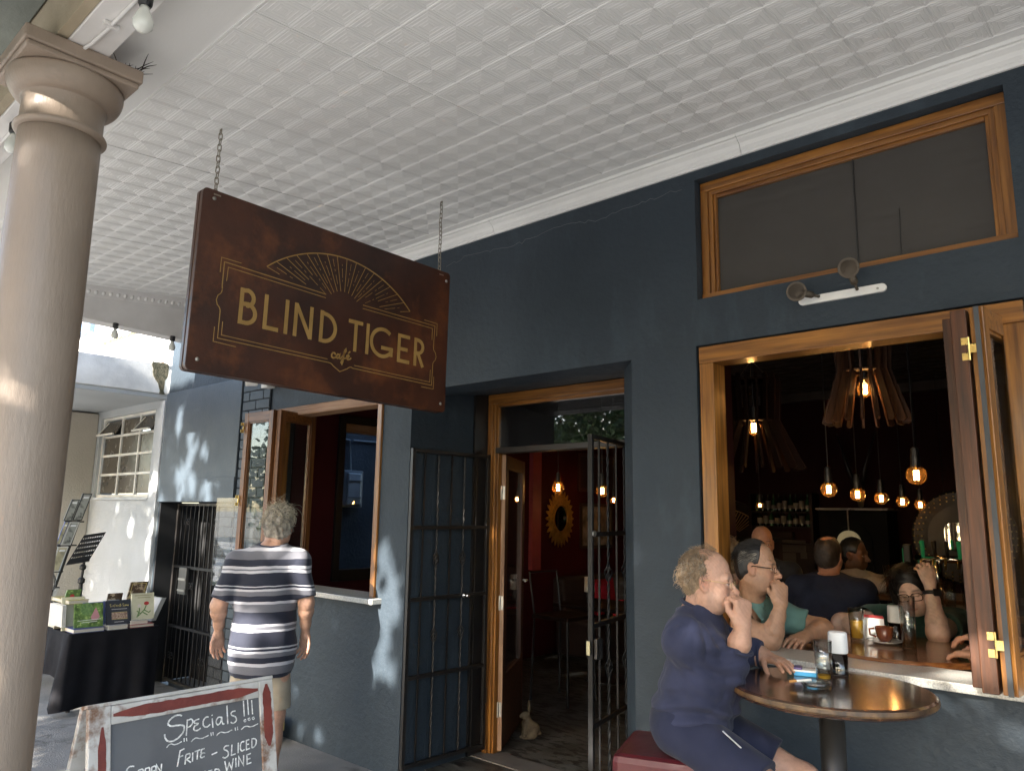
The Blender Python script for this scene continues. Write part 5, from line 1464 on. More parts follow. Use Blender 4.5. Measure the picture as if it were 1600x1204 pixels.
w_lamp = {a: wood('pendant_plywood', (0.04, 0.014, 0.006), (0.11, 0.045, 0.018), a, rough=0.6, coat=0.0) for a in 'z'}['z']
w_lampd = mat('dark_pendant_wood', (0.022, 0.009, 0.005), 0.7, col2=(0.012, 0.005, 0.003), vscale=5, spec=.1)
def slat_lamp(c, zb, zt, zring, rtop, rring, rbot, label, m_, bulbz, cord=True):
    c = Vector(c)
    t = thing('slatted_lamp', label, 'pendant lamp', (c.x, c.y, zt), 'slatted wooden pendant lamps')
    n = 17
    for k in range(n):
        a = 2*math.pi*k/n+0.1
        dr = Vector((math.cos(a), math.sin(a), 0)); pt = Vector((-dr.y, dr.x, 0))
        P = lambda r, z: c+dr*r+Vector((0, 0, z-c.z))
        w2 = 0.022
        poly = [(rtop-0.035, zt-0.01), (rtop, zt), (rtop+0.012, zt-0.05), (rring+0.022, zring), (rbot+0.020, zb+0.012), (rbot+0.004, zb), (rbot-0.028, zb+0.004), (rring-0.022, zring-0.02), (rtop-0.028, zt-0.08)]
        b = MB(); b.prism(poly, c-pt*0.006-Vector((0, 0, c.z)), dr, (0, 0, 1), pt*0.012)
        b.build('slat', m_, t)
    MB().lathe([(rring-0.055, 0), (rring+0.006, 0), (rring+0.006, 0.010), (rring-0.055, 0.010), (rring-0.055, 0)], (c.x, c.y, zring-0.008), 32).build('ring', m_, t)
    MB().lathe([(rtop-0.075, 0), (rtop-0.02, 0), (rtop-0.02, 0.010), (rtop-0.075, 0.010), (rtop-0.075, 0)], (c.x, c.y, zt-0.04), 32).build('ring', m_, t)
    p = Vector((c.x, c.y, bulbz))
    MB().tube([(c.x, c.y, bulbz+0.07), (c.x, c.y, Zc)], 0.004, 6).build('cord', m_black_pl, t)
    MB().lathe([(0.020, 0), (0.022, 0.07)], p+Vector((0, 0, 0.058)), 14).build('socket', m_black_pl, t)
    for q in range(3):
        a = q*2.094
        MB().tube([(c.x, c.y, zt+0.10), (c.x+math.cos(a)*(rtop-.05), c.y+math.sin(a)*(rtop-.05), zt-0.035)], 0.003, 5).build('wire', m_steel, t)
    g_ = MB(); r = 0.040
    g_.lathe([(0.0002, -r*1.25)]+[(r*math.cos(R(-75+k*15)), r*1.2*math.sin(R(-75+k*15))) for k in range(10)]+[(0.014, r*1.45)], p, 20).build('globe', g_amber, t, smooth=True)
    b = MB(); pts = []
    for k in range(11): a = k*math.pi/5; pts.append(p+Vector((0.012*math.cos(a), 0.012*math.sin(a), 0.026 if k % 2 else -0.026)))
    b.tube(pts, 0.0032, 5).build('filament', m_fil, t)
slat_lamp((-1.290, 4.41, 2.4), 2.175, 2.80, 2.475, 0.150, 0.12, 0.212, 'slatted wooden lamp with lit amber bulb hanging nearer the middle of the window', w_lamp, 2.372)
slat_lamp((-1.944, 4.402, 2.2), 1.935, 2.52, 2.235, 0.160, 0.135, 0.275, 'dark slatted wooden lamp with dimmer bulb at the left of the window', w_lampd, 2.195)

# ---------------------------------------------------------------- bar furniture
m_dwood = mat('dark_bar_wood', (0.018, 0.007, 0.004), 0.5, col2=(0.009, 0.004, 0.003), vscale=5, coat=0.0, spec=.15)
ct = thing('bar_counter', 'dark bar counter crowded with glasses behind the guests', 'bar counter', (-0.3, 6.2, 0))
MB().box(-1.75, 2.5, 5.95, 6.55, 1.075, 1.115).build('top', wood('counter_wood', (0.10, 0.04, 0.015), (0.30, 0.14, 0.05), 'x'), ct, bevel=0.006)
MB().box(-1.70, 2.5, 6.02, 6.50, 0.012, 1.0745).build('front', m_dwood, ct)
MB().box(-1.55, 2.3, 5.40, 5.80, 1.06, 1.10).build('shelf', wood('counter_wood', (0.10, 0.04, 0.015), (0.30, 0.14, 0.05), 'x'), ct, bevel=0.004)
MB().box(-1.50, 2.3, 5.45, 5.78, 0.012, 1.0595).build('front', m_dwood, ct)
g_glass = thin_glass('drink_glass', (0.93, 0.95, 0.94), 1.5, boost=1.7)
def tumbler(loc, r0, r1, h, label, grp, name='drinking_glass', fill=None, thick=0.003, base=0.012, mfill=None, n=20):
    t = thing(name, label, 'glass', loc, grp)
    p = Vector(loc)
    MB().lathe([(0.0002, 0), (r0, 0), (r0+(r1-r0)*.5, h*.5), (r1, h), (r1-thick, h), (r0+(r1-r0)*.5-thick, h*.5), (r0-thick, base), (0.0002, base)], p, n).build('vessel', g_glass, t, smooth=True)
    if fill:
        rf = r0+(r1-r0)*fill-thick-0.001
        MB().lathe([(0.0002, base+.001), (r0-thick-.001, base+.001), (rf, h*fill), (0.0002, h*fill)], p, n).build('drink', mfill, t, smooth=False)
    return t
rg = random.Random(21)
RANK = ('leftmost', 'second', 'third', 'fourth', 'fifth', 'sixth', 'seventh', 'eighth', 'ninth', 'rightmost')
for k in range(10): tumbler((-1.36+k*0.085+rg.uniform(-.01, .01), 5.52+0.10*(k % 2), 1.1005), 0.028, 0.034, rg.choice((0.13, 0.145)), 'clean tumbler in the front row on the bar shelf, %s of its row' % RANK[k], 'glasses lined up on the bar shelf', n=12)
for k in range(9): tumbler((-1.30+k*0.085+rg.uniform(-.01, .01), 5.74, 1.1005), 0.026, 0.033, 0.15, 'clean tumbler in the rear row on the bar shelf, %s of its row' % (RANK[k] if k < 8 else 'rightmost'), 'glasses lined up on the bar shelf', n=12)
pl_ = thing('plate_stack', 'low stack of pale saucers at the end of the bar shelf', 'plates', (-1.0, 5.47, 1.10))
for k in range(3): MB().lathe([(0.03, 0), (0.075, 0.008), (0.078, 0.011), (0.03, 0.004), (0.0002, 0.004)], (-1.0, 5.455, 1.1005+k*0.011), 20).build('plate', m_white_pl, pl_)
m_lager = mat('lager', (0.80, 0.42, 0.05), 0.1, var=0.1)
m_lager.node_tree.nodes['Principled BSDF'].inputs['Transmission Weight'].default_value = 0.15
m_lager.node_tree.nodes['Principled BSDF'].inputs['IOR'].default_value = 1.1
m_amberale = mat('amber_ale', (0.30, 0.09, 0.015), 0.2)
tumbler((-1.70, 6.10, 1.1155), 0.028, 0.038, 0.20, 'tall amber beer with pale head on the counter beside the white shirted guest', None, fill=0.6, mfill=m_amberale)
tp = thing('beer_tap', 'chrome and green beer tap tower standing on the bar counter', 'beer taps', (-1.40, 6.3, 1.1155))
m_tapg = emit('tap_green_glow', (0.01, 0.16, 0.05), 0.05)
for x in (-1.55, -1.42): MB().tube([(x, 6.3, 1.1155), (x, 6.3, 1.36)], 0.032, 14).build('tower', m_chrome, tp, smooth=True)
MB().tube([(-1.56, 6.3, 1.37), (-1.13, 6.3, 1.37)], 0.026, 12).build('crossbar', m_chrome, tp, smooth=True)
for k, x in enumerate((-1.5, -1.42, -1.34, -1.26, -1.18)):
    MB().tube([(x, 6.28, 1.37), (x, 6.20, 1.365), (x, 6.18, 1.31)], 0.008, 8).build('spout', m_brass, tp, smooth=True)
    MB().tube([(x, 6.27, 1.38), (x, 6.25, 1.50)], [0.012, 0.016], 8).build('handle', m_tapg if k in (0, 3) else m_black_pl, tp, smooth=True)
MB().box(-1.635, -1.585, 6.26, 6.33, 1.1155, 1.47).build('font', m_black_pl, tp, bevel=0.008)
MB().box(-1.6385, -1.6352, 6.258, 6.29, 1.2, 1.44).build('light_strip', m_tapg, tp)
# bottle shelf on the back wall
sh = thing('bottle_shelf', 'dark wooden shelf unit full of bottles on the back wall', 'shelf', (-4.1, 10.1, 1.3))
for z in (1.52, 1.72, 1.30): MB().box(-4.52, -3.72, 10.06, 10.29, z, z+0.02).build('board', m_dwood, sh)
for x in (-4.54, -3.70): MB().box(x-.02, x+.02, 10.04, 10.295, 1.0, 1.98).build('side', m_dwood, sh)
MB().box(-4.30, -3.70, 10.20, 10.24, 0.86, 1.295).build('back_panel', m_dwood, sh)
g_bot = mat('dark_bottle_glass', (0.015, 0.02, 0.012), 0.12); g_bot2 = mat('green_bottle_glass', (0.02, 0.06, 0.03), 0.12); m_lab = mat('bottle_label', (0.22, 0.19, 0.16), 0.7)
def bottle(x, y, z, k, lab):
    t = thing('bottle', lab, 'bottle', (x, y, z), 'bottles on the back wall shelf')
    MB().lathe([(0.0002, 0), (0.033, 0), (0.034, 0.02), (0.034, 0.13), (0.013, 0.17), (0.012, 0.225), (0.014, 0.23), (0.0002, 0.23)], (x, y, z), 10).build('glass', g_bot if k % 3 else g_bot2, t, smooth=True)
    MB().lathe([(0.0347, 0.035), (0.0347, 0.05+0.06*((k*7) % 3)/2+.03)], (x, y, z), 10).build('bottle_label', m_lab, t)
for k in range(10): bottle(-4.46+k*0.077, 10.12, 1.7405, k, 'bottle with pale label on the upper wall shelf, %s of its row' % RANK[k])
for k in range(9): bottle(-4.44+k*0.083, 10.14, 1.5405, k+1, 'small dark bottle on the lower wall shelf, %s of its row' % (RANK[k] if k < 8 else 'rightmost'))
sgn = thing('fan_sign', 'wooden framed chalk board with gold fan crest behind the guests at left', 'sign board', (-4.95, 10.1, 1.0))
f = MB(); frame_rect(f, -5.45, -4.02, 0.75, 1.47, 0.09, 10.2, 10.26); f.build('frame', m_dwood, sgn, bevel=0.008)
MB().box(-5.36, -4.11, 10.245, 10.255, 0.84, 1.38).build('panel', mat('grey_slate_panel', (0.02, 0.018, 0.016), 0.8, spec=.08), sgn)
b = MB()
b.ribbon(arc(-4.98, 1.32, 0.55, 35, 145, 26, 0.44), 0.012, (0, 10.2, 0), (1, 0, 0), (0, 0, 1), (0, -0.006, 0))
for a in range(40, 145, 5): b.ribbon([(-4.98+.25*math.cos(R(a)), 1.32+.2*math.sin(R(a))), (-4.98+.54*math.cos(R(a)), 1.32+.43*math.sin(R(a)))], 0.007, (0, 10.2, 0), (1, 0, 0), (0, 0, 1), (0, -0.006, 0))
b.build('fan_emblem', m_gold, sgn)
MB().prism([(-0.56, 0), (0.56, 0), (0.50, 0.16), (0.30, 0.36), (0, 0.46), (-0.30, 0.36), (-0.50, 0.16)], (-4.98, 10.215, 1.47), (1, 0, 0), (0, 0, 1), (0, 0.04, 0)).build('crest', m_dwood, sgn)
b = MB()
for s in ([(-4.72, 1.28), (-4.58, 1.28)], [(-4.65, 1.28), (-4.65, 1.10)]): b.ribbon(s, 0.028, (0, 10.243, 0), (1, 0, 0), (0, 0, 1), (0, -0.003, 0))
b.build('letter', m_black_pl, sgn)
pp_ = mat('menu_paper', (0.075, 0.062, 0.056), 0.9, spec=.05)
for k, (a, c, e, f_, lab) in enumerate(((-4.16, -3.84, 1.20, 1.36, 'wide sheet of paper pinned under the bottle shelf'), (-4.16, -3.98, 0.95, 1.19, 'tall sheet of paper pinned below the wide one'), (-3.92, -3.83, 1.12, 1.20, 'small note pinned right of the tall sheet'))):
    o = MB().box(a, c, 10.185, 10.188, e, f_).build('paper_sheet', pp_, loc=((a+c)/2, 10.18, e)); tag(o, lab, 'paper')
cab = thing('black_cabinet', 'black arched cabinet standing against the back wall behind the guests', 'cabinet', (-3.13, 10.0, 0))
m_cab = mat('black_cabinet_paint', (0.004, 0.004, 0.004), 0.6, spec=.08)
MB().box(-3.54, -2.72, 9.85, 10.28, 0.012, 1.76).build('case', m_cab, cab, bevel=0.01)
MB().box(-3.56, -2.70, 9.83, 10.29, 1.7605, 1.785).build('top', mat('cabinet_trim', (0.12, 0.10, 0.09), 0.3), cab)
b = MB(); b.ribbon([(-3.35, 0.9)]+arc(-3.13, 1.36, 0.22, 180, 0, 20)+[(-2.91, 0.9)], 0.02, (0, 9.849, 0), (1, 0, 0), (0, 0, 1), (0, -0.02, 0)); b.build('arch', m_cab, cab)
hl = thing('half_round_lamp', 'half round pale wall lamp with thin stem in front of the black cabinet', 'lamp', (-3.15, 9.8, 1.4))
MB().prism(arc(-3.15, 1.37, 0.14, 200, -20, 22), (0, 9.78, 0), (1, 0, 0), (0, 0, 1), (0, -0.03, 0)).build('shade', emit('pale_lamp_shade', (0.50, 0.42, 0.24), 0.04), hl)
MB().tube([(-3.15, 9.77, 1.5), (-3.15, 9.77, 1.76)], 0.008, 6).build('stem', mat('lamp_stem', (0.35, 0.3, 0.25), 0.4), hl)
MB().tube([(-3.15, 9.77, 1.76), (-3.15, 9.83, 1.775)], 0.008, 6).build('bracket', MATS['lamp_stem'], hl)
# horns on the back wall
hn = thing('horn_trophy', 'pair of long dark antelope horns mounted on the back wall', 'trophy', (-3.1, 10.2, 2.0))
for s in (-1, 1): MB().tube([(-3.12+s*0.03, 10.20, 2.02), (-3.12+s*0.09, 10.12, 2.25), (-3.12+s*0.16, 10.14, 2.5), (-3.12+s*0.24, 10.18, 2.76)], [0.03, 0.025, 0.018, 0.005], 8).build('horn', m_black_pl, hn, smooth=True)
MB().lathe([(0.0002, -0.16), (0.03, -0.14), (0.05, -0.02), (0.06, 0.06), (0.04, 0.10), (0.0002, 0.11)], (-3.12, 10.21, 1.95), 14).build('skull', mat('bone', (0.10, 0.085, 0.07), 0.8), hn, smooth=True)
# round mirror with beaded rim
mr_ = thing('beaded_mirror', 'large mirror with dark beaded rim reflecting the bright street behind the bar', 'mirror', (-1.62, 8.2, 1.5))
mc = Vector((-1.60, 8.2, 1.50))
md = Vector((0.22, -1, 0.02)).normalized(); ma, mb_, _ = frame_from(md)
MB().lathe([(0.0002, 0.02), (0.20, 0.025), (0.42, 0.0), (0.44, 0.02), (0.42, 0.04), (0.30, 0.028), (0.0002, 0.026)], mc-md*0.02, 40, md).build('rim', m_black_pl, mr_, smooth=False)
bd = None
for r_, n in ((0.42, 44), (0.385, 40), (0.35, 36)):
    for k in range(n):
        a = 2*math.pi*k/n
        p = mc+ma*(r_*math.cos(a))+mb_*(r_*math.sin(a))+md*0.025
        if bd is None:
            bd = MB().ball((0, 0, 0), 0.008, 6, 4).build('bead', m_brass, None, smooth=True); bd.parent = mr_; bd.location = p-ORI[mr_]
        else: share(bd, 'bead', mr_, p-ORI[mr_])
MB().prism(rrect(.32, .26, .07), mc+md*0.03-ma*.16-mb_*.13, ma, mb_, md*.004).build('mirror_glass', mat('mirror_silver', (0.85, 0.87, 0.9), 0.02, metal=1.0, rvar=0.0), mr_)

# ---------------------------------------------------------------- seen through the doorway
sm = thing('sunburst_mirror', 'oval mirror with gilded sunburst petals on the maroon left wall', 'mirror', (-5.85, 7.42, 1.60))
mc = Vector((-5.845, 7.42, 1.60))
petal = mat('gilt_petal', (0.45, 0.25, 0.06), 0.35, metal=0.6, var=0.3, vscale=12)
for ring, (r0, r1, n, off) in enumerate(((0.20, 0.355, 26, 0), (0.18, 0.30, 26, 0.5))):
    for k in range(n):
        a = 2*math.pi*(k+off)/n
        dr = Vector((0, math.cos(a)*0.80, math.sin(a))); pt = Vector((0, -math.sin(a), math.cos(a)*0.80)).normalized()
        MB().prism([(r0, -0.010), ((r0+r1)*.5, -0.026), (r1*.94, -0.014), (r1, 0), (r1*.94, 0.014), ((r0+r1)*.5, 0.026), (r0, 0.010)], mc+Vector((0.012*(1+ring)+.0005*(k % 3), 0, 0)), dr, pt, (0.006, 0, 0)).build('petal', petal, sm)
MB().lathe([(0.15, 0), (0.19, 0), (0.185, 0.02), (0.155, 0.02), (0.15, 0)], (0, 0, 0), 30, (1, 0, 0)).xf(lambda q: mc+Vector((q.x+0.02, q.y*0.82, q.z))).build('rim', petal, sm)
MB().lathe([(0.0002, 0), (0.152, 0), (0.152, 0.003), (0.0002, 0.003)], (0, 0, 0), 30, (1, 0, 0)).xf(lambda q: mc+Vector((q.x+0.028, q.y*0.82, q.z))).build('mirror_glass', MATS['mirror_silver'], sm)
def wall_pic(y0, y1, z0, z1, lab, mi, fc=(0.05, 0.03, 0.02)):
    t = thing('wall_picture', lab, 'picture', (-5.85, (y0+y1)/2, z0))
    b = MB(); fm = mat('picture_frame_%d' % int(fc[0]*1000), fc, 0.4)
    b.box(-5.858, -5.835, y0, y1, z0, z0+.04); b.box(-5.858, -5.835, y0, y1, z1-.04, z1); b.box(-5.858, -5.835, y0, y0+.04, z0+.0405, z1-.0405); b.box(-5.858, -5.835, y1-.04, y1, z0+.0405, z1-.0405)
    b.build('frame', fm, t); MB().box(-5.858, -5.848, y0+.041, y1-.041, z0+.041, z1-.041).build('print', mi, t)
wall_pic(7.86, 8.60, 1.22, 1.80, 'pale framed photograph hanging on the maroon wall right of the sunburst mirror', mat('faded_photo', (0.42, 0.33, 0.27), 0.5, col2=(0.10, 0.08, 0.07), vscale=7))
wall_pic(7.82, 8.70, 1.95, 2.45, 'dark framed picture hanging above the pale photograph', mat('dark_photo', (0.06, 0.03, 0.03), 0.5), (0.09, 0.03, 0.025))
struct('wall_pilaster', MB().box(-5.859, -5.80, 6.86, 7.02, 1.0, 2.5), m_pink_lit)  # added strip, the light on a wall edge painted into its pink
sf = thing('sofa', 'dark brown upholstered bench sofa along the maroon wall', 'sofa', (-5.5, 8.4, 0.01))
m_sofa = mat('dark_upholstery', (0.05, 0.03, 0.025), 0.8)
MB().box(-5.80, -5.15, 7.3, 9.9, 0.012, 0.42).build('seat', m_sofa, sf, bevel=0.03); MB().box(-5.85, -5.66, 7.3, 9.9, 0.425, 0.90).build('backrest', m_sofa, sf, bevel=0.03)
def cushion(c, s, rz, m_, lab):
    b = MB(); n = 8
    for sg in (1, -1):
        k = len(b.v)
        for i in range(n+1):
            for j in range(n+1):
                u, v = i/n*2-1, j/n*2-1
                b.v.append((s*0.5*u*(1+.06*v*v), sg*0.075*(1-u**4)*(1-v**4), s*0.5*v*(1+.06*u*u)))
        for i in range(n):
            for j in range(n): b.f.append((k+i*(n+1)+j, k+(i+1)*(n+1)+j, k+(i+1)*(n+1)+j+1, k+i*(n+1)+j+1))
    q = Matrix.Rotation(rz, 3, 'Z') @ Matrix.Rotation(R(-14), 3, 'X')
    b.xf(lambda p: Vector(c)+q @ p)
    tag(b.build('cushion', m_, loc=c, smooth=True), lab, 'cushion', 'cushions on the bench sofa')
m_redc = mat('red_cushion', (0.45, 0.012, 0.04), 0.8)
cushion((-5.50, 7.88, 0.66), 0.42, R(80), m_redc, 'bright red square cushion on the bench sofa')
cushion((-5.52, 8.30, 0.65), 0.44, R(84), mat('grey_cushion', (0.10, 0.10, 0.12), 0.85), 'grey square cushion beside the red one')
cushion((-5.30, 8.02, 0.46), 0.34, R(75), m_redc, 'small red cushion lying lower on the seat')
tl = thing('table_lamp', 'small white shaded table lamp near the red cushion', 'lamp', (-4.75, 6.55, 0.75))
MB().lathe([(0.055, 0), (0.052, 0.15), (0.05, 0.15), (0.053, 0)], (-4.75, 6.55, 0.86), 20).build('shade', mat('lamp_shade_white', (0.7, 0.68, 0.64), 0.7), tl)
MB().lathe([(0.04, 0), (0.035, 0.11), (0.0002, 0.112)], (-4.75, 6.55, 0.752), 16).build('base', m_black_pl, tl)
ctb = thing('cafe_table', 'dark square cafe table behind the open door', 'table', (-4.55, 6.6, 0.012))
MB().box(-5.0, -4.1, 6.25, 6.95, 0.715, 0.75).build('tabletop', m_dwood, ctb, bevel=0.004)
MB().tube([(-4.55, 6.6, 0.03), (-4.55, 6.6, 0.714)], 0.035, 10).build('leg', m_black_pl, ctb)
MB().lathe([(0.25, 0), (0.25, 0.01), (0.04, 0.03)], (-4.55, 6.6, 0.013), 20).build('foot', m_black_pl, ctb)
chh = thing('cafe_chair', 'dark metal cafe chair standing beside the open door', 'chair', (-4.35, 5.6, 0.012))
for dx in (-.19, .19):
    for dy in (-.19, .19): MB().tube([(-4.35+dx*1.1, 5.6+dy*1.1, 0.012), (-4.35+dx, 5.6+dy, 0.72)], 0.012, 8).build('leg', m_black_pl, chh)
MB().box(-4.56, -4.14, 5.39, 5.81, 0.72, 0.755).build('seat', m_dwood, chh, bevel=0.008)
MB().tube([(-4.54, 5.41, 0.755), (-4.58, 5.38, 1.12), (-4.58, 5.78, 1.12), (-4.54, 5.79, 0.755)], 0.011, 8).build('backrest', m_black_pl, chh, smooth=False)
# the carved rabbit
rb_ = mat('carved_wood_grey', (0.17, 0.125, 0.07), 0.7, col2=(0.10, 0.07, 0.04), vscale=20, bump=0.5, bscale=60)
# sconce in the alley
sc2 = thing('bulkhead_lamp', 'grey rectangular bulkhead lamp on the blue alley wall', 'wall lamp', (-7.0, 5.08, 1.75))
MB().box(-6.998, -6.93, 4.96, 5.22, 1.69, 2.10).build('housing', mat('grey_lamp_metal', (0.30, 0.34, 0.38), 0.4), sc2, bevel=0.01)
MB().box(-6.9295, -6.90, 5.0, 5.18, 1.72, 2.07).build('diffuser', mat('milky_glass', (0.62, 0.70, 0.76), 0.2), sc2, bevel=0.012)
for z in (1.80, 1.985): MB().box(-6.8995, -6.893, 5.0, 5.18, z-.006, z+.006).build('guard_bar', MATS['grey_lamp_metal'], sc2)
cdt = MB().tube([(-6.985, 4.2, 2.45), (-6.985, 5.05, 2.44), (-6.985, 5.08, 2.10)], 0.010, 8).tube([(-6.985, 5.1, 2.44), (-6.985, 6.2, 2.46)], 0.010, 8).build('conduit', MATS['grey_lamp_metal'], loc=(-6.98, 5, 2.4)); tag(cdt, 'thin grey conduit running to the alley lamp', 'conduit')

# ---------------------------------------------------------------- table inside the window
m_ctop = wood('round_table_wood', (0.11, 0.038, 0.012), (0.26, 0.10, 0.03), 'x', rough=0.22, coat=0.6)
it = thing('inner_table', 'varnished brown round bar table just inside the open window', 'table', (-1.03, 3.81, 0.012))
MB().lathe([(0.0002, 0), (0.372, 0), (0.380, 0.006), (0.382, 0.022), (0.376, 0.030), (0.0002, 0.030)], (-1.03, 3.81, 1.055), 64).build('tabletop', m_ctop, it, bevel=0.0)
MB().tube([(-1.03, 3.81, 0.03), (-1.03, 3.81, 1.0545)], 0.04, 14).build('leg', m_black_pl, it)
MB().lathe([(0.24, 0), (0.24, 0.012), (0.05, 0.03)], (-1.03, 3.81, 0.013), 24).build('foot', m_black_pl, it)
TZ = 1.0855
tumbler((-1.228, 3.843, TZ), 0.030, 0.036, 0.148, 'glass of golden lager with a white foam rim on the inner table', None, fill=0.62, mfill=m_lager)
tg = tumbler((-0.992, 3.796, TZ), 0.028, 0.035, 0.225, 'tall empty beer glass standing in front of the woman', None, base=0.02)
m_jarlid = mat('white_lid', (0.70, 0.72, 0.74), 0.45)
def shaker(loc, lab, md_):
    t = thing('sugar_shaker', lab, 'shaker', loc, 'white topped shakers on the tables')
    MB().lathe([(0.0002, 0), (0.033, 0), (0.034, 0.01), (0.033, 0.085), (0.030, 0.085), (0.031, 0.008), (0.0002, 0.008)], loc, 20).build('jar', thin_glass('smoky_jar', (0.55, 0.52, 0.52), 1.5, boost=1.6), t, smooth=True)
    MB().lathe([(0.0002, 0.0085), (0.030, 0.0085), (0.029, 0.045), (0.0002, 0.05)], loc, 16).build('contents', md_, t)
    MB().lathe([(0.035, 0.083), (0.036, 0.09), (0.0345, 0.155), (0.031, 0.160), (0.0002, 0.160)], loc, 24).build('lid', m_jarlid, t, smooth=False)
shaker((-1.094, 3.989, TZ), 'white lidded shaker beside the coffee cup on the inner table', mat('dark_red_sugar', (0.10, 0.015, 0.015), 0.5))
cup = thing('coffee_cup', 'brown coffee cup on a white saucer on the inner table', 'cup', (-1.107, 3.844, TZ))
m_cer = mat('brown_ceramic', (0.16, 0.045, 0.018), 0.15, var=0.1, coat=0.5)
pc = Vector((-1.107, 3.844, TZ))
MB().lathe([(0.0002, 0.002), (0.03, 0), (0.055, 0.006), (0.076, 0.014), (0.078, 0.016), (0.055, 0.010), (0.03, 0.006), (0.0002, 0.006)], pc, 28).build('saucer', mat('white_ceramic', (0.75, 0.74, 0.72), 0.15), cup, smooth=True)
MB().lathe([(0.0002, 0.008), (0.024, 0.008), (0.034, 0.03), (0.041, 0.075), (0.038, 0.075), (0.030, 0.03), (0.0002, 0.018)], pc, 24).build('bowl', m_cer, cup, smooth=True)
MB().lathe([(0.0002, 0.062), (0.0368, 0.062)], pc, 20).build('coffee', mat('coffee_foam', (0.35, 0.20, 0.10), 0.5), cup)
MB().tube([pc+Vector((-.040+.0, -.01, .065)), pc+Vector((-.062, -.012, .060)), pc+Vector((-.060, -.012, .036)), pc+Vector((-.034, -.01, .028))], 0.005, 8).build('handle', m_cer, cup, smooth=True)
pkt = thing('sugar_sachets', 'red and white paper sachets in a white holder behind the coffee cup', 'sachets', (-1.17, 3.93, TZ))
rg = random.Random(3)
MB().box(-1.235, -1.135, 3.90, 3.955, TZ, TZ+0.05).build('holder', m_white_pl, pkt, bevel=0.003)
for k in range(7):
    y = 3.905+0.007*k; b = MB().box(-1.225+rg.uniform(0, .02), -1.15+rg.uniform(0, .02), y, y+.003, TZ+0.03, TZ+0.085+rg.uniform(0, .03)); b.build('sachet', m_rd if k in (4, 5, 6) else m_white_pl, pkt)

# ---------------------------------------------------------------- table and stool on the pavement
m_ttop = wood('dark_varnished_top', (0.020, 0.009, 0.005), (0.075, 0.030, 0.012), 'x', rough=0.20, coat=0.8, wear=(0.085, 0.036, 0.013))
ot = thing('pavement_table', 'dark round bar table on a black pedestal against the window sill', 'table', (-1.02, 2.865, 0))
MB().lathe([(0.0002, 0), (0.325, 0), (0.338, 0.006), (0.342, 0.016), (0.340, 0.032), (0.334, 0.038), (0.0002, 0.038)], (-1.02, 2.865, 1.022), 72).build('tabletop', m_ttop, ot)
MB().lathe([(0.3425, 0.014), (0.3442, 0.02), (0.3428, 0.031)], (-1.02, 2.865, 1.022), 72).build('worn_edge', mat('worn_edge_varnish', (0.15, 0.085, 0.035), 0.45, col2=(0.03, 0.016, 0.009), vscale=18), ot)
MB().tube([(-1.02, 2.865, 0.02), (-1.02, 2.865, 1.0215)], 0.043, 24).build('leg', mat('black_pedestal', (0.022, 0.021, 0.020), 0.35), ot, smooth=True)
MB().lathe([(0.23, 0), (0.23, 0.012), (0.06, 0.03)], (-1.02, 2.865, 0.0), 28).build('foot', MATS['black_pedestal'], ot)
OZ = 1.0605
tumbler((-1.061, 2.926, OZ), 0.027, 0.033, 0.145, 'nearly empty glass with a last drop of beer on the pavement table', None, fill=0.16, mfill=m_lager)
shaker((-1.060, 3.085, OZ), 'white lidded dark shaker behind the glass on the pavement table', mat('dark_sugar', (0.03, 0.025, 0.022), 0.5))
cg = thing('cigarette_pack', 'blue and white cigarette packet lying on the pavement table', 'cigarette packet', (-1.15, 2.98, OZ))
q = Matrix.Rotation(R(18), 3, 'Z'); pc = Vector((-1.15, 2.985, OZ))
MB().box(-.042, .042, -.028, .028, 0.0005, 0.021).xf(lambda p: pc+q @ p).build('box', mat('packet_blue', (0.05, 0.33, 0.62), 0.4), cg, bevel=0.002)
MB().box(-.0425, .0425, -.0285, .0285, 0.0155, 0.0225).xf(lambda p: pc+q @ p).build('lid', m_white_pl, cg, bevel=0.002)
MB().box(-.042, -.012, -.028, .028, 0.023, 0.0305).xf(lambda p: pc+q @ p).build('lighter', mat('purple_lighter', (0.12, 0.08, 0.25), 0.3), cg, bevel=0.003)
ash = thing('ashtray', 'shallow clear glass ashtray on the pavement table', 'ashtray', (-1.045, 2.80, OZ))
MB().lathe([(0.0002, 0.001), (0.040, 0.0), (0.050, 0.012), (0.052, 0.022), (0.046, 0.022), (0.040, 0.008), (0.0002, 0.006)], (-1.045, 2.80, OZ), 28).build('dish', thin_glass('ash_glass', (0.8, 0.85, 0.85), 1.5, boost=2.0), ash, smooth=True)
MB().lathe([(0.0002, 0.0075), (0.036, 0.0075)], (-1.045, 2.80, OZ), 16).build('ash', mat('ash_grey', (0.30, 0.29, 0.28), 0.9, var=0.4, vscale=80), ash)
cgt = thing('cigarette', 'lit cigarette with orange filter resting on the ashtray rim', 'cigarette', (-1.08, 2.79, OZ))
a_ = Vector((-1.118, 2.745, OZ+0.018)); b_ = Vector((-1.055, 2.785, OZ+0.027))
MB().tube([a_, a_.lerp(b_, .33)], 0.0042, 8).build('filter', mat('cigarette_filter', (0.50, 0.25, 0.07), 0.7), cgt); MB().tube([a_.lerp(b_, .335), b_], 0.0041, 8).build('paper', m_white_pl, cgt)
sc_pt = Vector((-1.538, 2.638, 0)); su = Vector((0.94, 0.34, 0)).normalized(); sv = Vector((-0.34, 0.94, 0)).normalized()
stl = thing('bar_stool', 'square bar stool with padded maroon leather top under the seated man', 'stool', (-1.538, 2.638, 0))
m_lea = mat('maroon_leather', (0.085, 0.010, 0.014), 0.32, col2=(0.062, 0.007, 0.010), vscale=4, bump=0.3, bscale=160, bdist=0.002, coat=0.15)
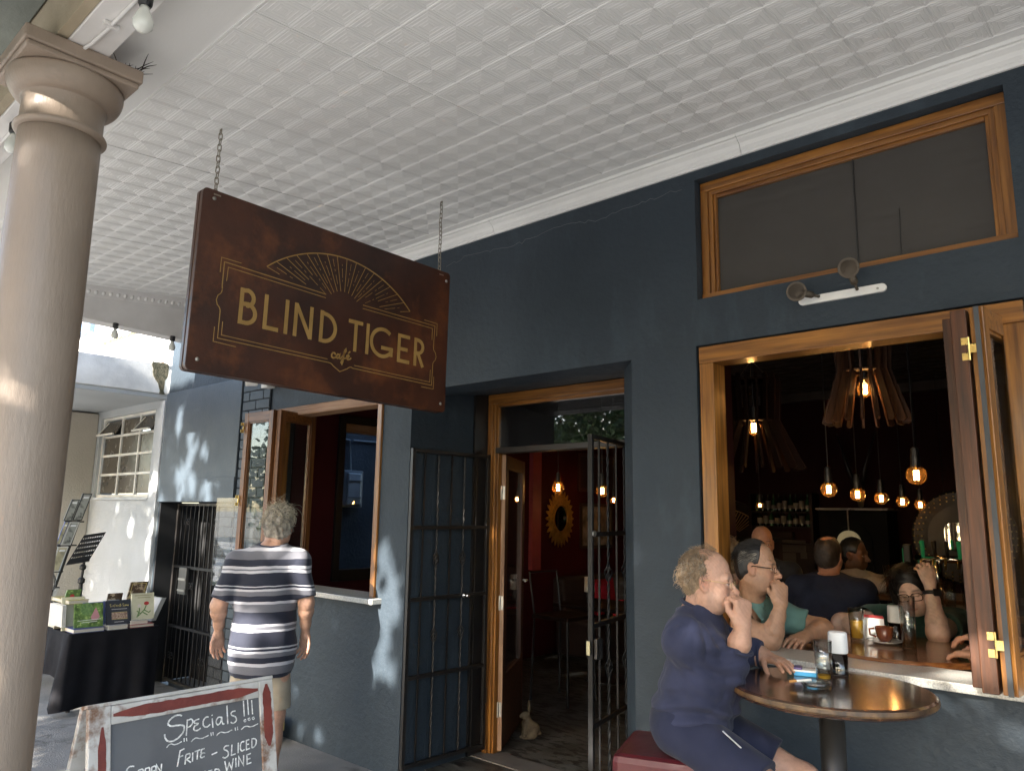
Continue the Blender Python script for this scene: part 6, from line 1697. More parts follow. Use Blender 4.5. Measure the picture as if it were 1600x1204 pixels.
def sbox(x0, x1, y0, y1, z0, z1): return MB().box(x0, x1, y0, y1, z0, z1).xf(lambda q: sc_pt+su*q.x+sv*q.y+Vector((0, 0, q.z)))
sbox(-.185, .185, -.185, .185, 0.62, 0.80).build('seat', m_lea, stl, bevel=0.026)
sbox(-.187, .187, -.187, .187, 0.676, 0.681).build('seam', m_lea, stl, bevel=0.002)
for x in (-.15, .15):
    for y in (-.15, .15): sbox(x-.02, x+.02, y-.02, y+.02, 0, 0.62).build('leg', m_dwood, stl)
for y in (-.15, .15): sbox(-.1295, .1295, y-.012, y+.012, 0.26, 0.295).build('footrest', m_dwood, stl)
# ---------------------------------------------------------------- people: smooth bodies grown from signed distance shapes
V3 = lambda *a: np.array(a, float)
def unit(v):
    v = np.asarray(v, float); return v/np.linalg.norm(v)

class Field:
    def __init__(s, lo, hi, h):
        s.lo = np.array(lo, float); s.h = h
        n = np.ceil((np.array(hi)-s.lo)/h).astype(int)+1
        s.n = n
        s.ax = [np.arange(n[i], dtype=np.float32)*h+np.float32(s.lo[i]) for i in range(3)]
        s.d = np.full(n, 0.5, np.float32)
    def _sl(s, a, b):
        i0 = np.clip(np.floor((a-s.lo)/s.h).astype(int), 0, s.n); i1 = np.clip(np.ceil((b-s.lo)/s.h).astype(int)+1, 0, s.n)
        if np.any(i1 <= i0): return None
        sl = tuple(slice(i0[k], i1[k]) for k in range(3))
        return sl, s.ax[0][sl[0]][:, None, None], s.ax[1][sl[1]][None, :, None], s.ax[2][sl[2]][None, None, :]
    def _put(s, sl, v, k, op):
        a = s.d[sl]
        if op == 'u':
            if k > 0:
                q = np.maximum(k-np.abs(a-v), 0)/k; s.d[sl] = np.minimum(a, v)-q*q*k*0.25
            else: s.d[sl] = np.minimum(a, v)
        elif op == 's':
            v = -v; q = np.maximum(k-np.abs(a-v), 0)/max(k, 1e-6); s.d[sl] = np.maximum(a, v)+q*q*k*0.25
        elif op == 'i':
            q = np.maximum(k-np.abs(a-v), 0)/max(k, 1e-6); s.d[sl] = np.maximum(a, v)+q*q*k*0.25
    def cone(s, a, b, ra, rb, k=0.02, op='u', cut=None, cutn=None):
        a = np.asarray(a, float); b = np.asarray(b, float)
        m = max(ra, rb)+k+3*s.h
        r = s._sl(np.minimum(a, b)-m, np.maximum(a, b)+m)
        if r is None: return s
        sl, X, Y, Z = r
        d = b-a; L2 = float(d@d)+1e-12
        t = np.clip(((X-a[0])*d[0]+(Y-a[1])*d[1]+(Z-a[2])*d[2])/L2, 0, 1).astype(np.float32)
        v = np.sqrt((X-a[0]-t*d[0])**2+(Y-a[1]-t*d[1])**2+(Z-a[2]-t*d[2])**2)-(ra+(rb-ra)*t)
        if cut is not None:
            n_ = unit(cutn); v = np.maximum(v, (X-cut[0])*n_[0]+(Y-cut[1])*n_[1]+(Z-cut[2])*n_[2])
        s._put(sl, v.astype(np.float32), k, op); return s
    def ball(s, c, r, k=0.02, op='u'): return s.cone(c, np.asarray(c)+1e-5, r, r, k, op)
    def ell(s, c, rad, axes=None, k=0.03, op='u'):
        c = np.asarray(c, float); rad = np.asarray(rad, float)
        A = np.eye(3) if axes is None else np.array([unit(q) for q in axes])
        ext = np.sqrt(((A*rad[:, None])**2).sum(0))+k+3*s.h
        r = s._sl(c-ext, c+ext)
        if r is None: return s
        sl, X, Y, Z = r
        k0 = 0; k1 = 0
        for i in range(3):
            q = (X-c[0])*A[i, 0]+(Y-c[1])*A[i, 1]+(Z-c[2])*A[i, 2]
            k0 = k0+(q/rad[i])**2; k1 = k1+(q/rad[i]**2)**2
        k0 = np.sqrt(k0); k1 = np.sqrt(k1)+1e-9
        s._put(sl, (k0*(k0-1)/k1).astype(np.float32), k, op); return s
    def plane(s, p, n, k=0.004):
        """cut away what lies on the +n side of the plane"""
        n = unit(n); X, Y, Z = s.ax[0][:, None, None], s.ax[1][None, :, None], s.ax[2][None, None, :]
        v = ((X-p[0])*n[0]+(Y-p[1])*n[1]+(Z-p[2])*n[2]).astype(np.float32)
        s.d = np.maximum(s.d, v); return s
    def warp(s, fn, band=0.03):
        idx = np.nonzero(np.abs(s.d) < band)
        P = np.stack([s.ax[i][idx[i]] for i in range(3)], 1)
        s.d[idx] += fn(P).astype(np.float32); return s
    def mesh(s):
        d = s.d; h = s.h
        ins = d < 0
        c = np.zeros(np.array(d.shape)-1, np.int8)
        for i in (0, 1):
            for j in (0, 1):
                for k in (0, 1): c += ins[i:d.shape[0]-1+i, j:d.shape[1]-1+j, k:d.shape[2]-1+k]
        act = np.nonzero((c > 0) & (c < 8))
        I = np.stack(act, 1)
        n = len(I)
        if n == 0: return np.zeros((0, 3)), np.zeros((0, 4), int)
        ids = np.full(c.shape, -1, np.int32); ids[act] = np.arange(n)
        cor = [(i, j, k) for i in (0, 1) for j in (0, 1) for k in (0, 1)]
        val = {q: d[I[:, 0]+q[0], I[:, 1]+q[1], I[:, 2]+q[2]] for q in cor}
        acc = np.zeros((n, 3)); cnt = np.zeros(n)
        for a in cor:
            for axn in range(3):
                if a[axn] == 0:
                    b = list(a); b[axn] = 1; b = tuple(b)
                    va, vb = val[a], val[b]
                    m = (va < 0) != (vb < 0)
                    t = va/(va-vb+1e-12)
                    p = np.repeat(np.array(a, float)[None], n, 0); p[:, axn] += t
                    acc[m] += p[m]; cnt[m] += 1
        Vv = (I+acc/cnt[:, None])*h+s.lo
        F = []
        for axn in range(3):
            b, e = [(1, 2), (2, 0), (0, 1)][axn]
            sh = [slice(1, None), slice(1, None), slice(1, None)]
            lo_ = [slice(0, d.shape[q]) for q in range(3)]
            A0 = [slice(1, d.shape[q]-1) for q in range(3)]; A0[axn] = slice(0, d.shape[axn]-1)
            A1 = list(A0); A1[axn] = slice(1, d.shape[axn])
            a_in = ins[tuple(A0)]; b_in = ins[tuple(A1)]
            for flip, m in ((False, a_in & ~b_in), (True, ~a_in & b_in)):
                J = np.stack(np.nonzero(m), 1)
                if not len(J): continue
                J = J+np.array([A0[q].start for q in range(3)])
                def cid(db, de):
                    q = J.copy(); q[:, b] += db; q[:, e] += de
                    return ids[q[:, 0], q[:, 1], q[:, 2]]
                quad = np.stack([cid(-1, -1), cid(0, -1), cid(0, 0), cid(-1, 0)], 1)
                if flip: quad = quad[:, ::-1]
                F.append(quad)
        F = np.concatenate(F); F = F[(F >= 0).all(1)]
        return Vv, F

def folds(amp, seed, freq=26, vert=0.6):
    rg = np.random.default_rng(seed)
    K = rg.normal(0, 1, (5, 3)); K /= np.linalg.norm(K, axis=1)[:, None]; K[:, 2] *= vert
    W = rg.normal(0, 1, (3, 3))*7; ph = rg.uniform(0, 6, 8)
    def fn(P):
        w = np.sin(P@W.T+ph[:3])
        out = 0
        for i in range(5):
            out = out+np.sin((P@K[i])*freq*(0.7+0.25*i)+1.6*w[:, i % 3]+ph[3+i])
        mask = 0.55+0.45*np.sin(P@W[0]*0.8+ph[0])
        r = out/5
        return amp*(0.45-np.abs(r)*2.2)*mask
    return fn

SKIN = {'fair': (0.56, 0.335, 0.235), 'ruddy': (0.50, 0.265, 0.175), 'tan': (0.40, 0.225, 0.14), 'pale': (0.62, 0.42, 0.33), 'weather': (0.43, 0.25, 0.175), 'brown': (0.16, 0.075, 0.045)}
m_skin = attr_mat('skin', 0.48, sss=0.12, bump=0.35, bscale=260, var=0.11, vscale=55)

class Joined:
    """collects several meshes into one"""
    def __init__(s): s.V = []; s.F = []; s.C = []; s.n = 0
    def add(s, V, F, C):
        s.V.append(V); s.F.append(F+s.n); s.C.append(C); s.n += len(V)
    def build(s, name, m, parent): return make(name, np.concatenate(s.V), np.concatenate(s.F), m, parent, smooth=True, cols=np.concatenate(s.C))

def head(j, c, fwd, upv, sk, s=1.0, h=0.0032, old=0.0, stubble=0.0, fat=0.0, mouth_open=0.0, eyes_closed=False, neck_to=None, neck_r=0.055, nose=1.0, female=False, beard=None):
    """head mesh with face; returns the frame (to world function)"""
    f = unit(fwd); u = unit(np.asarray(upv, float)-f*np.dot(upv, f)); r = np.cross(f, u)
    B_ = np.stack([r, f, u])          # rows: right, forward, up
    c = np.asarray(c, float)
    W = lambda x, y, z: c+(V3(x, y, z)*s)@B_
    lo = c-0.19*s; hi = c+0.19*s
    if neck_to is not None: lo = np.minimum(lo, np.asarray(neck_to)-0.08); hi = np.maximum(hi, np.asarray(neck_to)+0.08)
    S_ = Field(lo, hi, h)
    A = B_
    S_.ell(W(0, -0.018, 0.038), V3(0.074, 0.096, 0.088)*s, A, k=0)
    S_.ell(W(0, 0.012, -0.030), V3(0.064+fat*.5, 0.078, 0.085)*s, A, k=0.03*s)
    S_.ell(W(0, 0.050, -0.084), V3(0.036+fat, 0.036, 0.030)*s, A, k=0.035*s)      # chin block
    for q in (-1, 1):
        S_.ell(W(q*(0.047+fat*.6), 0.002, -0.066), V3(0.018, 0.030, 0.028)*s, A, k=0.03*s)   # jaw corner
        S_.ell(W(q*0.043, 0.060, -0.026), V3(0.020, 0.018, 0.016)*s, A, k=0.025*s)           # cheek bone
        S_.ell(W(q*(0.036+fat*.3), 0.056, -0.055), V3(0.020+fat*.4, 0.022, 0.024)*s, A, k=0.025*s)  # cheek
    if fat > 0: S_.ell(W(0, 0.03, -0.105), V3(0.042+fat, 0.04, 0.022)*s, A, k=0.03*s)
    S_.cone(W(-0.036, 0.070, 0.022), W(0.036, 0.070, 0.022), (0.012 if not female else 0.009)*s, (0.012 if not female else 0.009)*s, 0.02*s)
    for q in (-1, 1):
        S_.ell(W(q*0.031, 0.092, 0.001), V3(0.019, 0.016, 0.013)*s, A, k=0.016*s, op='s')    # socket
        S_.ball(W(q*0.031, 0.0705, 0.001), 0.0125*s, 0.004*s)                                # eyeball
        zl = 0.006 if not eyes_closed else 0.0
        S_.ell(W(q*0.031, 0.0730, zl+0.0025), V3(0.0155, 0.0115, 0.0050 if not eyes_closed else 0.0085)*s, A, k=0.003*s)   # upper lid
        S_.ell(W(q*0.031, 0.0725, -0.0075), V3(0.0145, 0.0110, 0.0042)*s, A, k=0.004*s)       # lower lid
    # nose
    S_.cone(W(0, 0.082, 0.012), W(0, 0.100+0.008*nose, -0.030), 0.0085*s, 0.0105*s, 0.014*s)
    S_.ball(W(0, 0.104+0.009*nose, -0.034), 0.0118*s*nose, 0.010*s)
    for q in (-1, 1):
        S_.ell(W(q*0.0125, 0.096+.004*nose, -0.038), V3(0.0085, 0.011, 0.0085)*s, A, k=0.006*s)
        S_.ball(W(q*0.0065, 0.102+.005*nose, -0.0465), 0.0036*s, 0.003*s, 's')
    S_.ell(W(0, 0.083, -0.056), V3(0.024, 0.013, 0.012)*s, A, k=0.014*s)                      # muzzle
    # lips
    zo = mouth_open*0.006
    S_.cone(W(-0.021, 0.080, -0.0665), W(0, 0.0935, -0.0640+zo), 0.0040*s, 0.0062*s, 0.006*s)
    S_.cone(W(0.021, 0.080, -0.0665), W(0, 0.0935, -0.0640+zo), 0.0040*s, 0.0062*s, 0.006*s)
    S_.cone(W(-0.019, 0.080, -0.0705), W(0, 0.0910, -0.0755-zo), 0.0042*s, 0.0072*s, 0.006*s)
    S_.cone(W(0.019, 0.080, -0.0705), W(0, 0.0910, -0.0755-zo), 0.0042*s, 0.0072*s, 0.006*s)
    S_.cone(W(-0.022, 0.087, -0.0690), W(0.022, 0.087, -0.0690), 0.0014*s+zo*s*.6, 0.0014*s+zo*s*.6, 0.003*s, 's')
    S_.cone(W(0, 0.1015, -0.0690), W(0, 0.090, -0.0690), 0.0022*s+zo*s, 0.0022*s+zo*s, 0.004*s, 's')
    if old:
        for q in (-1, 1):
            S_.cone(W(q*0.020, 0.0905, -0.042), W(q*0.034, 0.078, -0.070), 0.0022*s, 0.0030*s, 0.007*s, 's')    # nasolabial fold
            S_.cone(W(q*0.018, 0.0835, -0.0125), W(q*0.046, 0.068, -0.019), 0.0018*s, 0.0018*s, 0.005*s, 's')    # eye bag
            S_.cone(W(q*0.034, 0.068, -0.080), W(q*0.038, 0.052, -0.098), 0.002*s, 0.002*s, 0.006*s, 's')
        for z in (0.044, 0.056, 0.068): S_.cone(W(-0.03, 0.070-(z-.044)*.55, z), W(0.03, 0.070-(z-.044)*.55, z), 0.0016*s, 0.0016*s, 0.006*s, 's')
    # ears
    for q in (-1, 1):
        e = np.stack([unit(V3(q*0.9, 0.35, 0)@B_), unit(V3(-q*0.35, 0.9, 0.22)@B_), unit(np.cross(unit(V3(q*0.9, 0.35, 0)@B_), unit(V3(-q*0.35, 0.9, 0.22)@B_)))])
        S_.ell(W(q*0.079, -0.010, -0.008), V3(0.0075, 0.019, 0.032)*s, e, k=0.008*s)
        S_.ell(W(q*0.087, -0.006, -0.004), V3(0.0060, 0.010, 0.018)*s, e, k=0.006*s, op='s')
        S_.ball(W(q*0.076, 0.000, -0.036), 0.0085*s, 0.008*s)
    if neck_to is not None:
        S_.cone(W(0, -0.022, -0.055), neck_to, neck_r*s, (neck_r+.008)*s, 0.035*s)
        if not female: S_.ball(W(0, 0.030, -0.125), 0.012*s, 0.02*s)
    S_.warp(lambda P: 0.0006*np.sin(P@V3(310, 170, 90))*np.sin(P@V3(-90, 260, 210)), 0.01)
    Vv, F = S_.mesh()
    L = ((Vv-c)@B_.T)/s
    C = np.repeat(np.array(SKIN[sk])[None], len(Vv), 0)
    def blob(x, y, z, rr, col, amt):
        for q in ((-1, 1) if x else (1,)):
            g_ = np.exp(-(((L[:, 0]-q*x)**2+(L[:, 1]-y)**2+(L[:, 2]-z)**2)/rr**2))*amt
            C[:] = C*(1-g_[:, None])+np.array(col)[None]*g_[:, None]
    base = np.array(SKIN[sk])
    blob(0.040, 0.07, -0.035, 0.024, base*V3(1.02, 0.72, 0.68), 0.55)
    blob(0, 0.115, -0.034, 0.016, base*V3(1.03, 0.70, 0.66), 0.6)
    blob(0.080, -0.01, -0.01, 0.03, base*V3(1.03, 0.74, 0.70), 0.6)
    lip = np.exp(-((L[:, 0]/0.020)**2+((L[:, 2]+0.0705)/0.0085)**2)**2)*(L[:, 1] > 0.07)*0.75
    C = C*(1-lip[:, None])+(base*V3(0.72, 0.42, 0.40))[None]*lip[:, None]
    # brows, irises and lashes are colour of the face itself
    for q in (-1, 1):
        x = L[:, 0]*q
        br = np.exp(-(((x-0.032)/0.019)**4+((L[:, 2]-0.0215-0.004*np.cos((x-.030)*60))/0.0045)**2))*(L[:, 1] > 0.05)*(0.8 if old < .8 else .45)
        bc = np.array((0.06, 0.045, 0.035) if old < .8 else (0.28, 0.24, 0.20))
        C = C*(1-br[:, None])+bc[None]*br[:, None]
        if not eyes_closed:
            ey = np.exp(-(((x-0.031)/0.0115)**4+((L[:, 2]+0.0015)/0.0042)**4))*(L[:, 1] > 0.074)
            C = C*(1-ey[:, None])+np.array((0.62, 0.58, 0.54))[None]*ey[:, None]
            ir = np.exp(-(((x-0.031)/0.0055)**4+((L[:, 2]+0.001)/0.0050)**4))*(L[:, 1] > 0.074)
            C = C*(1-ir[:, None])+np.array((0.05, 0.04, 0.035))[None]*ir[:, None]
        else:
            ls = np.exp(-(((x-0.031)/0.013)**4+((L[:, 2]+0.0055)/0.0016)**2))*(L[:, 1] > 0.06)*.8
            C = C*(1-ls[:, None])+np.array((0.03, 0.02, 0.02))[None]*ls[:, None]
    if stubble:
        low = np.clip((-0.028-L[:, 2])/0.02, 0, 1)*np.clip((L[:, 1]+0.01)/0.03, 0, 1)*(1-lip)
        um = np.exp(-((L[:, 0]/0.028)**4+((L[:, 2]+0.054)/0.008)**2))
        st = np.clip(low*0.9+um*.5, 0, 1)*stubble
        bc = base*0.55+np.array(beard if beard is not None else (0.10, 0.09, 0.085))*0.45
        C = C*(1-st[:, None])+bc[None]*st[:, None]
    if old:
        rg = np.random.default_rng(int(abs(c[0])*1000))
        for _ in range(16):
            a = rg.normal(0, 1, 3); a /= np.linalg.norm(a); p = a*V3(0.075, 0.095, 0.09)+V3(0, -0.01, 0.03)
            g_ = np.exp(-((L-p)**2).sum(1)/rg.uniform(.003, .007)**2)*0.5
            C = C*(1-g_[:, None])+(base*V3(0.62, 0.48, 0.42))[None]*g_[:, None]
    j.add(Vv, F, C)
    return W, B_, s

def hand(j, wr, fdir, dors, side, sk, curl=(20, 25, 20), spread=6, s=1.0, h=0.0028, thumb=(0.5, 30), fore=None, fr=0.027, extra=None):
    """hand with palm and five fingers. side -1: right hand (thumb on -x when palm faces down), +1: left"""
    wr = np.asarray(wr, float); y = unit(fdir); z = unit(np.asarray(dors, float)-y*np.dot(dors, y)); x = np.cross(y, z)*1.0
    th = x*side*1.0
    Q = lambda a, b, c_: wr+(th*a+y*b+z*c_)*s
    pts = []
    segs = []
    lens = [0.070, 0.078, 0.072, 0.056]; offs = [0.029, 0.0095, -0.0105, -0.029]; yb = [0.088, 0.092, 0.088, 0.080]
    cu = curl if isinstance(curl[0], (list, tuple)) else [curl]*4
    for i in range(4):
        p = Q(offs[i], yb[i], 0.002); a = 0; sp = R(spread*(1.5-i))*1.0
        rad = [0.0092, 0.0086, 0.0078, 0.0068]; rad = [q*(0.9 if i == 3 else 1) for q in rad]
        segs.append((Q(offs[i]*0.45, 0.012, 0), p, 0.0125, 0.0105, 0.012))
        for k, fr_ in enumerate((0.46, 0.30, 0.24)):
            a += R(cu[i][k]); L = lens[i]*fr_*s
            d = (y*math.cos(sp)+th*math.sin(sp))*math.cos(a)-z*math.sin(a)
            q = p+d*L
            segs.append((p, q, rad[k], rad[k+1], 0.004)); p = q
    # thumb
    p = Q(0.024, 0.022, -0.006); d = unit(th*thumb[0]+y*0.8-z*0.35); q = p+d*0.042*s
    segs.append((Q(0.010, 0.010, -0.002), p, 0.015, 0.0145, 0.012)); segs.append((p, q, 0.0135, 0.0105, 0.010))
    b = R(thumb[1]); d2 = unit(d*math.cos(b)-th*math.sin(b)*0.8-z*0.25*math.sin(b)); p = q; q = p+d2*0.032*s; segs.append((p, q, 0.0102, 0.0092, 0.004))
    d3 = unit(d2*math.cos(b*.6)-th*math.sin(b*.6)*0.8); p = q; q = p+d3*0.024*s; segs.append((p, q, 0.0092, 0.0075, 0.004))
    P = np.array([a for a, *_ in segs]+[b for _, b, *_ in segs]+([np.asarray(fore)] if fore is not None else []))
    S_ = Field(P.min(0)-0.05, P.max(0)+0.05, h)
    S_.ell(Q(0, 0.050, -0.001), V3(0.036, 0.046, 0.0125)*s, np.stack([th, y, z]), k=0.012)
    for a, b_, r0, r1, k in segs: S_.cone(a, b_, r0*s, r1*s, k*s)
    if fore is not None:
        fo = np.asarray(fore, float); dd = fo-wr
        S_.cone(wr+y*0.012*s, wr+dd*0.3, 0.0235*s, fr*1.02, 0.02)
        S_.cone(wr+dd*0.3, wr+dd*0.75, fr*1.02, fr*1.55, 0.02); S_.cone(wr+dd*0.75, fo, fr*1.55, fr*1.45, 0.02)
    S_.warp(lambda P: 0.0007*np.sin(P@V3(240, 130, 90))*np.sin(P@V3(-90, 200, 160)), 0.01)
    Vv, F = S_.mesh()
    C = np.repeat(np.array(SKIN[sk])[None], len(Vv), 0)
    tips = np.array([b_ for a, b_, r0, r1, k in segs if k == 0.004])
    dm = np.min(((Vv[:, None, :]-tips[None])**2).sum(2), 1)
    g_ = np.exp(-dm/0.010**2)*0.35
    C = C*(1-g_[:, None])+(np.array(SKIN[sk])*V3(1.02, 0.74, 0.7))[None]*g_[:, None]
    j.add(Vv, F, C)

def strands(parent, name, W, B_, s, mtl, n, region, length, curl, seed, rad=0.0011, lift=0.004, grav=0.5, base=None, segs=7, comb=None):
    """loose hair: thin tubes rooted on the skull where region(local unit dir, local point) holds"""
    rg = random.Random(seed); b = MB(); got = 0; tries = 0
    while got < n and tries < n*30:
        tries += 1
        d = Vector((rg.gauss(0, 1), rg.gauss(0, 1), rg.gauss(0, 1))).normalized()
        p = np.array((d.x*0.077, d.y*0.099-0.018, d.z*0.091+0.038))
        if not region(d, p): continue
        got += 1
        L = length*rg.uniform(.6, 1.25)
        dirv = Vector((d.x, d.y, d.z)); cmb = Vector(comb(d)) if comb else Vector((rg.gauss(0, .6), rg.gauss(0, .6), rg.gauss(0, .6)))
        t1 = (cmb-dirv*cmb.dot(dirv)); t1 = t1.normalized() if t1.length > 1e-3 else Vector((1, 0, 0)); t2 = dirv.cross(t1)
        ph = rg.uniform(0, 6.3); tw = rg.choice((-1, 1)); pts = []
        for k in range(segs):
            f = k/(segs-1)
            q = Vector(p)+dirv*(lift+L*(.35 if curl else .12)*f)+t1*(L*f)-Vector((0, 0, 1))*(grav*L*f*f*.6)
            if curl: q += (t1*math.cos(ph+tw*f*5.5)+dirv*math.sin(ph+tw*f*5.5))*curl*(0.4+f)+t2*math.sin(ph+f*7)*curl*.7
            pts.append(Vector(W(*q)))
        b.tube(pts, [rad*s*(1-.6*k/(segs-1)) for k in range(segs)], 4, caps=False)
    return b.build(name, mtl, parent, smooth=True)

def cap_hair(parent, W, B_, s, mtl, thick, face_cut, seed, amp=0.003, freq=90, h=0.0036, low=-0.07, extra=None, cuts=(), name='hair'):
    """hair mass: inflated skull minus the face"""
    c = W(0, 0, 0)
    S_ = Field(c-0.22*s, c+0.22*s, h)
    S_.ell(W(0, -0.020, 0.040), V3(0.075+thick, 0.097+thick, 0.089+thick)*s, B_, k=0)
    S_.ell(W(0, -0.045, -0.020), V3(0.068+thick, 0.062+thick, 0.075)*s, B_, k=0.03)
    if extra: extra(S_, W)
    S_.warp(lambda P: amp*np.sin(P@V3(freq, freq*.4, freq*.7)+2*np.sin(P@V3(-30, 60, 45)))*np.sin(P@V3(-freq*.5, freq*.9, -freq*.3)+seed), 0.03)
    f, u = B_[1], B_[2]
    for p, n in face_cut: S_.plane(W(*p), unit(np.asarray(n, float)@B_))
    for cc, rr in cuts: S_.ell(W(*cc), np.asarray(rr)*s, B_, k=0.006, op='s')
    Vv, F = S_.mesh()
    return make(name, Vv, F, mtl, parent, smooth=True)

def hairmat(name, c1, c2, rough=0.5):
    return mat(name, c1, rough, col2=c2, vscale=35, vdetail=6, bump=0.6, bscale=180, bdist=0.003, rvar=.08)

def glasses(parent, W, mtl, wd=0.026, hg=0.017, rim=0.0016, lens=True):
    b = MB()
    for q in (-1, 1):
        pts = [Vector(W(q*0.032+wd*math.copysign(abs(math.cos(a))**.6, math.cos(a)), 0.098-0.10*abs(q*0.032+wd*math.cos(a))*abs(q*0.032+wd*math.cos(a))*3, -0.004+hg*math.copysign(abs(math.sin(a))**.7, math.sin(a)))) for a in [2*math.pi*k/20 for k in range(20)]]
        b.tube(pts, rim, 5, closed=True)
        b.tube([Vector(W(q*0.058, 0.090, 0.004)), Vector(W(q*0.078, 0.06, 0.006)), Vector(W(q*0.083, 0.0, 0.006)), Vector(W(q*0.080, -0.02, -0.004))], rim*1.1, 5)
    b.tube([Vector(W(-0.007, 0.0985, 0.002)), Vector(W(0, 0.1015, 0.005)), Vector(W(0.007, 0.0985, 0.002))], rim, 5)
    return b.build('glasses', mtl, parent, smooth=True)

def torso(S_, pel, che, nec, shL, shR, fwd, wid=(0.17, 0.165, 0.175), dep=(0.12, 0.125, 0.115), belly=0.02, infl=0.0, k=0.06, shr=0.058):
    up_ = unit(che-pel); lf = unit(shL-shR); fw_ = unit(np.cross(lf, up_)); lf = np.cross(up_, fw_)
    if np.dot(fw_, fwd) < 0: fw_ = -fw_
    A = np.stack([lf, fw_, up_])
    H = np.linalg.norm(che-pel)
    S_.ell(pel+up_*0.01, V3(wid[0]+infl, dep[0]+infl, 0.14), A, k=0)
    mid = pel*0.5+che*0.5+fw_*belly
    S_.ell(mid, V3(wid[1]+infl, dep[1]+infl, H*0.5+0.06), A, k=k)
    S_.ell(che+fw_*0.01, V3(wid[2]+infl, dep[2]+infl, 0.17), A, k=k)
    S_.cone(shL, shR, shr+infl, shr+infl, k)
    S_.cone(che+up_*0.08, nec, 0.08+infl, 0.060+infl, k)
    for sh in (shL, shR): S_.cone(nec-up_*0.01, sh+up_*0.005, 0.050+infl, 0.045+infl, k*.7)
    return A

def garment(name, parent, mtl, lo, hi, h, build, fold=None):
    Vs, Fs, n = [], [], 0
    for bd in (build if isinstance(build, (list, tuple)) else [build]):
        S_ = Field(lo, hi, h); bd(S_)
        if fold: S_.warp(fold, 0.035)
        Vv, F = S_.mesh(); Vs.append(Vv); Fs.append(F+n); n += len(Vv)
    return make(name, np.concatenate(Vs), np.concatenate(Fs), mtl, parent, smooth=True)

def limb(j, a, b, c, r, sk, h=0.006):
    P = np.array([a, b, c]); S_ = Field(P.min(0)-.12, P.max(0)+.12, h)
    S_.cone(a, b, r[0], r[1], 0); S_.cone(b, c, r[2], r[3], 0.03)
    Vv, F = S_.mesh(); j.add(Vv, F, np.repeat(np.array(SKIN[sk])[None], len(Vv), 0))

def person(label, loc, group=None):
    return thing('person', label, 'person', loc, group)
m_hgrey = hairmat('grey_hair', (0.36, 0.33, 0.28), (0.13, 0.115, 0.095)); m_hblack = hairmat('black_hair', (0.018, 0.016, 0.016), (0.006, 0.006, 0.006), 0.35)
m_hlight = hairmat('silver_blond_hair', (0.58, 0.52, 0.40), (0.34, 0.29, 0.21)); m_hsand = hairmat('greying_sandy_hair', (0.27, 0.19, 0.115), (0.11, 0.075, 0.045))
m_hbrown = hairmat('short_brown_hair', (0.065, 0.05, 0.04), (0.03, 0.023, 0.018)); m_hfair = hairmat('fair_hair', (0.36, 0.22, 0.10), (0.16, 0.09, 0.04))
m_gold_f = mat('thin_gold_frame', (0.50, 0.38, 0.18), 0.25, metal=1.0); m_dark_f = mat('dark_frame_plastic', (0.012, 0.010, 0.012), 0.25)

# striped jersey: bands of navy, grey and white wound round the body
def stripe_mat():
    m, n, b = _nodes('striped_jersey')
    t = n.nodes.new('ShaderNodeTexCoord').outputs['Object']
    sp = n.nodes.new('ShaderNodeSeparateXYZ'); n.links.new(t, sp.inputs[0])
    nz = _noise(n, t, 4.0, 3)
    ad = n.nodes.new('ShaderNodeMath'); ad.operation = 'MULTIPLY_ADD'; ad.inputs[1].default_value = 0.030; ad.inputs[2].default_value = -0.015
    n.links.new(nz, ad.inputs[0])
    s2 = n.nodes.new('ShaderNodeMath'); s2.operation = 'ADD'; n.links.new(sp.outputs['Z'], s2.inputs[0]); n.links.new(ad.outputs[0], s2.inputs[1])
    mr = n.nodes.new('ShaderNodeMapRange'); mr.inputs[1].default_value = 0.665; mr.inputs[2].default_value = 1.455; mr.clamp = True
    n.links.new(s2.outputs[0], mr.inputs[0])
    nv, gr, wh = (0.008, 0.011, 0.026), (0.125, 0.127, 0.15), (0.46, 0.46, 0.50)
    bands = [(nv, .030), (gr, .046), (wh, .018), (nv, .032), (gr, .026), (wh, .012), (nv, .014), (wh, .008), (nv, .085), (wh, .014), (gr, .016), (wh, .014), (nv, .070), (gr, .046), (wh, .016), (nv, .034), (gr, .028), (wh, .014), (nv, .010), (wh, .008), (nv, .074), (wh, .015), (gr, .010), (wh, .016), (nv, .042), (gr, .048), (wh, .022), (gr, .014), (nv, .02)]
    tot = sum(w_ for _, w_ in bands); stops = []; p = 0
    for c, w_ in bands: stops.append((p/tot, c)); p += w_
    r1 = _ramp(n, mr.outputs[0], stops, 'CONSTANT')
    fine = _noise(n, t, 500, 2); f = _ramp(n, fine, [(0.3, (.86,)*3), (.7, (1.08,)*3)])
    n.links.new(_mix(n, 1.0, r1, f, 'MULTIPLY'), b.inputs['Base Color'])
    b.inputs['Roughness'].default_value = 0.85; b.inputs['Sheen Weight'].default_value = 0.1
    bp_ = n.nodes.new('ShaderNodeBump'); bp_.inputs['Strength'].default_value = 0.25; bp_.inputs['Distance'].default_value = 0.003
    n.links.new(_noise(n, t, 120, 4), bp_.inputs['Height']); n.links.new(bp_.outputs[0], b.inputs['Normal'])
    return m
def cloth_mat(name, c, var=.14, rough=.85, bs=260): return mat(name, c, rough, var=var, vscale=7, bump=0.35, bscale=bs, bdist=0.002, sheen=.08, spec=.25)

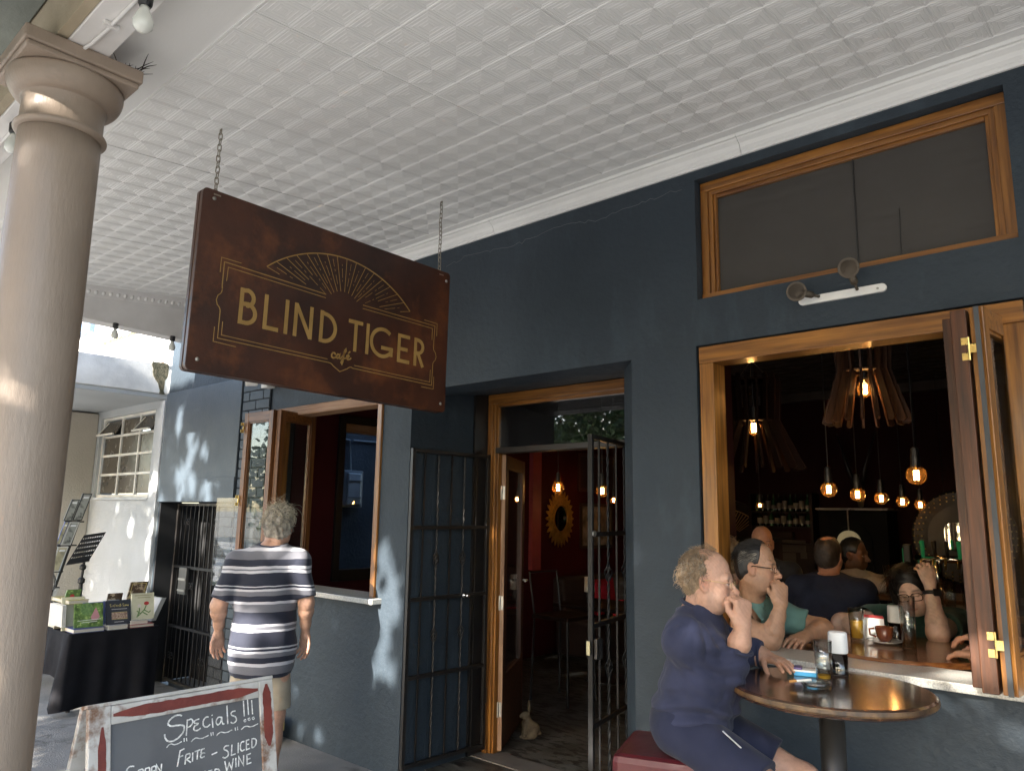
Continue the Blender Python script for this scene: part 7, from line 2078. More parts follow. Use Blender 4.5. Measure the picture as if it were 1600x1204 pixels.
# ------------------------------------------------ 1. man with his back to us
def man_striped():
    t = person('older man in striped short sleeved jersey and khaki shorts walking away along the wall', (-4.28, 2.53, 0))
    F = unit(V3(-0.80, 0.60, 0)); L = unit(V3(-0.60, -0.80, 0)); Z = V3(0, 0, 1)
    b = V3(-4.285, 2.535, 0)
    pel = b+Z*0.86; che = b+Z*1.18+F*0.0; nec = b+Z*1.415-F*0.005+V3(0.03, 0.0, 0)
    shL = b+L*0.180+Z*1.325; shR = b-L*0.180+Z*1.335
    J = Joined()
    hc = b+Z*1.545+F*0.025-L*0.045
    W, Bm, s = head(J, hc, F+V3(0, 0, -0.10), Z+F*.10, 'weather', s=0.96, old=1.0, neck_to=nec-Z*.03, neck_r=0.062, fat=0.012)
    elL = shL+L*0.085-Z*0.245-F*0.035; elR = shR-L*0.065-Z*0.245-F*0.035
    wrL = elL+L*0.005-Z*0.17+F*0.10; wrR = elR-L*0.0-Z*0.19+F*0.08
    for sh, el, wr, sd in ((shL, elL, wrL, 1), (shR, elR, wrR, -1)):
        limb(J, sh, el, el+(wr-el)*.3, (0.052, 0.045, 0.044, 0.043), 'weather')
        # palms turned to the back, fingers loosely curled
        hand(J, wr, V3(0, 0, -1)+F*0.12, F*0.8+L*sd*0.5, 1 if sd < 0 else -1, 'weather', curl=(22, 28, 20), thumb=(0.55, 20), fore=el, fr=0.029, spread=5)
    # legs
    for q in (1, -1):
        hp = pel+L*q*0.095-Z*.02; kn = hp-Z*0.40+F*0.02*q; an = kn-Z*0.40+F*(-0.03)
        S_ = Field(np.minimum(an, hp)-.16, np.maximum(an, hp)+.16, .008)
        S_.cone(hp, kn, 0.092, 0.062, 0); S_.cone(kn, an, 0.060, 0.038, .03); S_.ell(kn-Z*.13-F*.02, V3(.052, .055, .10), k=.03)
        Vv, Fq = S_.mesh(); J.add(Vv, Fq, np.repeat(np.array(SKIN['weather'])[None], len(Vv), 0))
        sh = Field(an-V3(.2, .2, .1), an+V3(.2, .2, .1), .006); toe = an+F*.17-Z*.035
        A = np.stack([L, F, Z]); sh.ell(an+F*.06-Z*.03, V3(.048, .13, .035), A, k=0).cone(an, an-Z*.02, .042, .045, .02); sh.plane(V3(0, 0, 0.004), V3(0, 0, -1))
        Vv, Fq = sh.mesh(); make('shoe', Vv, Fq, mat('brown_shoe', (0.06, 0.035, 0.02), .5), t, smooth=True)
    S_ = Field(b-.32, b+V3(.32, .32, 1.5), .009); torso(S_, pel, che, nec, shL, shR, F, wid=(.145, .145, .145), dep=(.11, .12, .10), belly=.03, shr=.05)
    Vv, Fq = S_.mesh(); J.add(Vv, Fq, np.repeat(np.array(SKIN['weather'])[None], len(Vv), 0))
    J.build('body', m_skin, t)
    lo, hi = b+V3(-.45, -.45, .58), b+V3(.45, .45, 1.5)
    def shirt(S_):
        torso(S_, pel, che, nec, shL, shR, F, wid=(.172, .176, .172), dep=(.140, .155, .130), belly=.03, infl=.010, shr=.058, k=.08)
        S_.ell(pel-Z*.10, V3(.194, .165, .21), np.stack([L, F, Z]), k=.06)
        for sh, el in ((shL, elL), (shR, elR)):
            e = sh+(el-sh)*0.88; d = unit(el-sh)
            S_.cone(sh, e+d*.02, 0.062, 0.067, .04, cut=e, cutn=d)
        S_.plane(pel-Z*0.185, -Z+F*0.04)
        S_.cone(nec+Z*.03, nec+Z*.12, .060, .060, .006, 's')
        S_.plane(nec+Z*0.030, Z-F*.25)
    fo = folds(.0085, 4, 22, .8)
    o = garment('jersey', t, stripe_mat(), lo, hi, .0055, shirt, fo)
    o.data.update()
    # stripes use world height, so keep the origin at ground level
    rb = MB(); n = 26; pts = [tuple(nec+Z*(0.022+.012*math.cos(2*math.pi*k/n))+F*(.070*math.cos(2*math.pi*k/n))+L*(.072*math.sin(2*math.pi*k/n))) for k in range(n)]
    rb.tube(pts, .008, 6, closed=True).build('collar', cloth_mat('navy_rib', (0.02, 0.025, 0.05)), t, smooth=True)
    def shorts(S_):
        S_.ell(pel-Z*.05, V3(.158, .13, .13), np.stack([L, F, Z]), k=0)
        for q in (1, -1):
            hp = pel+L*q*.080-Z*.08; e = hp-Z*.305+F*.015
            S_.cone(hp, e-Z*.03, .088, .108, .04, cut=e, cutn=-Z)
    garment('shorts', t, cloth_mat('khaki_shorts', (0.36, 0.31, 0.235)), pel-V3(.35, .35, .5), pel+V3(.35, .35, .2), .007, shorts, folds(.004, 9, 26, .5))
    tc = (np.array((0, -0.03, 0.03)))
    cap_hair(t, W, Bm, s, m_hgrey, 0.016, [((0, 0.050, 0.03), (0, 1, -.25)), ((0, 0, -0.080), (0, .2, -1))], 1, amp=.006, freq=95, cuts=[((0.088, 0.012, -.02), (.022, .03, .045)), ((-0.088, 0.012, -.02), (.022, .03, .045))])
    reg = lambda d, p: (d.y < .45 or d.z > .55) and d.z > -.75 and not (abs(d.x) > .75 and -.2 < d.y < .45 and d.z < .1)
    strands(t, 'curls', W, Bm, s, m_hlight, 420, lambda d, p: reg(d, p) and (d.z > .05), .040, .012, 3, rad=.0018, lift=.008, grav=.5)
    strands(t, 'curls', W, Bm, s, m_hgrey, 330, lambda d, p: reg(d, p) and d.z < .35, .036, .010, 5, rad=.0018, lift=.006, grav=.7)
    strands(t, 'curls', W, Bm, s, m_hlight, 90, lambda d, p: d.z > .3, .085, .014, 7, rad=.0009, lift=.014, grav=.1)
man_striped()

# ------------------------------------------------ 2. man seated at the pavement table
def man_seated():
    t = person('seated grey haired man in navy sweatshirt resting his fist against his mouth', (-1.5, 2.66, 0.775))
    F = unit(V3(0.95, 0.31, 0)); L = unit(V3(-0.31, 0.95, 0)); Z = V3(0, 0, 1)
    pel = V3(-1.480, 2.660, 0.905); che = V3(-1.440, 2.672, 1.115); nec = V3(-1.430, 2.672, 1.283)
    shR = V3(-1.402, 2.515, 1.208); shL = V3(-1.470, 2.840, 1.200)
    J = Joined()
    W, Bm, s = head(J, V3(-1.378, 2.672, 1.414), unit(V3(0.93, 0.29, -0.12)), Z+F*.14, 'weather', s=0.90, h=.0028, old=1.0, mouth_open=.7, stubble=.35, fat=.008, neck_to=nec-Z*.02+V3(.005, 0, 0), neck_r=.064, nose=1.06, beard=(.35, .32, .30))
    elR = V3(-1.290, 2.655, 1.108); wrR = V3(-1.242, 2.655, 1.255)
    # right fist raised to the mouth
    hand(J, wrR, unit(V3(-0.02, 0.02, 1)), unit(V3(0.93, -0.35, 0.10)), -1, 'weather', curl=(72, 85, 60), thumb=(0.45, 40), fore=wrR*.55+elR*.45, fr=.025, spread=1, s=1.04)
    elL = V3(-1.405, 2.985, 1.108); wrL = V3(-1.318, 3.000, 1.108)
    hand(J, wrL, unit(V3(0.88, -0.42, -0.10)), unit(V3(0.05, 0, 1)), 1, 'weather', curl=((6, 16, 10),)*4, thumb=(.6, 15), fore=wrL*.6+elL*.4, fr=.025, spread=7, s=.95)
    limb(J, shR, elR+V3(-.01, 0, .01), elR+(wrR-elR)*.3, (.042, .034, .034, .033), 'weather')
    limb(J, shL, elL, elL+(wrL-elL)*.3, (.042, .034, .034, .033), 'weather')
    for q in (1, -1):
        hp = pel+L*q*.10-Z*.02; kn = hp+unit(V3(0.97, 0.10+.10*q, -.40))*0.43; an = kn+V3(-.10, .0, -.40)
        S_ = Field(np.minimum(np.minimum(an, hp), kn)-.13, np.maximum(np.maximum(an, hp), kn)+.13, .007)
        S_.cone(hp, kn, .088, .060, 0); S_.ball(kn, .060, .02); S_.cone(kn, an, .056, .038, .03); S_.ell(kn*.62+an*.38-F*.02, V3(.052, .05, .10), k=.03)
        Vv, Fq = S_.mesh(); J.add(Vv, Fq, np.repeat(np.array(SKIN['weather'])[None], len(Vv), 0))
        sh = Field(an-V3(.25, .25, .1), an+V3(.25, .25, .1), .007); A = np.stack([L, F, Z]); sh.ell(an+F*.07-Z*.035, V3(.048, .135, .036), A, k=0).cone(an, an-Z*.02, .042, .045, .02)
        Vv, Fq = sh.mesh(); make('shoe', Vv, Fq, mat('grey_shoe', (0.12, 0.12, 0.12), .5), t, smooth=True)
    S_ = Field(pel-V3(.3, .35, .2), nec+V3(.3, .35, .1), .009); torso(S_, pel, che, nec, shL, shR, F, wid=(.145, .145, .145), dep=(.10, .115, .09), belly=.04, shr=.045)
    Vv, Fq = S_.mesh(); J.add(Vv, Fq, np.repeat(np.array(SKIN['weather'])[None], len(Vv), 0))
    J.build('body', m_skin, t)
    lo = pel-V3(.34, .42, .16); hi = nec+V3(.45, .50, .10)
    def shirt(S_):
        torso(S_, pel, che, nec, shL, shR, F, wid=(.162, .165, .165), dep=(.104, .126, .100), belly=.035, infl=.008, shr=.056, k=.07)
        S_.ell(pel+Z*.02+F*.03, V3(.165, .124, .10), np.stack([L, F, Z]), k=.06)
        S_.cone(shR, elR+V3(-.012, .0, .0), .068, .056, .04); S_.cone(elR+V3(-.012, 0, 0), wrR*.52+elR*.48, .055, .047, .03, cut=wrR*.52+elR*.48, cutn=wrR-elR)
        S_.plane(pel-Z*0.085, -Z)
        S_.cone(nec+Z*.035+F*.01, nec+Z*.12+F*.02, .064, .064, .006, 's')
        S_.plane(nec+Z*0.040, Z-F*.30)
    def sleeve(S_):
        S_.cone(shL, elL, .070, .056, .0); S_.cone(elL, wrL*.85+elL*.15, .052, .043, .03, cut=wrL*.8+elL*.2, cutn=wrL-elL)
    f1 = folds(.010, 21, 21, 1.2); f2 = folds(.006, 5, 44, .8)
    def f3(P):
        # sleeve creases gather at the elbow, horizontal rolls at the waist
        dE = np.linalg.norm(P-(elR+V3(-.02, -.01, .01)), axis=1); dir_ = (P-elR)@unit(V3(.2, .3, 1))
        e = .009*np.exp(-(dE/.12)**2)*np.sin(dir_*120+6*np.sin(P[:, 0]*18))
        w_ = .009*np.exp(-((P[:, 2]-.96)/.07)**2)*np.sin(P[:, 2]*95+2.5*np.sin(P[:, 0]*13+P[:, 1]*9))
        return f1(P)+f2(P)+e+w_
    garment('sweatshirt', t, cloth_mat('faded_navy_sweatshirt', (0.024, 0.028, 0.058), var=.2), lo, hi, .005, [shirt, sleeve], f3)
    rb = MB(); n = 28; pts = [tuple(nec+Z*(0.030-.022*math.cos(2*math.pi*k/n))+F*(.012+.070*math.cos(2*math.pi*k/n))+L*(.074*math.sin(2*math.pi*k/n))) for k in range(n)]
    rb.tube(pts, .0085, 6, closed=True).build('collar', cloth_mat('navy_collar', (0.020, 0.024, 0.050)), t, smooth=True)
    for a, d, r_ in ((wrR*.50+elR*.50, wrR-elR, .051), (wrL*.80+elL*.20, wrL-elL, .045)):
        x_, y_, z_ = frame_from(d); MB().tube([Vector(a)+x_*(r_*math.cos(k*.3142))+y_*(r_*math.sin(k*.3142)) for k in range(20)], .006, 6, closed=True).build('cuff', MATS['navy_collar'], t, smooth=True)
    def shorts(S_):
        S_.ell(pel-Z*.0, V3(.165, .135, .11), np.stack([L, F, Z]), k=0)
        for q in (1, -1):
            hp = pel+L*q*.10-Z*.015; dr = unit(V3(0.97, 0.10+.10*q, -.40)); e = hp+dr*.32
            S_.cone(hp, e+dr*.03, .096, .088, .05, cut=e, cutn=dr)
    garment('shorts', t, cloth_mat('navy_shorts', (0.014, 0.017, 0.038)), pel-V3(.3, .4, .25), pel+V3(.55, .45, .2), .006, shorts, folds(.004, 12, 30, .8))
    pk = pel+F*.16-L*.205+V3(0, -.0, .012)
    MB().tube([pk+F*.06-Z*.035, pk+F*.0+Z*.012], .0026, 6).build('pocket_trim', mat('grey_trim', (0.30, 0.31, 0.33), .6), t)
    # thin on top, curls round the back
    cap_hair(t, W, Bm, s, m_hsand, .005, [((0, -0.005, 0.05), (0, .75, .55)), ((0, 0, -0.075), (0, .3, -1)), ((0, -.01, 0), (0, 1, -.15))], 3, amp=.003, cuts=[((.08, .012, -.02), (.02, .026, .05)), ((-.08, .012, -.02), (.02, .026, .05)), ((0, .02, .135), (.055, .08, .035))])
    back = lambda d, p: d.y < .05 and -.75 < d.z < .62
    strands(t, 'curls', W, Bm, s, m_hsand, 380, back, .026, .008, 11, rad=.0016, lift=.003, grav=.8)
    strands(t, 'curls', W, Bm, s, m_hgrey, 150, lambda d, p: back(d, p) and abs(d.x) > .4, .024, .007, 12, rad=.0015, lift=.003, grav=.8)
    strands(t, 'nape_curls', W, Bm, s, m_hsand, 200, lambda d, p: d.y < -.05 and -.85 < d.z < .1, .042, .010, 19, rad=.0016, lift=.004, grav=.9)
    strands(t, 'wisps', W, Bm, s, m_hsand, 170, lambda d, p: d.z > .5 and d.y < .35, .035, .004, 13, rad=.0008, lift=.003, grav=.1, comb=lambda d: (0, -1, 0))
    glasses(t, W, m_gold_f, .024, .018, .0010)
    x_, y_, z_ = frame_from(wrR-elR); c = Vector(wrR*.72+elR*.28)
    br = MB().tube([c+x_*(.0335*math.cos(k*.2618))+y_*(.0335*math.sin(k*.2618)) for k in range(24)], .0018, 5, closed=True); br.build('bracelet', m_brass, t)
    x_, y_, z_ = frame_from(wrL-elL); c = Vector(wrL*.97+elL*.03); MB().tube([c+x_*(.032*math.cos(k*.2618))+y_*(.029*math.sin(k*.2618)) for k in range(24)], .004, 6, closed=True).build('wrist_chain', m_chrome, t)
man_seated()

# ------------------------------------------------ 3. man in the green polo leaning on the sill
def man_green():
    t = person('man in sea green polo shirt and glasses leaning on the window sill, hand on chin', (-1.65, 3.6, 0.75))
    F = unit(V3(0.92, 0.10, 0)); L = unit(V3(-0.10, 0.92, 0)); Z = V3(0, 0, 1)
    pel = V3(-1.86, 3.72, 0.80); che = V3(-1.69, 3.62, 1.07); nec = V3(-1.585, 3.485, 1.255)
    shR = V3(-1.585, 3.365, 1.165); shL = V3(-1.565, 3.735, 1.175)
    J = Joined()
    W, Bm, s = head(J, V3(-1.515, 3.410, 1.428), unit(V3(0.95, 0.16, -0.10)), Z+F*.08, 'tan', s=0.90, h=.003, old=.6, stubble=.30, fat=.006, neck_to=nec-Z*.02, neck_r=.062, nose=1.05, beard=(.20, .19, .18))
    elR = V3(-1.452, 3.375, 1.112); wrR = V3(-1.402, 3.392, 1.262)
    hand(J, wrR, unit(V3(-.10, .06, 1)), unit(V3(0.80, -0.60, 0.1)), -1, 'tan', curl=(55, 75, 50), thumb=(.3, 20), fore=elR, fr=.029, spread=2)
    elL = V3(-1.375, 3.80, 1.125); wrL = V3(-1.385, 3.615, 1.110)
    hand(J, wrL, unit(V3(-.06, -1, -.10)), unit(V3(.3, 0, 1)), 1, 'tan', curl=(15, 25, 15), thumb=(.5, 15), fore=elL, fr=.030, spread=4)
    limb(J, shR, elR, elR+(wrR-elR)*.3, (.05, .044, .044, .043), 'tan'); limb(J, shL, elL, elL+(wrL-elL)*.3, (.052, .046, .046, .045), 'tan')
    S_ = Field(pel-V3(.35, .35, .2), nec+V3(.35, .45, .1), .010); torso(S_, pel, che, nec, shL, shR, F, belly=.03)
    for q in (1, -1): S_.cone(pel+L*q*.1, pel+L*q*.1+V3(.35, 0, -.05), .085, .06, .04); S_.cone(pel+L*q*.1+V3(.35, 0, -.05), pel+L*q*.1+V3(.33, 0, -.2), .058, .05, .03)
    Vv, Fq = S_.mesh(); J.add(Vv, Fq, np.repeat(np.array(SKIN['tan'])[None], len(Vv), 0))
    J.build('body', m_skin, t)
    def shirt(S_):
        torso(S_, pel, che, nec, shL, shR, F, wid=(.18, .18, .182), dep=(.13, .145, .125), belly=.03, infl=.008, k=.07)
        e = shR+(elR-shR)*.55; S_.cone(shR, e, .066, .064, .04, cut=e, cutn=elR-shR)
        e = shL+(elL-shL)*.62; S_.cone(shL, e, .068, .068, .04, cut=e, cutn=elL-shL)
        S_.cone(nec+Z*.03+F*.02, nec+Z*.12+F*.05, .060, .060, .006, 's'); S_.plane(nec+Z*0.034, Z-F*.35)
    garment('polo_shirt', t, cloth_mat('sea_green_pique', (0.125, 0.235, 0.205)), pel-V3(.35, .35, .15), nec+V3(.42, .48, .1), .006, shirt, folds(.006, 31, 27, 1))
    n = 30; b = MB()
    k0 = 0
    for (o_, rr, hh) in ((0, .066, .030), (1, .078, .0)):
        for k in range(n+1):
            a = math.radians(28+304*k/n); b.v.append(tuple(nec+Z*(hh-.012+.012*math.cos(a)*-1)+F*(.010+rr*math.cos(a))+L*(rr*1.02*math.sin(a))))
    for k in range(n): b.f.append((k, k+1, n+2+k, n+1+k))
    o = b.build('collar', MATS['sea_green_pique'], t, smooth=True); so = o.modifiers.new('t', 'SOLIDIFY'); so.thickness = .005
    garment('trousers', t, cloth_mat('dark_trousers', (0.03, 0.03, 0.035)), pel-V3(.3, .3, .4), pel+V3(.6, .35, .12), .010, lambda S_: [S_.ell(pel-Z*.03, V3(.19, .14, .12), np.stack([L, F, Z]), k=0)]+[S_.cone(pel+L*q*.1-Z*.02, pel+L*q*.1+V3(.36, 0, -.07), .1, .075, .05) for q in (1, -1)]+[S_.cone(pel+L*q*.1+V3(.36, 0, -.07), pel+L*q*.1+V3(.34, 0, -.35), .07, .055, .03) for q in (1, -1)])
    cap_hair(t, W, Bm, s, m_hblack, .0045, [((0, 0.025, 0.06), (0, .9, .12)), ((0, 0, -0.060), (0, .45, -1)), ((0, .018, 0), (0, 1, -.1))], 6, amp=.0015, cuts=[((.08, .016, -.025), (.02, .028, .045)), ((-.08, .016, -.025), (.02, .028, .045)), ((.045, .07, .08), (.030, .05, .04)), ((-.045, .07, .08), (.030, .05, .04))])
    strands(t, 'hair_strands', W, Bm, s, m_hblack, 520, lambda d, p: d.z > .1 and d.y < .42, .045, 0, 14, rad=.0010, lift=.005, grav=.3, comb=lambda d: (0, -1, -.3))
    strands(t, 'temple_hair', W, Bm, s, m_hgrey, 130, lambda d, p: d.x > .72 and -.55 < d.z < .35 and -.5 < d.y < .30 and not (d.z < .0 and d.y > -.25), .022, 0, 15, rad=.0009, lift=.006, grav=.5, comb=lambda d: (0, -1, -.4))
    strands(t, 'temple_hair', W, Bm, s, m_hgrey, 130, lambda d, p: d.x < -.72 and -.55 < d.z < .35 and -.5 < d.y < .30 and not (d.z < .0 and d.y > -.25), .022, 0, 25, rad=.0009, lift=.006, grav=.5, comb=lambda d: (0, -1, -.4))
    glasses(t, W, m_dark_f, .026, .014, .0017)
man_green()

# ------------------------------------------------ 4. woman with her head in her hand
def woman():
    t = person('dark haired woman in dark green top bowing her head into her raised hand', (-1.15, 4.45, 0.75))
    F = unit(V3(0.30, -0.80, 0)); L = unit(V3(0.80, 0.30, 0)); Z = V3(0, 0, 1)
    pel = V3(-1.22, 4.72, 0.80); che = V3(-1.165, 4.56, 1.02); nec = V3(-1.13, 4.42, 1.185)
    shR = V3(-1.305, 4.36, 1.125); shL = V3(-0.955, 4.52, 1.135)
    J = Joined()
    W, Bm, s = head(J, V3(-1.093, 4.285, 1.300), unit(V3(0.14, -0.85, -0.28)), unit(V3(-.12, -.28, .95)), 'pale', s=0.94, h=.0032, fat=.014, eyes_closed=True, neck_to=nec-Z*.01, neck_r=.052, female=True, nose=.9)
    elL = V3(-0.950, 4.135, 1.120); wrL = V3(-0.975, 4.165, 1.335)
    hand(J, wrL, unit(V3(-.30, .12, 1)), unit(V3(.55, -.85, .1)), 1, 'pale', curl=(38, 40, 20), thumb=(.5, 15), fore=elL, fr=.029, spread=7, s=.92)
    elR = V3(-1.40, 4.15, 1.118); wrR = V3(-1.20, 4.08, 1.118)
    hand(J, wrR, unit(V3(1, -.15, -.06)), unit(V3(0, 0, 1)), -1, 'pale', curl=(15, 20, 15), thumb=(.5, 15), fore=elR, fr=.029, spread=4, s=.92)
    limb(J, shR, elR, elR+(wrR-elR)*.3, (.052, .046, .046, .044), 'pale'); limb(J, shL, elL, elL+(wrL-elL)*.3, (.052, .048, .048, .044), 'pale')
    S_ = Field(pel-V3(.4, .4, .2), nec+V3(.4, .4, .1), .010); torso(S_, pel, che, nec, shL, shR, F)
    for q in (1, -1): S_.cone(pel+L*q*.1, pel+L*q*.1+F*.36, .085, .06, .04); S_.cone(pel+L*q*.1+F*.36, pel+L*q*.1+F*.34-Z*.2, .058, .05, .03)
    Vv, Fq = S_.mesh(); J.add(Vv, Fq, np.repeat(np.array(SKIN['pale'])[None], len(Vv), 0))
    J.build('body', m_skin, t)
    def shirt(S_):
        torso(S_, pel, che, nec, shL, shR, F, wid=(.19, .18, .185), dep=(.14, .14, .135), infl=.010, k=.07)
        e = shR+(elR-shR)*.62; S_.cone(shR, e, .070, .070, .04, cut=e, cutn=elR-shR)
        e = shL+(elL-shL)*.55; S_.cone(shL, e, .070, .072, .04, cut=e, cutn=elL-shL)
        S_.cone(nec+Z*.03+F*.03, nec+Z*.12+F*.08, .066, .066, .006, 's'); S_.plane(nec+Z*0.025, Z-F*.4)
    garment('top', t, cloth_mat('dark_green_top', (0.028, 0.068, 0.058)), pel-V3(.4, .45, .1), nec+V3(.45, .4, .1), .007, shirt, folds(.006, 41, 25, 1))
    garment('trousers', t, MATS['dark_trousers'], pel-V3(.4, .55, .4), pel+V3(.45, .3, .12), .011, lambda S_: [S_.ell(pel-Z*.03, V3(.19, .15, .12), np.stack([L, F, Z]), k=0)]+[S_.cone(pel+L*q*.1-Z*.02, pel+L*q*.1+F*.37-Z*.02, .1, .075, .05) for q in (1, -1)]+[S_.cone(pel+L*q*.1+F*.37-Z*.02, pel+L*q*.1+F*.36-Z*.35, .07, .055, .03) for q in (1, -1)])
    def ex(S_, W_):
        S_.ell(W_(-0.080, -.01, -.050), V3(.030, .045, .085), Bm, k=.03)
        S_.ell(W_(-0.085, .0, -.115), V3(.035, .04, .06), Bm, k=.03)
        S_.ell(W_(0.085, -.03, -.04), V3(.028, .045, .09), Bm, k=.03)
        S_.ell(W_(0, -.075, -.06), V3(.07, .045, .09), Bm, k=.03)
    cap_hair(t, W, Bm, s, m_hblack, .013, [], 8, amp=.002, freq=60, extra=ex, cuts=[((0, .105, -.022), (.068, .085, .098))])
    strands(t, 'hair_strands', W, Bm, s, m_hblack, 340, lambda d, p: d.z > -.3 and d.y < .62, .10, 0, 16, rad=.0013, lift=.012, grav=.7, comb=lambda d: (d.x*1.2, -.5, -.6))
    glasses(t, W, m_dark_f, .027, .020, .0018)
    x_, y_, z_ = frame_from(wrL-elL); c = Vector(wrL*.86+elL*.14)
    MB().tube([c+x_*(.031*math.cos(k*.2618))+y_*(.031*math.sin(k*.2618)) for k in range(24)], .0095, 6, closed=True).build('watch_strap', m_black_pl, t, smooth=True)
    d = unit(V3(.75, -.65, .1)); MB().prism(rrect(.036, .034, .006), c+Vector(d)*.036-Vector(unit(np.cross(d, wrL-elL)))*.018-Vector(unit(wrL-elL))*.017, Vector(unit(np.cross(d, wrL-elL))), Vector(unit(wrL-elL)), Vector(d)*.009).build('watch_case', m_black_pl, t, bevel=.002)
woman()

# ------------------------------------------------ 5.-9. the guests further in, simpler
def guest(label, hc, F, sk, shirt_m, hairm, bald=None, beard=0., head_s=1.0, h=.005, arms=None, lean=.0, curls=False, wid=1.0, cap=True):
    hc = V3(*hc); F = unit(V3(*F, 0)); L = V3(-F[1], F[0], 0); Z = V3(0, 0, 1)
    nec = hc-Z*.145-F*.02; che = nec-Z*.17-F*(.03+lean*.4); pel = che-Z*.34-F*(.03+lean); shL = nec+L*.20*wid-Z*.07; shR = nec-L*.20*wid-Z*.07
    t = person(label, (pel[0], pel[1], pel[2]))
    J = Joined()
    W, Bm, s = head(J, hc, F+V3(0, 0, -.08), Z+F*.08, sk, s=head_s, h=h, stubble=beard, neck_to=nec-Z*.02, beard=(.02, .015, .01), old=.3)
    els = []
    for sh, q in ((shL, 1), (shR, -1)):
        el, wr = (sh+L*q*.05-Z*.24+F*.10, sh+L*q*.0-Z*.22+F*.34) if arms is None else (V3(*arms[0 if q > 0 else 1][0]), V3(*arms[0 if q > 0 else 1][1]))
        els.append((sh, el, wr)); limb(J, sh, el, wr, (.05, .043, .043, .03), sk, .008)
        hand(J, wr, unit(wr-el)-Z*.1, V3(0, 0, 1), q, sk, curl=(20, 30, 20), h=.0045, fore=wr+(el-wr)*.3, fr=.026)
    S_ = Field(pel-.35, nec+.35, .014); torso(S_, pel, che, nec, shL, shR, F)
    for q in (1, -1): S_.cone(pel+L*q*.1, pel+L*q*.1+F*.34, .085, .06, .04); S_.cone(pel+L*q*.1+F*.34, pel+L*q*.1+F*.34-Z*.25, .06, .05, .04)
    Vv, Fq = S_.mesh(); J.add(Vv, Fq, np.repeat(np.array(SKIN[sk])[None], len(Vv), 0))
    J.build('body', m_skin, t)
    def shirt(S_):
        torso(S_, pel, che, nec, shL, shR, F, wid=(.18*wid, .18*wid, .19*wid), dep=(.13, .14, .13), infl=.012, k=.07)
        for sh, el, wr in els:
            S_.cone(sh, el, .068, .058, .04); e = el+(wr-el)*.5; S_.cone(el, e, .056, .05, .03, cut=e, cutn=wr-el)
        S_.cone(nec+Z*.04, nec+Z*.12, .062, .062, .006, 's'); S_.plane(nec+Z*.035, Z-F*.2)
    P = np.array([x for a in els for x in a]+[pel, nec])
    garment('shirt', t, shirt_m, P.min(0)-.25, P.max(0)+.22, .009, shirt, folds(.007, int(abs(hc[0])*100), 24, 1))
    garment('trousers', t, MATS['dark_trousers'], pel-V3(.5, .5, .5), pel+V3(.5, .5, .15), .013, lambda S_: [S_.ell(pel-Z*.03, V3(.19, .15, .12), np.stack([L, F, Z]), k=0)]+[S_.cone(pel+L*q*.1-Z*.02, pel+L*q*.1+F*.36-Z*.02, .1, .075, .05) for q in (1, -1)]+[S_.cone(pel+L*q*.1+F*.36-Z*.02, pel+L*q*.1+F*.35-Z*.4, .07, .055, .03) for q in (1, -1)])
    if cap:
        cu = [((.08, .012, -.02), (.02, .028, .045)), ((-.08, .012, -.02), (.02, .028, .045))]
        if bald: cu.append(((0, -.055+.04*(bald-1), .135), (.045*bald, .06*bald, .05)))
        cap_hair(t, W, Bm, s, hairm, .006 if not curls else .014, [((0, .045, .05), (0, 1, -.1)), ((0, 0, -.075), (0, .3, -1))], 2, amp=.002 if not curls else .007, h=.005, cuts=cu)
    if curls: strands(t, 'curls', W, Bm, s, hairm, 260, lambda d, p: d.y < .3 and d.z > -.7, .05, .013, 4, rad=.002, lift=.01)
    return t
m_navydot = mat('navy_dotted_shirt', (0.016, 0.024, 0.055), .8, col2=(0.012, 0.018, 0.042), vscale=9, third=(0.09, 0.11, 0.17), tscale=150, tlo=.70, thi=.73)
guest('man in navy dotted shirt seen from behind at the bar, with a bald crown', (-1.825, 5.24, 1.405), (0.02, 1), 'ruddy', m_navydot, m_hbrown, bald=1.0, wid=1.08)
guest('bearded man in a white shirt leaning on the bar counter behind the navy shirted man', (-2.0, 6.32, 1.375), (0.95, -0.15), 'brown', cloth_mat('white_shirt', (0.50, 0.47, 0.44)), m_hblack, beard=.8, arms=(((-1.72, 6.45, 1.16), (-1.60, 6.25, 1.17)), ((-1.80, 6.02, 1.17), (-1.62, 6.08, 1.17))))
guest('bald man standing in shadow behind the man in the green polo', (-2.42, 5.55, 1.46), (0.5, -0.8), 'ruddy', cloth_mat('charcoal_shirt', (0.03, 0.03, 0.035)), m_hbrown, cap=False)
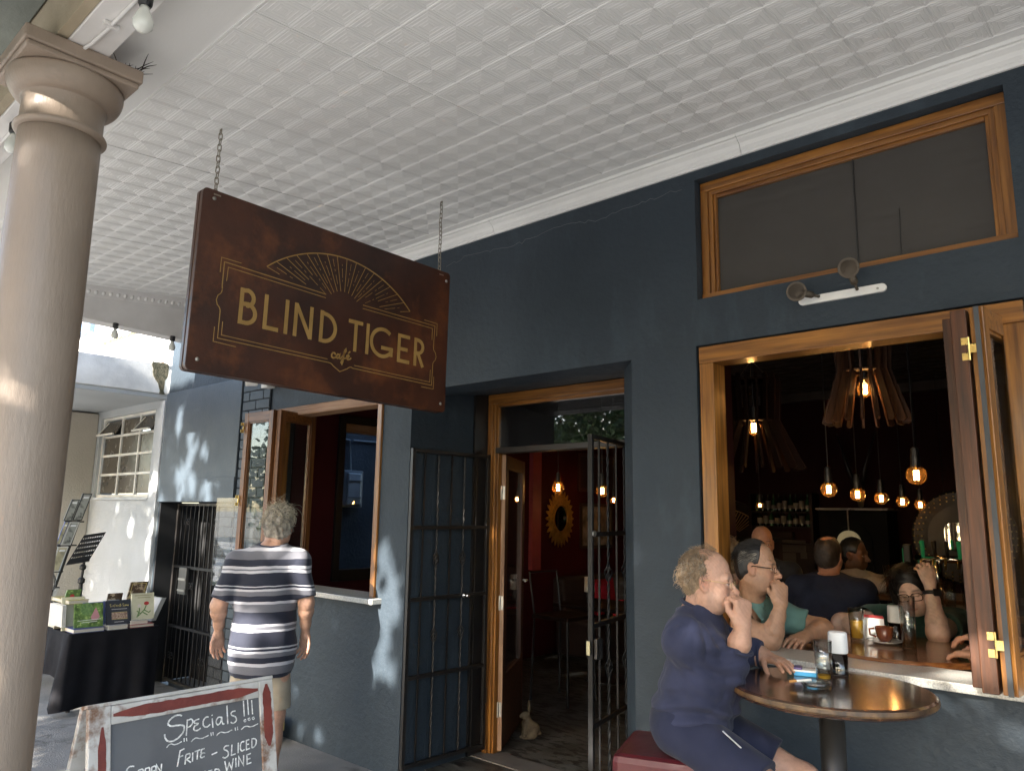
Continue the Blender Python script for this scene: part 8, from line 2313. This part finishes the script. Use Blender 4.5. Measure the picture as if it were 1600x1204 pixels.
guest('fair curly haired person in a beige shirt behind the seated man', (-1.90, 3.90, 1.405), (0.3, 1), 'fair', cloth_mat('beige_shirt', (0.36, 0.33, 0.25)), m_hfair, curls=True, head_s=.95)
guest('person hidden behind the shutters with both hands on the inner table', (-0.30, 3.72, 1.44), (-0.93, 0.22), 'ruddy', cloth_mat('grey_tee', (0.20, 0.20, 0.21)), m_hbrown, arms=(((-0.45, 3.55, 1.13), (-0.685, 3.62, 1.12)), ((-0.42, 3.80, 1.13), (-0.665, 3.78, 1.16))))

# ------------------------------------------------ the carved rabbit on the threshold
def rabbit():
    t = thing('rabbit_figure', 'carved wooden sitting rabbit figure used as a doorstop on the threshold', 'figurine', (-3.82, 4.50, 0.012))
    b = V3(-3.82, 4.50, 0.012); F = unit(V3(-.5, -.75, 0)); L = V3(-F[1], F[0], 0); Z = V3(0, 0, 1); A = np.stack([L, F, Z])
    S_ = Field(b-.16, b+V3(.16, .16, .38), .004)
    S_.ell(b-F*.035+Z*.075, V3(.055, .070, .072), A, k=0)
    for q in (1, -1):
        S_.ell(b+L*q*.042-F*.02+Z*.045, V3(.026, .055, .045), A, k=.012); S_.ell(b+L*q*.045+F*.03+Z*.012, V3(.015, .040, .012), A, k=.01)
        S_.cone(b+L*q*.022+F*.035+Z*.13, b+L*q*.022+F*.055+Z*.012, .019, .012, .012); S_.ell(b+L*q*.022+F*.07+Z*.010, V3(.012, .02, .010), A, k=.008)
    S_.ell(b+F*.012+Z*.13, V3(.042, .045, .065), A, k=.03)
    S_.ell(b+F*.035+Z*.205, V3(.030, .042, .034), A, k=.02); S_.ell(b+F*.07+Z*.195, V3(.018, .02, .018), A, k=.012)
    for q in (1, -1): S_.ell(b+L*q*.018+F*.0+Z*.275, V3(.013, .009, .055), np.stack([L, unit(F-Z*.0), unit(Z-F*.25+L*q*.15)]), k=.01)
    S_.ball(b-F*.105+Z*.04, .02, .01)
    Vv, Fq = S_.mesh(); Vv = b+(Vv-b)*.80; make('body', Vv, Fq, rb_, t, smooth=True)
rabbit()
